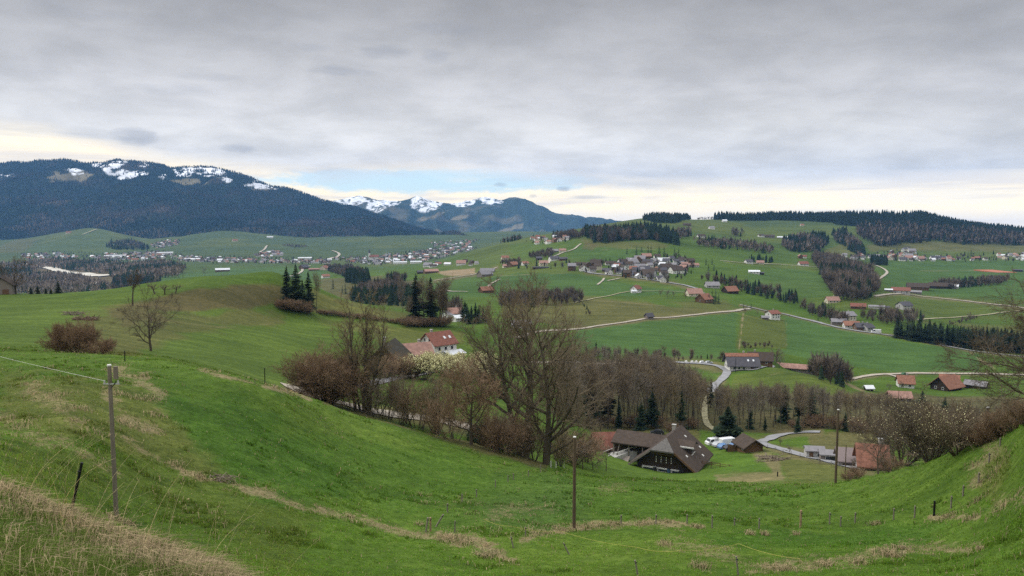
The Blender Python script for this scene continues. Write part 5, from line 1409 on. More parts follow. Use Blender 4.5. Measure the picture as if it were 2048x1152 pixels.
# the big farmhouse beyond the meadow
def farmhouse():
    p = hit(1327, 944, 186)
    yaw = math.radians(-27)
    e = thing('farmhouse', p, 'farmhouse', 'big old farmhouse with huge brown roof and black timber gable below the meadow', None, yaw)
    # own axes: ridge along y, front gable at y = 0, x to the right
    W, L, zE, zR, zF = 13.4, 14.5, 2.5, 7.7, 5.5
    k = (zR - zE) / (W / 2)
    xh = (zR - zF) / k
    MB().poly([(-W / 2, 0, -3), (W / 2, 0, -3), (W / 2, 0, zE), (xh, 0, zF - .1), (-xh, 0, zF - .1), (-W / 2, 0, zE)], (0, L, 0)).build('wall', M_DKWOOD, e)
    MB().poly([(-xh * .98, 2.6, zF - .3), (xh * .98, 2.6, zF - .3), (0, 2.6, zR - .2)], (0, L - 2.6, 0)).build('upper_wall', M_DKWOOD, e)
    th, oe, og = .35, 1.9, 1.5
    r = MB()
    for s in (-1, 1):
        ye = s * (W / 2 + oe); ze = zE - k * oe
        pts = [(0, 2.2, zR), (s * xh, -og, zF), (ye, -og, ze), (ye, L + og, ze), (0, L + og, zR)]
        r.poly(pts if s > 0 else pts[::-1], (0, 0, th))
    roof = r.build('roof', M_ROOFBR, e)
    MB().poly([(-xh - .15, -og - .3, zF - .1), (xh + .15, -og - .3, zF - .1), (0, 2.2, zR + .05)], (0, 0, th)).build('half_hip', M_SHING, roof)
    # pale verge boards along the front edges of the roof
    for s in (-1, 1):
        MB().bar((s * xh, -og - .1, zF + .1), (s * (W / 2 + oe), -og - .1, zE - k * oe + .1), .18, .45).build('verge_board', M_BRWOOD if s > 0 else M_GRWOOD, roof)
    MB().poly([(-xh, -.12, zF - .5), (xh, -.12, zF - .5), (xh + .9, -.12, zF - 1.3), (-xh - .9, -.12, zF - 1.3)][::-1], (0, .1, 0)).build('gable_boarding', M_BRWOOD, e)
    # pale ground floor with long openings, barrels before it
    g = MB().box(-5.4, 4.8, -.35, .02, -2, 1.05).build('ground_floor', M_TRIM, e)
    for x in (-3.7, .1, 3.6):
        MB().box(x - 1.3, x + 1.3, -.42, -.33, .3, .75).build('window', M_GLASS, e)
    for i, x in enumerate((-1.9, -.65, .65, 1.9)):
        for j in range(3):
            MB().box(x - .09, x + .09, -.06, .03, 2.3 + .6 * j, 2.65 + .6 * j).build('air_slot', M_TRIM, e)
    # right side wall, pale below the eaves
    MB().box(W / 2 - .02, W / 2 + .1, 1.0, L - 1, -2, 1.5).build('side_wall', M_GREYW, e)
    for y in (3, 6, 9.5, 12):
        MB().box(W / 2 + .08, W / 2 + .16, y, y + 1.0, .45, 1.3).build('window', M_GLASS, e)
    # dormer on the right slope
    dx0 = 3.0; z0 = zR - k * dx0
    return e, k, L, W, zE, zR, zF, xh, roof
e, k, L, W, zE, zR, zF, xh, roof = farmhouse()
# dormer: small gabled box looking right, its ridge running into the slope
x0, x1, ym = 1.6, 5.4, 6.6
zd = zR - k * x0 + .1
dm = MB().poly([(x1, ym - 1.7, zR - k * x1), (x1, ym + 1.7, zR - k * x1), (x1, ym + 1.7, zd - .7), (x1, ym, zd), (x1, ym - 1.7, zd - .7)], (x0 - x1, 0, 0)).build('dormer', M_ROOFBR, e)
for s in (-1, 1):
    MB().poly([(x0 - .4, ym, zd + .12), (x1 + .9, ym, zd + .12), (x1 + .9, ym + s * 2.3, zd - 1.0), (x0 + .6, ym + s * 2.3, zd - 1.0)], (0, 0, .2)).build('dormer_roof', M_ROOFBR, dm)
MB().box(x1, x1 + .1, ym - .9, ym + .9, zR - k * x1 + .5, zd - .75).build('window', M_GLASS, dm)
MB().bar((x1 + .95, ym - 2.3, zd - .95), (x0 + .3, ym - 2.35, zd - .9), .2, .35).build('pale_edge', M_TRIM, dm)
MB().bar((x1 + .2, ym - 1.7, zR - k * x1 + .1), (x1 + .2, ym + 1.7, zR - k * x1 + .1), .3, .2).build('pale_sill', M_TRIM, dm)
for x, y in ((2.0, 11.5), (5.5, 12.8), (7.0, 9.8), (4.9, 1.9)):
    z = zR - k * x + .36
    MB().poly([(x, y, z), (x + .5, y, z - .5 * k), (x + .5, y + .7, z - .5 * k), (x, y + .7, z)], (0, 0, .08)).build('skylight', M_TRIM, roof)
ch = MB().box(-1.5, -.6, 12.4, 13.3, zR - 2.0, zR + 1.0).build('chimney', M_STONE, roof)
MB().box(-1.6, -.5, 12.3, 13.4, zR + 1.0, zR + 1.12).build('chimney_cap', M_CONC, ch)
# left wing with its own roof on posts
wing = MB().box(-15.5, -5, 7.2, 12.5, -4, 3.6).build('wing_wall', M_DKWOOD, e)
wr = MB()
wr.poly([(-15.6, 9.8, 6.2), (-1.5, 9.8, 6.2), (-3.5, 5.2, 3.9), (-15.6, 5.2, 3.9)], (0, 0, .3))
wr.poly([(-15.6, 9.8, 6.2), (-15.6, 14.4, 3.9), (-3.5, 14.4, 3.9), (-1.5, 9.8, 6.2)], (0, 0, .3))
wr.build('wing_roof', M_ROOFBR, e)
for x in (-15.6, -11.5, -7.8):
    MB().bar((x + .6, 5.7, -4), (x + .6, 5.7, 4.0), .28).build('post', M_GRWOOD, e)
MB().bar((-14.6, 4.0, -3.6), (-13.4, 5.6, 3.7), .35, .2).build('brace', M_GRWOOD, e)
MB().poly([(-15.4, 3.6, -3), (-10.2, 1.2, -1.0), (-10.2, 4.8, 1.2), (-15.4, 5.4, -.2)], (0, .3, 0)).build('ramp_wall', M_GRWOOD, e)
# things before the farmhouse
M_RUB = bmat('black_rubber', (.02, .02, .02), .2)
M_BLUE = bmat('blue_plastic', (.05, .09, .16), .2, 1, .5)
yaw = e.rotation_euler.z
for i, (x, lb) in enumerate([(-1.85, 'left drum standing against the pale farmhouse front'), (1.6, 'middle drum standing against the pale farmhouse front'), (4.5, 'right-hand drum standing against the pale farmhouse front')]):
    q = e.location + Vector((x * math.cos(yaw) + .95 * math.sin(yaw), x * math.sin(yaw) - .95 * math.cos(yaw), 0))
    t = thing('drum', (q.x, q.y, float(ground_z(np.array([q.x]), np.array([q.y]))[0])), 'drum', lb, 'drums by the farmhouse')
    MB().cyl((0, 0, -.4), (0, 0, 1.05), .42, .42, 12).build('body', M_RUB if i != 1 else M_BLUE, t)
    MB().cyl((0, 0, 1.05), (0, 0, 1.11), .45, .45, 12).build('lid', M_METAL if i == 0 else M_RUB, t)
# wood stack and fence at the right corner of the farmhouse
p = hit(1440, 935, 188)
t = thing('garden_fence', p, 'fence', 'low dark wooden fence round the farmhouse garden', None, math.radians(-30))
MB().bar((-4.5, 0, .9), (4.5, 0, .9), .09, .12).build('top_rail', M_BRWOOD, t); MB().bar((-4.5, 0, .45), (4.5, 0, .45), .09, .12).build('lower_rail', M_BRWOOD, t)
for x in (-4.5, -2.2, 0, 2.2, 4.5):
    MB().bar((x, 0.06, -1.6), (x, 0.06, 1.15), .14).build('post', M_BRWOOD, t)
p = hit(1413, 925, 190)
t = thing('white_tank', p, 'tank', 'white plastic tank at the right corner of the big farmhouse')
MB().box(-.8, .8, -.6, .6, .1, 1.2).build('body', M_WHITE, t); MB().cyl((0, 0, 1.2), (0, 0, 1.36), .25, .25).build('cap', M_RUB, t); MB().box(-.85, .85, -.65, .65, -.5, .1).build('pallet', M_GRWOOD, t)

S3 = [('S', -3, 1.2, 1.1, 1.3), ('S', 0, 1.2, 1.1, 1.3), ('S', 3, 1.2, 1.1, 1.3)]
# red-roofed shed behind the farmhouse, ramp, small sheds and cars
house('red_shed', 'shed with faded red roof left of the big farmhouse', 1212, 903, 212, 6.5, 6, 2.2, 5.2, 12, M_BRWOOD, M_ROOFRED, [('E', 0, .6, 1.2, 1.2)], cat='shed', door=('E', -1.6, 1, 1.8))
p = hit(1243, 916, 205)
t = thing('concrete_ramp', p, 'ramp', 'pale concrete ramp with railing between red shed and farmhouse', None, math.radians(10))
MB().poly([(-4.5, -2, -2), (4.5, -2, -2), (4.5, -2, 2.2), (1.5, -2, 2.2), (-4.5, -2, .2)], (0, 4, 0)).build('slab', M_CONC, t)
for y in (-1.9, 1.9):
    MB().bar((-4.4, y, 1.3), (1.6, y, 3.2), .12).bar((1.6, y, 3.2), (4.4, y, 3.2), .12).build('rail', M_TRIM, t)
    for x, z in ((-4.3, .2), (-1.5, 1.1), (1.5, 2.2), (4.3, 2.2)):
        MB().bar((x, y, z - .2), (x, y, z + 1.05), .12).build('post', M_TRIM, t)
p = hit(1262, 905, 203)
t = thing('silo_bag', p, 'tank', 'white round tank against the left wing of the farmhouse')
MB().cyl((0, 0, -1), (0, 0, 2.2), 1.0, 1.0, 14).build('body', M_WHITE, t); MB().cyl((0, 0, 2.2), (0, 0, 2.8), 1.0, .15, 14).build('top', M_WHITE, t)
sh = house('open_shed', 'brown gabled shed right of the parked cars', 1498, 901, 206, 5.4, 5.2, 2.0, 3.7, -62, M_BRWOOD, M_ROOFBR, [('S', 1.4, .8, .9, .9)], cat='shed', og=1.0, oe=.9, door=('W', 1.2, 1.2, 1.9))
p = hit(1478, 902, 203)
t = thing('board_fence', p, 'fence', 'rough brown board fence in front of the parked cars', None, math.radians(-12))
for i in range(9):
    MB().box(-3 + i * .68, -2.36 + i * .68, -.04 + .01 * (i % 2), .04 + .01 * (i % 2), -1, 1.5 + .12 * ((i * 7) % 3)).build('board', M_BRWOOD, t)
MB().bar((-3, .1, .9), (3.1, .1, .9), .1).build('rail', M_BRWOOD, t)
house('grey_hut', 'small grey hut with pale annex beside the lower road', 1628, 915, 182, 4.2, 3.2, 2.0, 2.7, 12, M_GREYW, M_ROOFGR, [('S', .8, .8, .8, .8)], cat='hut', og=.3, oe=.3, door=('S', -1, .9, 1.8))
house('metal_shelter', 'low shelter with grey sheet roof beside the pole', 1660, 920, 176, 4.5, 3.2, 1.7, 2.3, 8, M_GRWOOD, M_ROOFGR, [('S', 0, .4, 2.4, .9)], cat='shelter', og=.4, oe=.5)
house('brick_red_house', 'house with brick-red roof behind the dark-trunked fruit tree', 1742, 938, 172, 5.2, 7, 2.0, 5.2, 8, M_GREYW, bmat('faded_brick_tiles', (.20, .092, .062), .4, 1.5), [('S', 0, .8, 1.1, 1)], (1.8, 1.2))
house('grey_lean_to', 'grey-roofed outbuilding left of the brick-red roof', 1698, 931, 176, 5, 5.5, 1.8, 3.8, 8, M_GRWOOD, mat('mauve_grey_sheet', (.20, .16, .155), .8, .2), [('S', 1, .5, 1.2, 1)], cat='outbuilding', og=.5, oe=.5)

# left: barn and white house below the hill
house('dark_barn', 'dark wooden barn with mossy brown roof behind the slender tree', 779, 744, 258, 14, 14, 3.4, 9.8, 76, M_DKWOOD, mat('mossy_brown_tiles', (.046, .041, .029), .85, .35, .8), [('W', -2, 1.4, 1.2, 1.0)], (3, 2.4), cat='barn', og=1.4, oe=1.6, door=('W', 2, 3.0, 2.8))
house('pink_roof_barn', 'low building with faded pink roof between barn and white house', 824, 722, 285, 13, 9, 2.8, 6.4, 18, M_GRWOOD, M_ROOFPK, S3, (3, 1), cat='barn')
house('white_house', 'tall white house with red roof and two skylights under the hill', 876, 712, 300, 10.5, 9.5, 5.4, 9.2, 38, M_WHITE, M_ROOFRED,
      [('W', -1.6, 6.1, .9, 1.2), ('W', 1.2, 6.1, .9, 1.2), ('W', -2.2, 3.0, 1, 1.3), ('W', 2.2, 3.0, 1, 1.3), ('W', 0, .4, 1, 1.3), ('S', -3, 3.0, 1, 1.2), ('S', 0, 3.0, 1, 1.2), ('S', 3, 3.0, 1, 1.2), ('S', -3, .4, 1, 1.2), ('S', 3, .4, 1, 1.2)], (-2.5, .8))
h = bpy.data.objects['white_house']
for x in (.6, 3.1):
    MB().poly([(x, -3.2, 6.95), (x + .9, -3.2, 6.95), (x + .9, -2.2, 7.75), (x, -2.2, 7.75)], (0, -.1, .12)).build('skylight', M_ROOFLT, [c for c in h.children if c.name.startswith('roof')][0])
house('white_annex', 'low white outbuilding with pale roof right of the white house', 905, 718, 292, 7, 5, 2.4, 3.2, 40, M_WHITE, M_ROOFLT, [('S', 0, .8, 1.2, 1)], cat='outbuilding')
house('edge_barn', 'weathered wooden barn cut by the left edge of the photo', 8, 586, 338, 10, 8, 4.4, 7.4, 80, M_GRWOOD, M_ROOFBR, [('W', 1.5, 1, .9, 1)], cat='barn', door=('W', -1.5, 2.4, 2.4))
# farm across the gorge
house('roadside_farmhouse', 'white farmhouse with slate-grey front roof beside the curving road', 1482, 738, 418, 15, 12, 3.6, 8.4, 14, M_WHITE, M_ROOFDK,
      [('W', -3, 1, 1, 1.3), ('W', 0, 1, 1, 1.3), ('W', 3, 1, 1, 1.3), ('S', -5, 1, 1, 1.2), ('S', -2.5, 1, 1, 1.2), ('S', 0, 1, 1, 1.2), ('W', 0, 4.4, 1.2, 1.2)], (1.5, 1.5), og=1.4, oe=1.4, door=('S', 5, 2.6, 2.4))
h = bpy.data.objects['roadside_farmhouse']; rf = [c for c in h.children if c.name.startswith('roof')][0]
kk = (8.4 - 3.6) / 6.0
MB().poly([(-8.95, .05, 8.75), (8.95, .05, 8.75), (8.95, 7.45, 8.75 - kk * 7.4), (-8.95, 7.45, 8.75 - kk * 7.4)][::-1], (0, 0, .1)).build('red_rear_slope', M_ROOFOR, rf)
MB().poly([(-8.97, -.1, 8.72), (8.97, -.1, 8.72), (8.97, -2.1, 8.72 - kk * 2.0), (-8.97, -2.1, 8.72 - kk * 2.0)], (0, 0, .13)).build('red_ridge_tiles', M_ROOFOR, rf)
for x in (2.2, 5.0):
    MB().poly([(x, -4.6, 5.05), (x + .9, -4.6, 5.05), (x + .9, -3.6, 5.85), (x, -3.6, 5.85)], (0, -.1, .14)).build('skylight', M_ROOFLT, rf)
house('rear_barn', 'brown barn behind the white roadside farmhouse', 1520, 727, 436, 13, 9, 2.8, 6.6, 6, M_BRWOOD, M_ROOFBR, [('S', 3, .8, 1.2, 1)], (-3, 1), cat='barn', door=('S', -2, 3, 2.4))
house('long_low_building', 'long low building with pinkish roof right of the knoll', 1600, 742, 440, 26, 7, 2.2, 4.0, -4, M_GRWOOD, M_ROOFPK, [('S', x, .6, 1.2, .9) for x in (-9, -5, 0, 5, 9)], cat='barn')
p = hit(1402, 727, 428)
# red farm on the right
house('red_farmhouse', 'farmhouse with large orange-red roof beside a white silo', 1892, 779, 420, 13, 10, 3.0, 7.6, 60, M_DKWOOD, M_ROOFOR, [('W', 2, 1, 1, 1.2), ('W', -2, 1, 1, 1.2)], og=1.2, oe=1.4, cat='farmhouse')
house('red_farm_wing', 'orange-red cross wing behind the farmhouse with white silo', 1898, 774, 428, 9, 8, 3.6, 6.8, 2, M_BRWOOD, M_ROOFOR, [('S', 2, 1, 1, 1)], cat='barn')
p = hit(1906, 779, 416)
t = thing('silo', p, 'silo', 'small white silo at the corner of the red farmhouse')
MB().cyl((0, 0, -.5), (0, 0, 4.2), 1.2, 1.2, 14).build('body', M_WHITE, t); MB().cyl((0, 0, 4.2), (0, 0, 5.0), 1.25, .2, 14).build('cap', M_ROOFLT, t)
house('grey_barn_r', 'grey-roofed barn at the right end of the red farm', 1952, 776, 420, 10, 6, 2.2, 4.0, -14, M_DKWOOD, M_ROOFGR, [('S', 2, .6, 1, .8)], cat='barn').name = 'grey_barn'
house('orange_house', 'small white house with orange roof left of the red farm', 1810, 774, 428, 7.5, 7, 3.0, 6.2, 12, M_WHITE, M_ROOFOR, [('S', -2, .9, 1, 1.2), ('S', 1.6, .9, 1, 1.2)], (1, 1))
house('tiny_shed', 'tiny shed with pale roof above the gorge wood', 1737, 781, 400, 3.2, 3, 1.6, 2.5, 25, M_DKWOOD, M_ROOFLT, [('S', 0, .5, .6, .6)], cat='shed')
house('half_hidden_barn', 'barn with grey and pink roof half hidden by the gorge trees', 1798, 800, 372, 9, 6, 2.0, 4.0, 16, M_GRWOOD, M_ROOFPK, [('S', 2, .6, 1, .8)], cat='barn')

# farms and houses scattered over the fields: label, column, row, distance, length, width, eaves, ridge, turn, wall, roof
for row in [
 ('white villa standing alone on the edge of the olive field', 1545, 638, 705, 10, 9, 5.6, 8.0, 40, M_WHITE, M_ROOFRED, 'house'),
 ('grey garden shed left of the lone white villa', 1530, 639, 700, 6, 4, 2.2, 3.4, 10, M_GRWOOD, M_ROOFGR, 'shed'),
 ('small weathered hay hut beside the gravel field track', 1298, 638, 622, 5.5, 4.5, 2.6, 4.6, 35, M_GRWOOD, M_ROOFDK, 'hut'),
 ('tiny white house alone in the green field', 1272, 585, 850, 9, 8, 4.6, 7.6, 55, M_WHITE, M_ROOFRED, 'house'),
 ('white shed beside the tiny lone white house', 1268, 586, 842, 5, 4, 2.2, 3.0, 10, M_WHITE, M_ROOFLT, 'shed'),
 ('wooden hut with bright orange roof in the green field', 972, 585, 845, 14, 9, 3.0, 6.4, 32, M_BRWOOD, M_ROOFOR, 'barn'),
 ('large grey-brown farm building beside the pale lane', 970, 553, 1190, 20, 13, 4.0, 9.0, 35, M_GRWOOD, M_ROOFGR, 'barn'),
 ('second grey-brown farm building behind the first by the lane', 975, 546, 1240, 22, 10, 3.5, 7.5, -8, M_GRWOOD, M_ROOFGR, 'barn'),
 ('brown-roofed farmhouse at the roadside below the middle village', 1388, 592, 850, 15, 11, 3.4, 7.8, 20, M_CREAM, M_ROOFPK, 'farmhouse'),
 ('dark timber farmhouse with orange roof before the dark clump', 1408, 604, 770, 13, 11, 3.4, 8.0, 55, M_BRWOOD, M_ROOFOR, 'farmhouse'),
 ('orange-roofed dark barn right of the village stream', 1460, 586, 890, 15, 11, 3.0, 7.6, 40, M_DKWOOD, M_ROOFOR, 'barn'),
 ('grey-roofed farm at the foot of the middle village', 1424, 575, 940, 15, 11, 3.0, 6.6, 15, M_GREYW, M_ROOFGR, 'farmhouse'),
 ('low white bungalow on the pasture with pale terrace', 1508, 547, 1130, 15, 9, 3.0, 4.8, 5, M_WHITE, M_ROOFLT, 'house'),
 ('dark shed beside the white bungalow on the pasture', 1522, 549, 1120, 8, 5, 2.4, 3.4, 5, M_DKWOOD, M_ROOFDK, 'shed'),
 ('white house with dark roof high on the pasture', 1497, 527, 1390, 12, 9, 4.0, 6.6, 30, M_WHITE, M_ROOFDK, 'house'),
 ('red-roofed house beside the high white one', 1520, 528, 1390, 12, 9, 3.0, 6.0, 10, M_CREAM, M_ROOFPK, 'house'),
 ('red-roofed farm at the left edge of the ravine wood', 1606, 531, 1390, 16, 11, 3.6, 7.4, 25, M_WHITE, M_ROOFRED, 'farmhouse'),
 ('yellowish house with grey roof above the roadside row', 1694, 641, 715, 12, 10, 5.2, 8.2, 40, M_CREAM, M_ROOFGR, 'house'),
 ('grey-roofed barn at the left of the roadside row', 1677, 650, 690, 12, 8, 3.4, 5.6, 10, M_GRWOOD, M_ROOFGR, 'barn'),
 ('orange-roofed house low in the roadside row', 1702, 655, 672, 12, 9, 2.6, 5.4, 15, M_WHITE, M_ROOFOR, 'house'),
 ('dark-roofed timber house at the right of the roadside row', 1722, 659, 655, 10, 9, 2.8, 5.6, 20, M_BRWOOD, M_ROOFDK, 'house'),
 ('second dark-roofed house at the right of the roadside row', 1734, 660, 650, 8, 8, 2.8, 5.2, 50, M_GREYW, M_ROOFDK, 'house'),
 ('orange-roofed house at the mouth of the ravine wood', 1664, 605, 880, 13, 9, 3.0, 6.4, 25, M_CREAM, M_ROOFPK, 'house'),
 ('red shed beside a leafless tree below the ravine', 1716, 617, 840, 14, 8, 2.8, 5.4, 5, M_BRWOOD, M_ROOFRED, 'shed'),
 ('row of white low sheds on a lawn', 1753, 617, 850, 15, 6, 2.4, 3.4, 5, M_WHITE, M_ROOFGR, 'shed'),
 ('dark low shed at the right end of the lawn', 1768, 619, 845, 10, 6, 2.6, 3.6, 5, M_GREYW, M_ROOFDK, 'shed'),
 ('grey modern house with steep roof below the upper farm', 1808, 619, 850, 13, 11, 5.0, 8.4, 45, M_GREYW, M_ROOFDK, 'house'),
 ('red-roofed farmhouse of the upper right farm', 1801, 587, 1080, 22, 12, 4.6, 8.2, 3, M_GREYW, M_ROOFRED, 'farmhouse'),
 ('large brown-roofed barn with three skylights on the upper farm', 1835, 579, 1130, 28, 16, 4.2, 9.4, 5, M_BRWOOD, M_ROOFBR, 'barn'),
 ('long brown barn right of centre on the upper farm', 1880, 577, 1140, 30, 14, 4.0, 8.6, 5, M_DKWOOD, M_ROOFBR, 'barn'),
 ('pale-roofed shed at the right end of the upper farm', 1905, 577, 1140, 15, 11, 3.6, 6.2, -6, M_GREYW, M_ROOFLT, 'shed'),
 ('low grey sheds in the yard of the upper farm', 1828, 587, 1070, 18, 8, 2.6, 4.2, -5, M_GRWOOD, M_ROOFGR, 'shed'),
 ('white-roofed shelter left of the upper farm', 1777, 583, 1090, 9, 6, 2.6, 3.6, 5, M_GRWOOD, M_ROOFLT, 'shelter'),
 ('dark green shed far right beyond the clay court', 2035, 543, 1560, 17, 7, 3.0, 4.2, 4, M_DKWOOD, M_ROOFDK, 'shed'),
 ('long barn with white roof on the valley floor', 445, 543, 2100, 36, 16, 5.0, 9.0, 4, M_BRWOOD, M_ROOFLT, 'barn'),
 ('dark-roofed farmhouse by the curving valley lane', 608, 538, 2180, 22, 18, 5.5, 12, 40, M_BRWOOD, M_ROOFDK, 'farmhouse'),
 ('orange-roofed farmhouse right of the curving valley lane', 649, 540, 2150, 22, 18, 5.5, 12, 60, M_CREAM, M_ROOFOR, 'farmhouse'),
 ('long low barn between two valley farmhouses', 628, 541, 2140, 26, 10, 3.6, 6, 0, M_BRWOOD, M_ROOFPK, 'barn'),
 ('orange-roofed house below the valley farms', 651, 556, 1560, 14, 11, 4.0, 7.6, 20, M_WHITE, M_ROOFOR, 'house'),
 ('red-brown barn beside the ploughed strip', 862, 546, 1380, 24, 14, 3.6, 7.0, 15, M_BRWOOD, M_ROOFPK, 'barn'),
 ('dark barn left of the red-brown one', 842, 547, 1370, 13, 9, 3, 5.4, 10, M_DKWOOD, M_ROOFDK, 'barn'),
 ('red farmhouse in the row under the brown thicket', 1026, 533, 1330, 17, 12, 3.8, 8.0, 50, M_BRWOOD, M_ROOFOR, 'farmhouse'),
 ('small pink-roofed house left in the row under the thicket', 1011, 535, 1320, 9, 8, 3.0, 5.6, 15, M_CREAM, M_ROOFPK, 'house'),
 ('small orange-roofed white house right in the row under the thicket', 1050, 530, 1350, 10, 9, 3.4, 6.2, 20, M_WHITE, M_ROOFOR, 'house'),
 ('orange-roofed house showing over the brown hedge', 1010, 520, 1560, 14, 10, 5.0, 8.6, 15, M_CREAM, M_ROOFOR, 'house'),
 ('orange-roofed house beside the climbing lane', 1087, 531, 1290, 13, 10, 4.4, 7.8, 10, M_CREAM, M_ROOFPK, 'house'),
 ('dark wall-like shed below the orange house by the lane', 1081, 537, 1230, 24, 6, 2.0, 2.8, 3, M_DKWOOD, M_ROOFDK, 'shed'),
 ('dark-roofed house at the bend of the climbing lane', 1108, 521, 1400, 16, 12, 3.6, 7.4, 20, M_WHITE, M_ROOFDK, 'house'),
 ('low dark barn right of the lane bend', 1126, 521, 1400, 13, 9, 3.2, 5.6, 10, M_BRWOOD, M_ROOFDK, 'barn'),
 ('dark house left of the climbing lane', 1078, 520, 1420, 10, 8, 3.6, 6.0, 10, M_DKWOOD, M_ROOFDK, 'house'),
 ('grey barn half way up the climbing lane', 1107, 505, 1530, 17, 11, 3.4, 6.6, 12, M_GRWOOD, M_ROOFGR, 'barn'),
 ('pink-roofed house right of the grey barn up the lane', 1125, 504, 1540, 12, 10, 3.4, 6.4, 5, M_CREAM, M_ROOFPK, 'house'),
 ('white house on the skyline pasture near the forest', 1449, 444, 2560, 15, 11, 4.6, 8, 20, M_WHITE, M_ROOFLT, 'house'),
 ('white farmhouse above the grey copse', 1423, 458, 2150, 15, 11, 4, 7.6, 20, M_WHITE, M_ROOFGR, 'farmhouse'),
 ('dark barn above the grey copse', 1374, 451, 2280, 22, 11, 3, 6.6, 5, M_BRWOOD, M_ROOFBR, 'barn'),
 ('brown-roofed white farmhouse on the upper pasture edge', 1402, 475, 1850, 17, 12, 3.6, 7.6, 20, M_WHITE, M_ROOFBR, 'farmhouse'),
 ('white-walled farm at the left of the upper hamlet', 1522, 474, 2120, 15, 11, 4.5, 7.6, 20, M_WHITE, M_ROOFBR, 'farmhouse'),
 ('long grey barn of the upper hamlet', 1537, 475, 2110, 30, 12, 4, 7.6, 5, M_GRWOOD, M_ROOFBR, 'barn'),
 ('pale shed row right of the upper hamlet', 1566, 477, 2080, 30, 9, 3.4, 5.6, 5, M_GREYW, M_ROOFLT, 'shed'),
 ('tiny orange house in the last meadow below the forest', 1604, 452, 2500, 11, 9, 4, 7, 20, M_CREAM, M_ROOFOR, 'house'),
 ('red-roofed chalet on the wooded skyline at far right', 2027, 470, 2700, 20, 14, 6, 11, 20, M_CREAM, M_ROOFPK, 'house'),
 ('white house of the hamlet right of the grove', 899, 638, 528, 8, 8, 3.6, 5.8, 40, M_WHITE, M_ROOFGR, 'house'),
 ('pink-roofed house of the hamlet right of the grove', 909, 636, 540, 9, 8, 4.0, 7.2, 10, M_CREAM, M_ROOFPK, 'house'),
 ('low white garage of the hamlet right of the grove', 918, 642, 520, 8, 6, 2.6, 4.0, 30, M_WHITE, M_ROOFLT, 'garage'),
 ('white building glimpsed through the crown of the tall ash', 1042, 656, 560, 12, 7, 3, 5, 10, M_WHITE, M_ROOFGR, 'house'),
 ('red-roofed chalet high on the mountain-foot meadow', 137, 467, 4350, 26, 16, 6, 12, 10, M_CREAM, M_ROOFOR, 'house'),
 ('orange-roofed farm in the shrubs above the town', 470, 483, 3950, 26, 16, 6, 12, 15, M_CREAM, M_ROOFOR, 'farmhouse'),
 ('white villas on the meadow brow above the town', 540, 476, 4500, 34, 12, 6, 10, 5, M_WHITE, M_ROOFLT, 'house'),
 ('orange house standing alone before the left houses', 270, 522, 2750, 22, 14, 5, 10, 15, M_CREAM, M_ROOFOR, 'house'),
]:
    lb, u, v, Y, L_, W_, zE_, zR_, rot, mw, mr, cat = row
    wins = [('S', -L_ * .28, zE_ * .3, 1.1, 1.2), ('S', L_ * .05, zE_ * .3, 1.1, 1.2), ('S', L_ * .32, zE_ * .3, 1.1, 1.2), ('W', 0, zE_ * .35, 1.1, 1.2)] if Y < 1500 and cat in ('house', 'farmhouse') else []
    if zE_ > 4.5 and wins:
        wins += [('S', -L_ * .28, zE_ * .68, 1.1, 1.2), ('S', L_ * .05, zE_ * .68, 1.1, 1.2), ('S', L_ * .32, zE_ * .68, 1.1, 1.2), ('W', 0, zE_ * .75, 1.1, 1.2)]
    house({'house': 'country_house'}.get(cat, cat), lb, u, v, Y, L_, W_, zE_, zR_, rot, mw, mr, wins, (L_ * .15, 1.0) if cat in ('house', 'farmhouse') and Y < 1600 else None, cat)

# villages and the town: shared walls and roofs, one object per house
VW = {}
WALLS = [('white', M_WHITE), ('cream', M_CREAM), ('grey', M_GREYW), ('brown wooden', M_BRWOOD)]
ROOFS = [('brown', M_ROOFBR), ('dark', M_ROOFDK), ('pinkish', M_ROOFPK), ('orange-red', M_ROOFOR), ('grey', M_ROOFGR), ('pale', M_ROOFLT), ('red', M_ROOFRED)]
SHAPES = [('small', 10, 9, 4.6, 8.0), ('long low', 17, 10, 3.4, 6.6), ('tall', 11, 10, 7.2, 10.8), ('large', 19, 14, 4.6, 10.0)]
def vmesh(kind, i, m):
    k = (kind, i, m.name)
    if k not in VW:
        _, L_, W_, a, b = SHAPES[i]
        VW[k] = (gable_walls(L_, W_, a, b, 2.5) if kind == 'w' else gable_roof(L_, W_, a, b, .7, .8, .35)).mesh('wall' if kind == 'w' else 'roof', m)
    return VW[k]
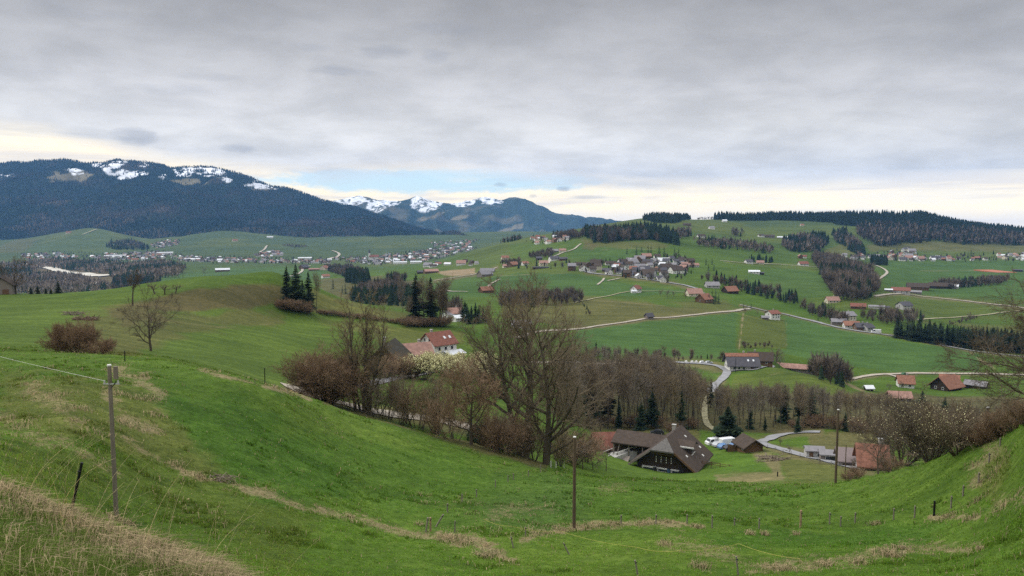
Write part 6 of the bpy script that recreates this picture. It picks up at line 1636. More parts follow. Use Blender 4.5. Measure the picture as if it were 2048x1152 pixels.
def village(place, poly, y0, y1, sp, seed, wr, ww, ws, nmax, turn=0, small=False):
    pts = fill(poly, y0, y1, sp, seed, .7)
    rng = random.Random(seed)
    pts = sorted(pts.tolist(), key=lambda p: p[1])
    if len(pts) > nmax:
        pts = rng.sample(pts, nmax)
    for p in pts:
        ri = rng.choices(range(7), wr)[0]; wi = rng.choices(range(4), ww)[0]; si = rng.choices(range(4), ws)[0]
        sc = rng.uniform(.70, .98)
        rz = math.radians(turn + rng.choice([0, 0, 90, 20, -25])) + rng.gauss(0, .15)
        end = abs(math.sin(rz - math.atan2(-p[0], p[1]))) > .6
        base = '%s %s house, %s roof, %s' % (SHAPES[si][0], WALLS[wi][0], ROOFS[ri][0], place)
        u, v = uv_of(p)
        if small:
            e = obj('house', small_house(si, WALLS[wi][1], ROOFS[ri][1]))
            e.location = p; e.rotation_euler = (0, 0, rz); e.scale = (sc,) * 3; tag(e, None, 'house', None, None)
        else:
            e = thing('house', p, 'house', None, None, rz, sc)
            obj('wall', vmesh('w', si, WALLS[wi][1]), e); obj('roof', vmesh('r', si, ROOFS[ri][1]), e)
            if p[1] < 1400:
                _, L_, W_, a, b = SHAPES[si]
                g, f = win_mesh(1.2, 1.3)
                c, s = math.cos(rz), math.sin(rz)
                for al in (-.3, .05, .34):
                    for fl in ((a * .25,) if a < 5 else (a * .15, a * .6)):
                        o = obj('window', g, e); o.location = (al * L_, -W_ / 2, fl)
                fx = 1 if (p[0] * c + p[1] * s) < 0 else -1     # the gable end turned to the camera
                for al in (-.22, .22):
                    o = obj('window', g, e); o.location = (fx * L_ / 2, al * W_, a * .35); o.rotation_euler = (0, 0, math.pi / 2 * fx)
        e['group'] = 'houses ' + place
        reg(e, base, e['group'], u, v, 'house')
    print('village', place, len(pts))
SM = {}
def small_house(i, mw, mr):
    k = (i, mw.name, mr.name)
    if k not in SM:
        _, L_, W_, a, b = SHAPES[i]
        A_, B_ = gable_walls(L_, W_, a, b, 2.5), gable_roof(L_, W_, a, b, .7, .8, .5)
        n = len(A_.V); nf = len(A_.F)
        me = bpy.data.meshes.new('house'); me.from_pydata(A_.V + B_.V, [], A_.F + [[q + n for q in f] for f in B_.F])
        me.materials.append(mw); me.materials.append(mr)
        for j, pl in enumerate(me.polygons): pl.material_index = 1 if j >= nf else 0
        SM[k] = me
    return SM[k]
village('in the middle village', [(1135,541),(1160,532),(1235,529),(1262,522),(1290,516),(1345,514),(1372,521),(1392,533),(1375,545),(1338,552),(1335,566),(1290,561),(1200,547),(1150,546)], 950, 1320, 19.5, 21, [6, 4, 1.8, .7, 2.5, 1, .4], [5, 2, 1.5, 2.5], [5, 2.5, 1.6, 2], 88)
village('on the ridge left of the dark wood', [(1058,482),(1065,477),(1130,476),(1160,478),(1125,483),(1095,489),(1072,489)], 1700, 2150, 21, 22, [3, 1, 3, 3, 2, 1, 1], [5, 2, 1, 2], [5, 2, 1, 1], 30)
village('in the right-hand village', [(1668,516),(1720,513),(1760,511),(1790,502),(1815,498),(1832,510),(1850,516),(1960,516),(1975,521),(1900,523),(1780,522),(1700,520)], 1750, 2150, 21, 23, [2, 2.5, 1.6, 1.6, 2.5, 2, 1], [7, 1.5, 2, 1], [5, 2, 2, 1.2], 62)
village('at the far right edge', [(1985,513),(2000,509),(2060,508),(2060,521),(2005,520)], 1750, 2150, 24, 24, [2, 2, 2, 1, 2, 2, 1], [6, 1, 2, 1], [4, 2, 1, 1], 14)
village('left of the right-hand village', [(1580,517),(1660,513),(1664,518),(1600,521)], 1600, 2100, 36, 25, [2, 2, 2, 1.5, 2, 1, 1], [6, 1, 2, 1], [4, 2, 1, 1], 8)
village('at the right end of the town', [(845,535),(870,528),(960,523),(965,531),(900,534),(860,537)], 1500, 2000, 30, 26, [2, 2, 2, 1, 2, 3, 1], [7, 1, 2, 1], [3, 4, 1, 3], 14, small=True)
TW = [3, 3, 3, 1.0, 3.5, 2.4, .6]
def town(polys, seed, n_ind, group):
    allp = np.concatenate([np.column_stack([fill(po, y0, y1, sp, seed + i), np.full(0 + len(fill(po, y0, y1, sp, seed + i)), i)]) for i, (po, y0, y1, sp, pl) in enumerate(polys)])
    allp = allp[np.argsort(allp[:, 1])]
    rng = random.Random(seed)
    V, Fc, MI, n = [], [], [], 0
    mats_ = [w[1] for w in WALLS] + [r[1] for r in ROOFS]
    for j, p in enumerate(allp):
        ri = rng.choices(range(7), TW)[0]; wi = rng.choices(range(4), [3.5, 2.5, 3.5, 1.6])[0]; si = rng.choices(range(4), [4, 2.5, 2.5, 1.6])[0]
        sc = rng.uniform(.62, .95); rz = rng.choice([0, 0, 1.57, .4, -.4]) + rng.gauss(0, .15)
        if j < n_ind:
            e = obj('house', small_house(si, WALLS[wi][1], ROOFS[ri][1])); e.location = p[:3]; e.rotation_euler = (0, 0, rz); e.scale = (sc,) * 3
            tag(e, None, 'house', 'houses of the valley town')
            reg(e, '%s %s house with %s roof %s' % (SHAPES[si][0], WALLS[wi][0], ROOFS[ri][0], polys[int(p[3])][4]), e['group'], *uv_of(p[:3]), 'house')
        else:
            me = small_house(si, WALLS[wi][1], ROOFS[ri][1])
            c, s = math.cos(rz) * sc, math.sin(rz) * sc
            for q in me.vertices:
                V.append((p[0] + q.co.x * c - q.co.y * s, p[1] + q.co.x * s + q.co.y * c, p[2] + q.co.z * sc))
            for pl in me.polygons:
                Fc.append([q + n for q in pl.vertices]); MI.append(wi if pl.material_index == 0 else 4 + ri)
            n += len(me.vertices)
    me = bpy.data.meshes.new('town'); me.from_pydata(V, [], Fc)
    for m_ in mats_: me.materials.append(m_)
    me.polygons.foreach_set('material_index', MI)
    tag(obj('town', me), 'densely built far part of the valley town below the mountain', 'town', None, 'stuff')
    print('town', len(allp))
town([([(345,512),(440,516),(500,519),(660,521),(660,528),(480,526),(440,526),(352,522)], 2300, 3400, 31, 'in the front row of the town'),
      ([(660,518),(740,516),(800,509),(860,500),(935,493),(950,500),(905,510),(850,523),(800,525),(760,531),(690,524)], 2000, 4200, 40, 'in the middle of the town'),
      ([(180,515),(215,509),(262,508),(300,504),(338,506),(348,517),(290,522),(200,521)], 2500, 3700, 34, 'in the left part of the town'),
      ([(300,489),(330,482),(362,481),(355,490),(310,498)], 3300, 4800, 42, 'on the slope left of the town'),
      ([(505,511),(540,503),(562,503),(567,511),(522,517)], 2700, 3900, 30, 'on the lane above the town'),
      ([(862,486),(930,480),(960,481),(940,491),(865,496)], 3300, 4900, 58, 'on the slope right of the town'),
      ([(40,510),(110,506),(165,515),(100,524),(50,519)], 2500, 3900, 36, 'at the left edge of the valley')], 31, 78, 'town')
# trees between the houses, too many and small to tell apart
def village_trees(polys, seed, label):
    pts = np.concatenate([fill(po, y0, y1, sp, seed + i) for i, (po, y0, y1, sp) in enumerate(polys)])
    rng = np.random.default_rng(seed); n = len(pts)
    cn = rng.random(n) < .35
    tint = np.where(cn[:, None], T_CON[None], T_DEC[None]) * rng.uniform(.6, 1.3, (n, 1))
    tag(obj('village_trees', merge_trees(pts, np.where(cn, 'c1', 'b1'), rng.uniform(5, 12, n), tint, seed)), label, 'trees', None, 'stuff')
village_trees([([(345,510),(440,513),(500,516),(660,518),(660,529),(480,528),(440,528),(352,524)], 2200, 3500, 30), ([(660,516),(740,514),(800,506),(860,498),(935,490),(955,498),(905,512),(850,525),(800,527),(760,533),(690,526)], 1900, 4300, 30),
               ([(40,508),(110,504),(215,507),(262,506),(300,502),(340,504),(350,519),(290,524),(200,523),(50,521)], 2400, 3900, 34), ([(300,489),(330,480),(364,479),(355,492),(310,500)], 3200, 4900, 40), ([(862,484),(960,480),(940,493),(865,498)], 3300, 4900, 45)], 51, 'dark and grey trees among the town houses')
village_trees([([(1135,543),(1160,530),(1262,519),(1345,511),(1374,519),(1410,545),(1345,570),(1290,563),(1200,549),(1150,548)], 900, 1350, 21), ([(1050,484),(1065,475),(1160,476),(1125,485),(1070,491)], 1700, 2200, 26)], 52, 'small trees among the houses of the middle and ridge villages')
village_trees([([(1660,518),(1720,511),(1790,500),(1832,506),(1850,514),(2060,506),(2060,524),(1900,525),(1700,522)], 1700, 2200, 26), ([(1000,537),(1060,531),(1140,525),(1140,540),(1010,540)], 1150, 1450, 26)], 53, 'small trees among the houses of the right-hand village')
# church and factory halls in the town
p = hit(748, 520, 2900)
t = thing('church', p, 'church', 'white church with pointed spire in the middle of the town', None, .2, 1.3)
gable_walls(24, 12, 9, 14, 3).build('wall', M_WHITE, t); gable_roof(24, 12, 9, 14).build('roof', M_ROOFRED, t)
MB().box(-15, -9.5, -2.7, 2.7, -3, 19).build('tower', M_WHITE, t)
MB().cyl((-12.2, 0, 19), (-12.2, 0, 31), 3.6, .1, 4).build('spire', M_ROOFDK, t)
for u, v, Y, L_, W_, lb in [(232, 514, 2900, 70, 14, 'long white factory hall at the left of the town'), (385, 521, 2700, 50, 14, 'white hall with pale roof at the front of the town'), (330, 508, 3100, 60, 16, 'pale hall in the left middle of the town'),
                            (800, 528, 2150, 42, 16, 'long pale hall at the right front of the town'), (832, 527, 2150, 34, 14, 'second pale hall at the right front of the town'), (610, 519, 2700, 46, 22, 'white block in the front row of the town')]:
    house('factory_hall', lb, u, v, Y, L_, W_, 6, 8, 3, M_WHITE, M_ROOFLT, (), None, 'hall')
# clay court
p = hit(1990, 543, 1570)
t = obj('clay_court', MB().box(-19, 19, -40, 40, -6, 1.0).mesh('clay_court', bmat('red_clay', (.36, .13, .075), .15)))
t.location = p; tag(t, 'orange-red clay sports court far right in the green field', 'sports court')

# ------------------------------------------------------------------ vehicles
M_CARW = bmat('white_paint', (.72, .73, .74), .05, 1, .3, spec=.5); M_CARB = bmat('blue_paint', (.10, .20, .38), .1, 1, .3, spec=.5); M_CARS = bmat('silver_paint', (.40, .42, .44), .08, 1, .3, spec=.5); M_CARD = bmat('dark_paint', (.03, .032, .038), .1, 1, .3, spec=.5)
M_LAMP = bmat('lamp_glass', (.55, .52, .45), .1, 1, .2); M_TAIL = bmat('tail_lamp', (.30, .02, .02), .1, 1, .3)
def car_parts(L_, W_, H_, van=False):
    b = MB()
    zb, zs = .28, H_ * (.62 if not van else .55)
    if van:
        prof = [(-L_ / 2, zb), (L_ / 2, zb), (L_ / 2, zs * .95), (L_ * .40, zs * 1.12), (L_ * .30, H_ - .05), (L_ * .26, H_), (-L_ / 2 + .1, H_), (-L_ / 2, H_ - .15)]
    else:
        prof = [(-L_ / 2, zb + .1), (-L_ * .42, zb), (L_ * .42, zb), (L_ / 2, zb + .12), (L_ / 2 - .03, zs * .86), (L_ * .24, zs), (L_ * .08, H_ - .04), (-L_ * .06, H_), (-L_ * .30, H_ - .05), (-L_ * .44, zs * 1.02), (-L_ / 2, zs * .95)]
    b.poly([(x, -W_ / 2, z) for x, z in prof], (0, W_, 0))
    glass = MB()
    if van:
        glass.poly([(L_ * .33, -W_ / 2 - .015, zs * 1.1), (L_ * .385, -W_ / 2 - .015, zs * 1.12), (L_ * .29, -W_ / 2 - .015, H_ - .2), (L_ * .10, -W_ / 2 - .015, H_ - .2), (L_ * .10, -W_ / 2 - .015, zs * 1.1)][::-1], (0, W_ + .03, 0))
    else:
        glass.poly([(L_ * .20, -W_ / 2 - .015, zs * 1.03), (L_ * .07, -W_ / 2 - .015, H_ - .13), (-L_ * .28, -W_ / 2 - .015, H_ - .13), (-L_ * .38, -W_ / 2 - .015, zs * 1.05)][::-1], (0, W_ + .03, 0))
    ws = MB().poly([(L_ * .235 + .02, -W_ * .42, zs + .03), (L_ * .235 + .02, W_ * .42, zs + .03), (L_ * .085 + .03, W_ * .40, H_ - .1), (L_ * .085 + .03, -W_ * .40, H_ - .1)], (.02, 0, .03)) if not van else \
        MB().poly([(L_ * .40 + .02, -W_ * .44, zs * 1.14), (L_ * .40 + .02, W_ * .44, zs * 1.14), (L_ * .305 + .02, W_ * .42, H_ - .12), (L_ * .305 + .02, -W_ * .42, H_ - .12)], (.03, 0, .03))
    return b, glass, ws
def car(name, label, u, v, Y, rot, paint, van=False, L_=4.2, W_=1.75, H_=1.45, group='vehicles parked by the farm'):
    p = hit(u, v, Y)
    e = thing(name, p, 'van' if van else 'car', label, group, math.radians(rot))
    n = [ (ground_z(np.array([p.x + 1.0 * c]), np.array([p.y + 1.0 * s]))[0] - p.z) for c, s in ((1, 0), (0, 1))]
    b, g, w = car_parts(L_, W_, H_, van)
    b.build('body', paint, e); g.build('side_window', M_GLASS, e); w.build('windscreen', M_GLASS, e)
    for x in (-L_ * .31, L_ * .31):
        for s in (-1, 1):
            o = MB().cyl((x, s * (W_ / 2 - .2), .32), (x, s * (W_ / 2 + .02), .32), .33, .33, 14).build('wheel', M_RUB, e)
            MB().cyl((x, s * (W_ / 2 + .02), .32), (x, s * (W_ / 2 + .04), .32), .19, .19, 10).build('rim', M_METAL, o)
    for s in (-1, 1):
        MB().box(L_ / 2 - .06, L_ / 2 + .02, s * W_ * .36 - .16, s * W_ * .36 + .16, .62, .78).build('headlight', M_LAMP, e)
        MB().box(-L_ / 2 - .02, -L_ / 2 + .05, s * W_ * .40 - .1, s * W_ * .40 + .1, .62, .85).build('tail_light', M_TAIL, e)
    return e
car('parked_van', 'white van at the left end of the parked cars', 1427, 889, 214, 200, M_CARW, True, 4.8, 1.9, 1.95)
car('parked_car', 'silver car second from left among the parked cars', 1438, 893, 212, 30, M_CARS)
car('parked_car', 'dark blue car in the front of the parked cars', 1449, 897, 210, 25, M_CARB)
car('parked_van', 'white box van standing in the middle of the parked cars', 1457, 891, 216, 20, M_CARW, True, 5.4, 2.0, 2.3)
car('parked_car', 'light blue car right of the white box van', 1470, 896, 212, 35, M_CARB, False, 4.0)
car('parked_car', 'dark car beside the board fence in front of the van', 1462, 900, 207, 15, M_CARD)
car('parked_car', 'white car nearest the brown shed', 1482, 896, 214, 30, M_CARW)
car('parked_car', 'dark car alone on the grass behind the big farmhouse', 1314, 868, 243, 175, M_CARD, False, 4.4)
car('camper_van', 'white camper van on the road beside the conifer plantation', 1752, 666, 628, 168, M_CARW, True, 7.5, 2.3, 3.0, None)
car('parked_van', 'white van in the yard far behind the clearing of the upper farm', 1937, 573, 1190, 5, M_CARW, True, 7.5, 2.4, 3.0, None)
car('parked_car', 'dark green vehicle beside the gravel road above the red farm', 1810, 751, 458, 10, bmat('green_paint', (.05, .12, .07), .1), False, 4.4, 1.9, 1.7, None)
for u in (1406, 1418):
    car('parked_car', 'white car left of the roadside farmhouse' if u == 1406 else 'silver car left of the roadside farmhouse', u, 727, 432, 5, M_CARW if u == 1406 else M_CARS, False, 4.2, 1.75, 1.45, None)
# round bales by the road above the gorge
for k, u in enumerate((1372, 1384, 1392)):
    p = hit(u, 725.5, 436)
    t = thing('wrapped_bale', p, 'bale', '%s white wrapped bale beside the gravel lane' % ('left', 'middle', 'right')[k], 'bales by the lane', .3 * k)
    MB().cyl((-.6, 0, .6), (.6, 0, .6), .62, .62, 14).build('bale', M_WHITE, t)
    MB().cyl((.6, 0, .6), (.63, 0, .6), .5, .5, 14).build('end_face', M_GREYW, t)

# ------------------------------------------------------------------ poles, posts, wires
M_POLE = bmat('weathered_pole', (.17, .145, .115), .35, 3.0, .9, stretch=(8, 8, .6)); M_POLE2 = bmat('brown_pole', (.10, .072, .048), .35, 3.0, .9, stretch=(8, 8, .6))
M_POST = bmat('grey_post', (.20, .175, .145), .3, 3); M_POSTT = bmat('tan_post', (.30, .21, .13), .3, 3); M_POSTB = bmat('black_post', (.012, .012, .013), .2, 3, .5); M_ROPE = bmat('yellow_rope', (.42, .38, .10), .1)
def pole(label, u, v, Y, vtop, m=M_POLE, r=.098, cap=True):
    p = hit(u, v, Y)
    H = (v - vtop) * p.y / F * 1.02
    t = thing('utility_pole', p, 'pole', label, 'wooden poles on the slope')
    MB().cyl((0, 0, -.8), (0, 0, H), r, r * .78, 12).build('shaft', m, t)
    if cap:
        MB().cyl((0, 0, H), (0, 0, H + .06), r * .9, r * .82, 12).build('cap', M_TRIM, t)
    return t, p, H
t, p, H = pole('near grey pole with a short side post and wire, on the left slope', 233, 1041, 32, 724)
MB().cyl((.26, 0, H - .55), (.26, 0, H - .02), .10, .09, 10).build('side_post', M_POLE, t)
MB().bar((-.25, -.05, H - .75), (.42, -.05, H - .75), .05).build('bracket', M_METAL, t)
for x in (-.2, .36):
    MB().cyl((x, -.05, H - .75), (x, -.05, H - .6), .04, .03, 8).build('insulator', M_GREYW, t)
MB().bar((.30, -.06, H - .62), (.12, -.12, H - .9), .035).build('stay', M_RUB, t)
def wire(name, label, A_, B_, sag, r, m, cat='wire', n=24):
    b = Acc()
    s = np.linspace(0, 1, n + 1)[:, None]
    P = np.array(A_)[None] * (1 - s) + np.array(B_)[None] * s
    P[:, 2] -= sag * 4 * (s * (1 - s))[:, 0]
    b.add(*tubes(P[None], np.full((1, n + 1), r), 5))
    return tag(obj(name, b.mesh(name, m)), label, cat)
q = hit(-330, 705, 62)
wire('overhead_wire', 'thin pale wire running from the near left pole out of the photo', (p.x - .2, p.y - .05, p.z + H - .62), (q.x, q.y, q.z + 6.5), .7, .0055, M_TRIM)
t, p2, H2 = pole('slim brown pole with white cap in front of the tall ash trees', 1148, 1058, 54, 868, M_POLE2, .125)
t, p3, H3 = pole('brown pole with white cap between grey hut and brick-red roof', 1671, 967, 76, 816, M_POLE2, .125)
t, p4, H4 = pole('pole rising from the brambles at the right slope', 1972, 884, 72, 814, M_POLE2, .125)
t, p5, H5 = pole('small dark post in front of the white roadside farmhouse', 1471, 745, 398, 716, M_POSTB, .16, False)
t, p6, H6 = pole('thin dark electricity pole on the pasture above the grey hut', 1690, 952, 140, 888, M_POLE2, .1, False)
for k, (uu, vv, Yy, vt) in enumerate([(920, 612, 900, 530), (1560, 612, 900, 560), (1600, 570, 1100, 560)]):
    pass

PG = 'fence posts across the meadow'
def post(label, u, v, Y, hpx, m=M_POST, r=.055, lean=(0, 0), name='fence_post', base=None, group=PG):
    p = hit(u, v, Y)
    H = max(hpx * p.y / F, .55)
    t = thing(name, p, 'post', label, group)
    MB().cyl((0, 0, -.4), (lean[0] * H, lean[1] * H, H), r, r * .9, 8).build('shaft', m, t)
    MB().cyl((lean[0] * H * .86 - r * .4, lean[1] * H * .86 - r, H * .86), (lean[0] * H * .86 + r * 1.4, lean[1] * H * .86 - r, H * .86), .022, .022, 6).build('insulator', M_POSTB, t)
    if base:
        reg(t, base, group, u, v, 'post')
    return p, H
post('black leaning steel post behind the dry grass bank at lower left', 128, 1046, 15.5, 128, M_POSTB, .034, (.34, .0), group=None)
post('thick tan post, the tallest of the lower fence', 1601, 1056, 54, 38, M_POSTT, .085)
post('thick tan post upright at the fence corner', 861, 1063, 48, 30, M_POSTT, .07)
post('grey post leaning left at the fence corner', 850, 1064, 48, 31, M_POST, .06, (.2, 0))
post('loose grey post leaning steeply right at the fence corner', 864, 1055, 50, 28, M_POST, .06, (.85, 0))
post('dark thick post at the right end of the lower fence', 1868, 1031, 48, 31, M_POSTB, .075)
for u, v, Y, h in [(1242, 1049, 53, 20), (1312, 1049, 54, 21), (1374, 1048, 54, 20), (1424, 1056, 53, 27), (1469, 1051, 54, 16), (1518, 1058, 53, 23), (1659, 1049, 54, 25), (1681, 1053, 53, 22), (1710, 1047, 53, 23), (1787, 1040, 52, 25), (1829, 1036, 51, 26)]:
    post(None, u, v, Y, h, base='thin grey post of the lower fence')
for u, v, Y, h in [(895, 1025, 58, 19), (924, 1005, 64, 18), (953, 994, 68, 16), (991, 974, 76, 15), (1016, 964, 80, 14), (1027, 960, 82, 14), (1057, 953, 88, 13), (1081, 945, 95, 16)]:
    post(None, u, v, Y, h, base='thin weathered post of the fence climbing to the ash trees')
for u, v, Y in [(1102, 935, 98), (1112, 936, 98), (1128, 936, 98)]:
    post(None, u, v, Y, 14, M_TRIM, .05, base='pale post at the foot of the ash trees')
for u, v, Y, h in [(1902, 1016, 48, 25), (1926, 992, 47, 22), (1957, 966, 47, 22), (1978, 925, 48, 20), (2000, 893, 50, 18)]:
    post(None, u, v, Y, h, base='thin dark post climbing the right slope')
for u, v, Y, h, l in [(1051, 1073, 46, 20, 0), (1030, 1096, 38, 24, -.35), (1145, 1108, 37, 24, -.8), (1279, 1150, 31, 32, -.3), (1479, 1150, 31, 40, -.2), (909, 1066, 46, 26, .05)]:
    post(None, u, v, Y, h, M_POST, .04, (l, 0), base='short stake carrying the yellow rope')
post('tall black post on the crest of the near meadow', 530, 769, 82, 34, M_POSTB, .05)
post('dark post near the round-crowned tree', 250, 723, 100, 22, M_POSTB, .06)
post('tiny dark post on the slope above the round-crowned tree', 246, 645, 235, 9, M_POSTB, .08)
for u, v, Y in [(490, 762, 79), (510, 768, 80), (550, 779, 82), (575, 787, 85), (598, 797, 88)]:
    post(None, u, v, Y, 12, M_POST, .03, base='thin stake along the straw line of the near crest')
post('dark stump post on the dry patch before the farm clearing', 1555, 953, 150, 10, M_POSTB, .12)
rope = [(967, 1058, 47), (1024, 1074, 42), (1124, 1084, 39), (1274, 1120, 33), (1360, 1128, 32), (1477, 1112, 33), (1600, 1148, 30)]
P = [hit(*r) + Vector((0, 0, .65)) for r in rope]
b = Acc()
for a_, c_ in zip(P[:-1], P[1:]):
    s = np.linspace(0, 1, 13)[:, None]
    q = np.array(a_)[None] * (1 - s) + np.array(c_)[None] * s
    q[:, 2] -= .5 * (s * (1 - s))[:, 0]
    b.add(*tubes(q[None], np.full((1, 13), .009), 5))
tag(obj('fence_rope', b.mesh('fence_rope', M_ROPE)), 'slack yellow electric fence rope across the lower meadow', 'rope')
# light fence along the lower road
P = [hit(u, v, Y) for u, v, Y in [(1535, 897, 214), (1550, 902, 208), (1566, 907, 202), (1582, 911, 196), (1600, 916, 190), (1620, 922, 184), (1640, 927, 178), (1662, 932, 172), (1684, 938, 167)]]
t = thing('roadside_fence', P[0], 'fence', 'pale wire fence with thin posts along the lower road')
for i, q in enumerate(P):
    d = q - P[0]
    MB().cyl((d.x, d.y, d.z - .3), (d.x, d.y, d.z + 1.15), .06, .06, 8).build('post', M_POST, t)
    if i:
        a_ = P[i - 1] - P[0]
        for h_ in (.55, 1.05):
            MB().bar((a_.x, a_.y, a_.z + h_), (d.x, d.y, d.z + h_), .035).build('rail', M_METAL, t)
# heaps of dead branches
def heap(label, u, v, Y, W_, H_, n, m, seed):
    p = hit(u, v, Y)
    rng = np.random.default_rng(seed)
    b = Acc()
    c = (rng.random((n, 3)) - .5) * np.array([W_, W_ * .5, 0]); c[:, 2] = rng.random(n) * H_
    d = unit(rng.normal(size=(n, 3)) * np.array([1, .7, .25])); L = rng.uniform(.2, .6, n) * W_ * .5
    pts = np.stack([c - d * L[:, None], c + d * L[:, None] * .2 + np.array([0, 0, .05]), c + d * L[:, None]], 1)
    b.add(*tubes(pts, np.tile(rng.uniform(.02, .08, (n, 1)), (1, 3)) * (W_ / 5), 5))
    o = obj('branch_heap', b.mesh('branch_heap', m)); o.location = p
    return tag(o, label, 'branches', 'heaps of dead branches')
M_DEAD = bmat('dead_wood', (.20, .16, .12), .4, 2)
heap('grey heap of dead branches on the left hill', 146, 630, 262, 6, 1.0, 60, M_DEAD, 1)
heap('brown heap of dead branches below the grey one', 172, 640, 250, 7, .9, 70, bmat('brown_dead_wood', (.14, .09, .06), .4, 2), 2)
heap('small brush heap in the hollow of the near meadow', 441, 962, 50, 1.5, .3, 60, M_DEAD, 3)
heap('rough heap of earth-brown branches beside the dry slope', 1545, 922, 195, 7, .9, 60, M_DEAD, 4)

# ------------------------------------------------------------------ grass
def blades(P, D, L, Wd, bend, col, name, label, seed):
    """P root, D lean direction (unit, flat), L length, Wd half width; each blade is a bent strip ending in a point"""
    rng = np.random.default_rng(seed)
    n = len(P)
    sd = np.stack([-D[:, 1], D[:, 0], np.zeros(n)], 1) * np.cos(rng.random(n) * 3)[:, None] + np.stack([D[:, 0], D[:, 1], np.zeros(n)], 1) * .4
    sd = unit(sd) * Wd[:, None]
    D3 = np.stack([D[:, 0], D[:, 1], np.zeros(n)], 1)
    up = np.array([0, 0, 1.0])
    m = P + (up * .62 + D3 * (.20 * bend)[:, None]) * L[:, None]
    e = P + up * (L * (1 - .30 * np.minimum(bend, 2.6)))[:, None] + D3 * (.75 * bend * L)[:, None]
    r0 = P - up * .06
    V = np.stack([r0 - sd, r0 + sd, m + sd * .75, m - sd * .75, e], 1).reshape(-1, 3)
    k = np.arange(n)[:, None] * 5
    q = np.concatenate([k, k + 1, k + 2, k + 3], 1); t = np.concatenate([k + 3, k + 2, k + 4], 1)
    c = np.repeat(col, 5, 0)
    me = mesh_from(name, V, [q, t], mats=[M_BLADE], cols={'tint': c})
    return tag(obj(name, me), label, 'grass', None, 'stuff')
M_BLADE = mat('grass_blades', (1, 1, 1), .9, .1, 1.0, attr='tint', spec=.05)
N_ = NT(M_BLADE.node_tree)      # light passes through the blades
_pb = N_.n['Principled BSDF']; _src = _pb.inputs['Base Color'].links[0].from_socket
_df = N_.new('ShaderNodeBsdfDiffuse'); _tl = N_.new('ShaderNodeBsdfTranslucent'); _mx = N_.new('ShaderNodeAddShader')
N_.l.new(_src, _df.inputs[0]); N_.l.new(N_.mix(1.0, _src, (.75, .75, .75), 'MULTIPLY'), _tl.inputs[0])
N_.l.new(_df.outputs[0], _mx.inputs[0]); N_.l.new(_tl.outputs[0], _mx.inputs[1])
N_.l.new(_mx.outputs[0], N_.n['Material Output'].inputs['Surface'])
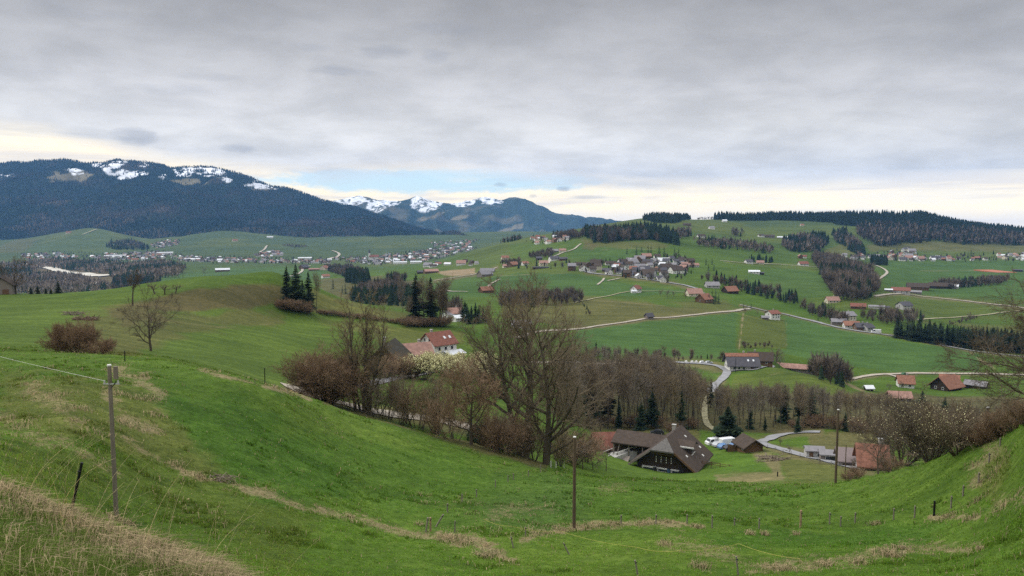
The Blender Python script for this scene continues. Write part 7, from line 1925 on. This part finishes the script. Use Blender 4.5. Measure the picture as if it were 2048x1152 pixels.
def grass():
    rng = np.random.default_rng(9)
    # turf of the meadow: tufts thinning with distance
    n = 140000
    A_ = rng.uniform(-.70, .70, n); Y = np.exp(rng.uniform(math.log(9), math.log(135), n))
    X = A_ * Y
    cl = fbm(X / 1.3, Y / 1.3, 91, 3) + .6 * fbm(X / 6, Y / 6, 92, 2)
    k = cl > -.75
    X, Y, cl = X[k], Y[k], cl[k]
    Z = ground_z(X, Y)
    u, v = at2uv(X / Y, Z / Y)
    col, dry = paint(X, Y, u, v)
    m = 4
    X = np.repeat(X, m) + rng.normal(size=len(X) * m) * .07; Y = np.repeat(Y, m) + rng.normal(size=len(Y) * m) * .07
    Z = np.repeat(Z, m); cl = np.repeat(cl, m); col = np.repeat(col, m, 0); dry = np.repeat(dry, m)
    nn = len(X)
    isd = rng.random(nn) < dry * .95
    L = (.04 + .17 * sst(cl, .12, .75)) * rng.uniform(.6, 1.5, nn) * np.where(isd, 1.5, 1) * (1 + .25 * sst(Y, 40, 120))
    th = rng.random(nn) * 6.28 + 0
    D = np.stack([np.cos(th), np.sin(th)], 1)
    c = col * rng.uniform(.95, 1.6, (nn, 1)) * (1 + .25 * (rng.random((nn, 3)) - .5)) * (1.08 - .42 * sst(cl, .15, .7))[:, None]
    c[isd] = np.array((.25, .20, .12)) * rng.uniform(.5, 1.3, (isd.sum(), 1))
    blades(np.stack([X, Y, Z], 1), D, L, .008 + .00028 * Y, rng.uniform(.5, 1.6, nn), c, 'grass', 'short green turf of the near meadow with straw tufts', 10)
    # long dry grass of the bank at lower left
    n = 42000
    Y = np.exp(rng.uniform(math.log(3.4), math.log(10.5), n)); A_ = rng.uniform(-.78, -.26, n)
    X = A_ * Y
    Z = ground_z(X, Y); u, v = at2uv(X / Y, Z / Y)
    ds = line_d(u, v, [(0, 978), (70, 1010), (140, 1045), (215, 1075), (300, 1115), (460, 1165)])
    pd = fbm(X / .6, Y / .6, 95, 3)
    pk = np.clip(.75 - ds / 95 + pd * .9, .22, 1)
    k = rng.random(n) < .35 + .65 * pk
    X, Y, Z, pk, pd = X[k], Y[k], Z[k], pk[k], pd[k]
    nn = len(X)
    isd = rng.random(nn) < pk * .85 - .05
    L = np.where(isd, rng.uniform(.07, .22, nn), rng.uniform(.06, .17, nn))
    th = rng.normal(size=nn) * 1.7 - .2
    D = np.stack([np.cos(th), np.sin(th)], 1)
    c = np.where(isd[:, None], np.array((.27, .21, .13)) * rng.uniform(.25, 1.3, (nn, 1)), np.array((.055, .082, .016)) * rng.uniform(.5, 1.5, (nn, 1)))
    blades(np.stack([X, Y, Z], 1), D, L, rng.uniform(.0022, .0050, nn) * np.clip(Y / 7.5, .5, 1.2), rng.uniform(.8, 2.8, nn), c, 'grass', 'matted dry grass on the near bank at lower left', 11)
    # tall loose stalks
    ps = []
    for (u, v, Y, n_) in [(10, 985, 7.4, 9), (40, 1000, 7.2, 8), (80, 1015, 7.2, 7), (120, 1040, 7, 9), (160, 1052, 7, 10), (200, 1072, 6.8, 9), (240, 1090, 6.6, 6), (300, 1120, 6.2, 8), (350, 1135, 6, 9), (430, 1150, 5.6, 12), (150, 1062, 7.2, 8), (100, 1030, 7.4, 6)]:
        p = hit(u, v, Y)
        for i in range(max(3, n_ * 2 // 3)):
            ps.append((p.x + rng.normal() * .34, p.y + rng.normal() * .35))
    ps = np.array(ps); nn = len(ps)
    Z = ground_z(ps[:, 0], ps[:, 1])
    th = rng.normal(size=nn) * 1.0 + .1
    L = rng.uniform(.4, 1.0, nn); bd = rng.uniform(.08, .8, nn) ** 1.3
    q = np.linspace(0, 1, 8)[None, :, None]
    Dv = np.stack([np.cos(th), np.sin(th), 0 * th], 1)[:, None, :]
    PP = np.column_stack([ps, Z])[:, None, :] + np.array([0, 0, 1.0]) * (q * (1 - .42 * bd[:, None, None] * q)) * L[:, None, None] + Dv * (.18 * q + bd[:, None, None] * .75 * q ** 2) * L[:, None, None]
    RR = np.linspace(1, .35, 8)[None, :] * rng.uniform(.0011, .0022, nn)[:, None]
    V, f = tubes(PP, RR, 3)
    c = np.repeat(np.array((.40, .35, .20)) * rng.uniform(.5, 1.1, (nn, 1)), 8 * 3, 0)
    tag(obj('dry_stalks', mesh_from('dry_stalks', V, f, mats=[M_BLADE], cols={'tint': c})), 'tall thin straw stalks leaning right on the near bank', 'grass', None, 'stuff')
    # coarse tussocks on the lower meadow
    X, Y, S = [], [], []
    for (u, v, Yh, w, n_) in [(905, 1078, 42, 26, 260), (930, 1085, 40, 22, 180), (975, 1112, 36, 24, 420), (1075, 1068, 45, 30, 160), (1120, 1060, 47, 26, 120), (1175, 1055, 50, 26, 160), (1230, 1049, 53, 20, 150), (1290, 1047, 53, 22, 170), (1340, 1046, 54, 18, 120), (1395, 1055, 53, 12, 80),
                              (1780, 1110, 29, 22, 260), (1800, 1098, 31, 16, 160), (1560, 1140, 28, 26, 260), (1400, 1135, 30, 20, 160), (1330, 1090, 36, 14, 100), (1650, 1130, 29, 20, 130), (1720, 1128, 29, 16, 110), (1890, 1036, 45, 22, 140), (1940, 1038, 44, 14, 80),
                              (1750, 1050, 50, 12, 90), (1500, 1068, 46, 12, 90), (1530, 1070, 46, 8, 90), (1590, 1070, 46, 7, 60), (840, 1050, 50, 10, 60), (700, 1035, 44, 10, 50), (1985, 950, 44, 22, 180), (2000, 1020, 36, 18, 90), (1960, 1000, 42, 16, 90), (230, 1042, 32, 16, 160), (260, 1050, 30, 10, 60),
                              (290, 800, 56, 24, 160), (310, 830, 52, 20, 120), (240, 790, 58, 20, 100), (260, 850, 46, 26, 120), (160, 820, 46, 26, 130), (120, 790, 52, 26, 100), (200, 870, 40, 24, 110), (50, 850, 38, 30, 110), (350, 930, 42, 14, 80), (400, 955, 44, 14, 90)]:
        p = hit(u, v, Yh); sp = w * p.y / F
        X += list(p.x + rng.normal(size=n_) * sp * .55); Y += list(p.y + rng.normal(size=n_) * sp * .9); S += [p.y] * n_
    X, Y, S = np.array(X), np.array(Y), np.array(S); nn = len(X)
    Z = ground_z(X, Y); th = rng.random(nn) * 6.28
    g = rng.random(nn) < .30
    c = np.where(g[:, None], np.array((.05, .085, .018)), np.array((.29, .23, .14))) * rng.uniform(.4, 1.25, (nn, 1))
    blades(np.column_stack([X, Y, Z]), np.stack([np.cos(th), np.sin(th)], 1), rng.uniform(.16, .42, nn), .006 + .00022 * S, rng.uniform(.6, 2.0, nn), c, 'tussock_grass', 'straw-coloured tussocks along the fence and banks of the lower meadow', 13)
grass()

# ------------------------------------------------------------------ haze between here and the mountains
def haze():
    zlo, zhi = 1e9, -1e9
    for o in bpy.data.objects:
        if o.type == 'MESH' and o.get('kind') == 'structure':
            co = np.empty(len(o.data.vertices) * 3, np.float32); o.data.vertices.foreach_get('co', co)
            zlo = min(zlo, co[2::3].min()); zhi = max(zhi, co[2::3].max())
    me = MB().box(-8600, 6000, -60, 11400, zlo - 1.0, zhi + 40).mesh('haze')
    m = bpy.data.materials.new('haze'); m.use_nodes = True
    nt = m.node_tree; nt.nodes.clear()
    vo = nt.nodes.new('ShaderNodeVolumePrincipled'); ou = nt.nodes.new('ShaderNodeOutputMaterial')
    vo.inputs['Density'].default_value = HAZE_D
    vo.inputs['Color'].default_value = (*HAZE_C, 1)
    vo.inputs['Anisotropy'].default_value = 0.0
    nt.links.new(vo.outputs[0], ou.inputs['Volume'])
    me.materials.append(m)
    tag(obj('haze', me), 'thin bluish haze filling the valley air', 'haze', None, 'stuff')
HAZE_D, HAZE_C = 4.0e-5, (.21, .47, .94)
haze()

# ------------------------------------------------------------------ labels for the repeats: say which one by its place among its likes
ORD = ['leftmost', 'second from left', 'third from left', 'fourth from left', 'fifth from left', 'sixth from left', 'seventh from left', 'eighth from left', 'ninth from left', 'tenth from left', 'eleventh from left', 'twelfth from left']
def name_row(items, base):
    items = sorted(items, key=lambda r: r[3])
    n = len(items)
    for i, r in enumerate(items):
        if n == 1: r[0]['label'] = base
        elif n == 2: r[0]['label'] = base + (', left one' if i == 0 else ', right one')
        else: r[0]['label'] = base + ', ' + ('rightmost' if i == n - 1 else ORD[i] if i < len(ORD) else 'near the right end')
def split_named(items, base):
    n = len(items)
    if n <= 12:
        return name_row(items, base)
    us = sorted(r[3] for r in items)
    parts = 5 if n > 60 else 3
    cut = [us[int(n * k / parts)] for k in range(1, parts)]
    nm = ['left end', 'left of middle', 'middle', 'right of middle', 'right end'] if parts == 5 else ['left part', 'middle part', 'right part']
    for k in range(parts):
        g = [r for r in items if sum(r[3] >= c for c in cut) == k]
        if len(g) > 12:
            vm = sorted(r[4] for r in g)[len(g) // 2]
            name_row([r for r in g if r[4] < vm], base + ', %s, upper' % nm[k]); name_row([r for r in g if r[4] >= vm], base + ', %s, lower' % nm[k])
        else:
            name_row(g, base + ', ' + nm[k])
bases = {}
for r in REG:
    bases.setdefault(r[1], []).append(r)
for b_, its in bases.items():
    split_named(its, b_)
bad = [o['label'] for o in bpy.data.objects if o.parent is None and 'label' in o and not 4 <= len(o['label'].split()) <= 16]
print('labels out of range', len(bad), bad[:5])
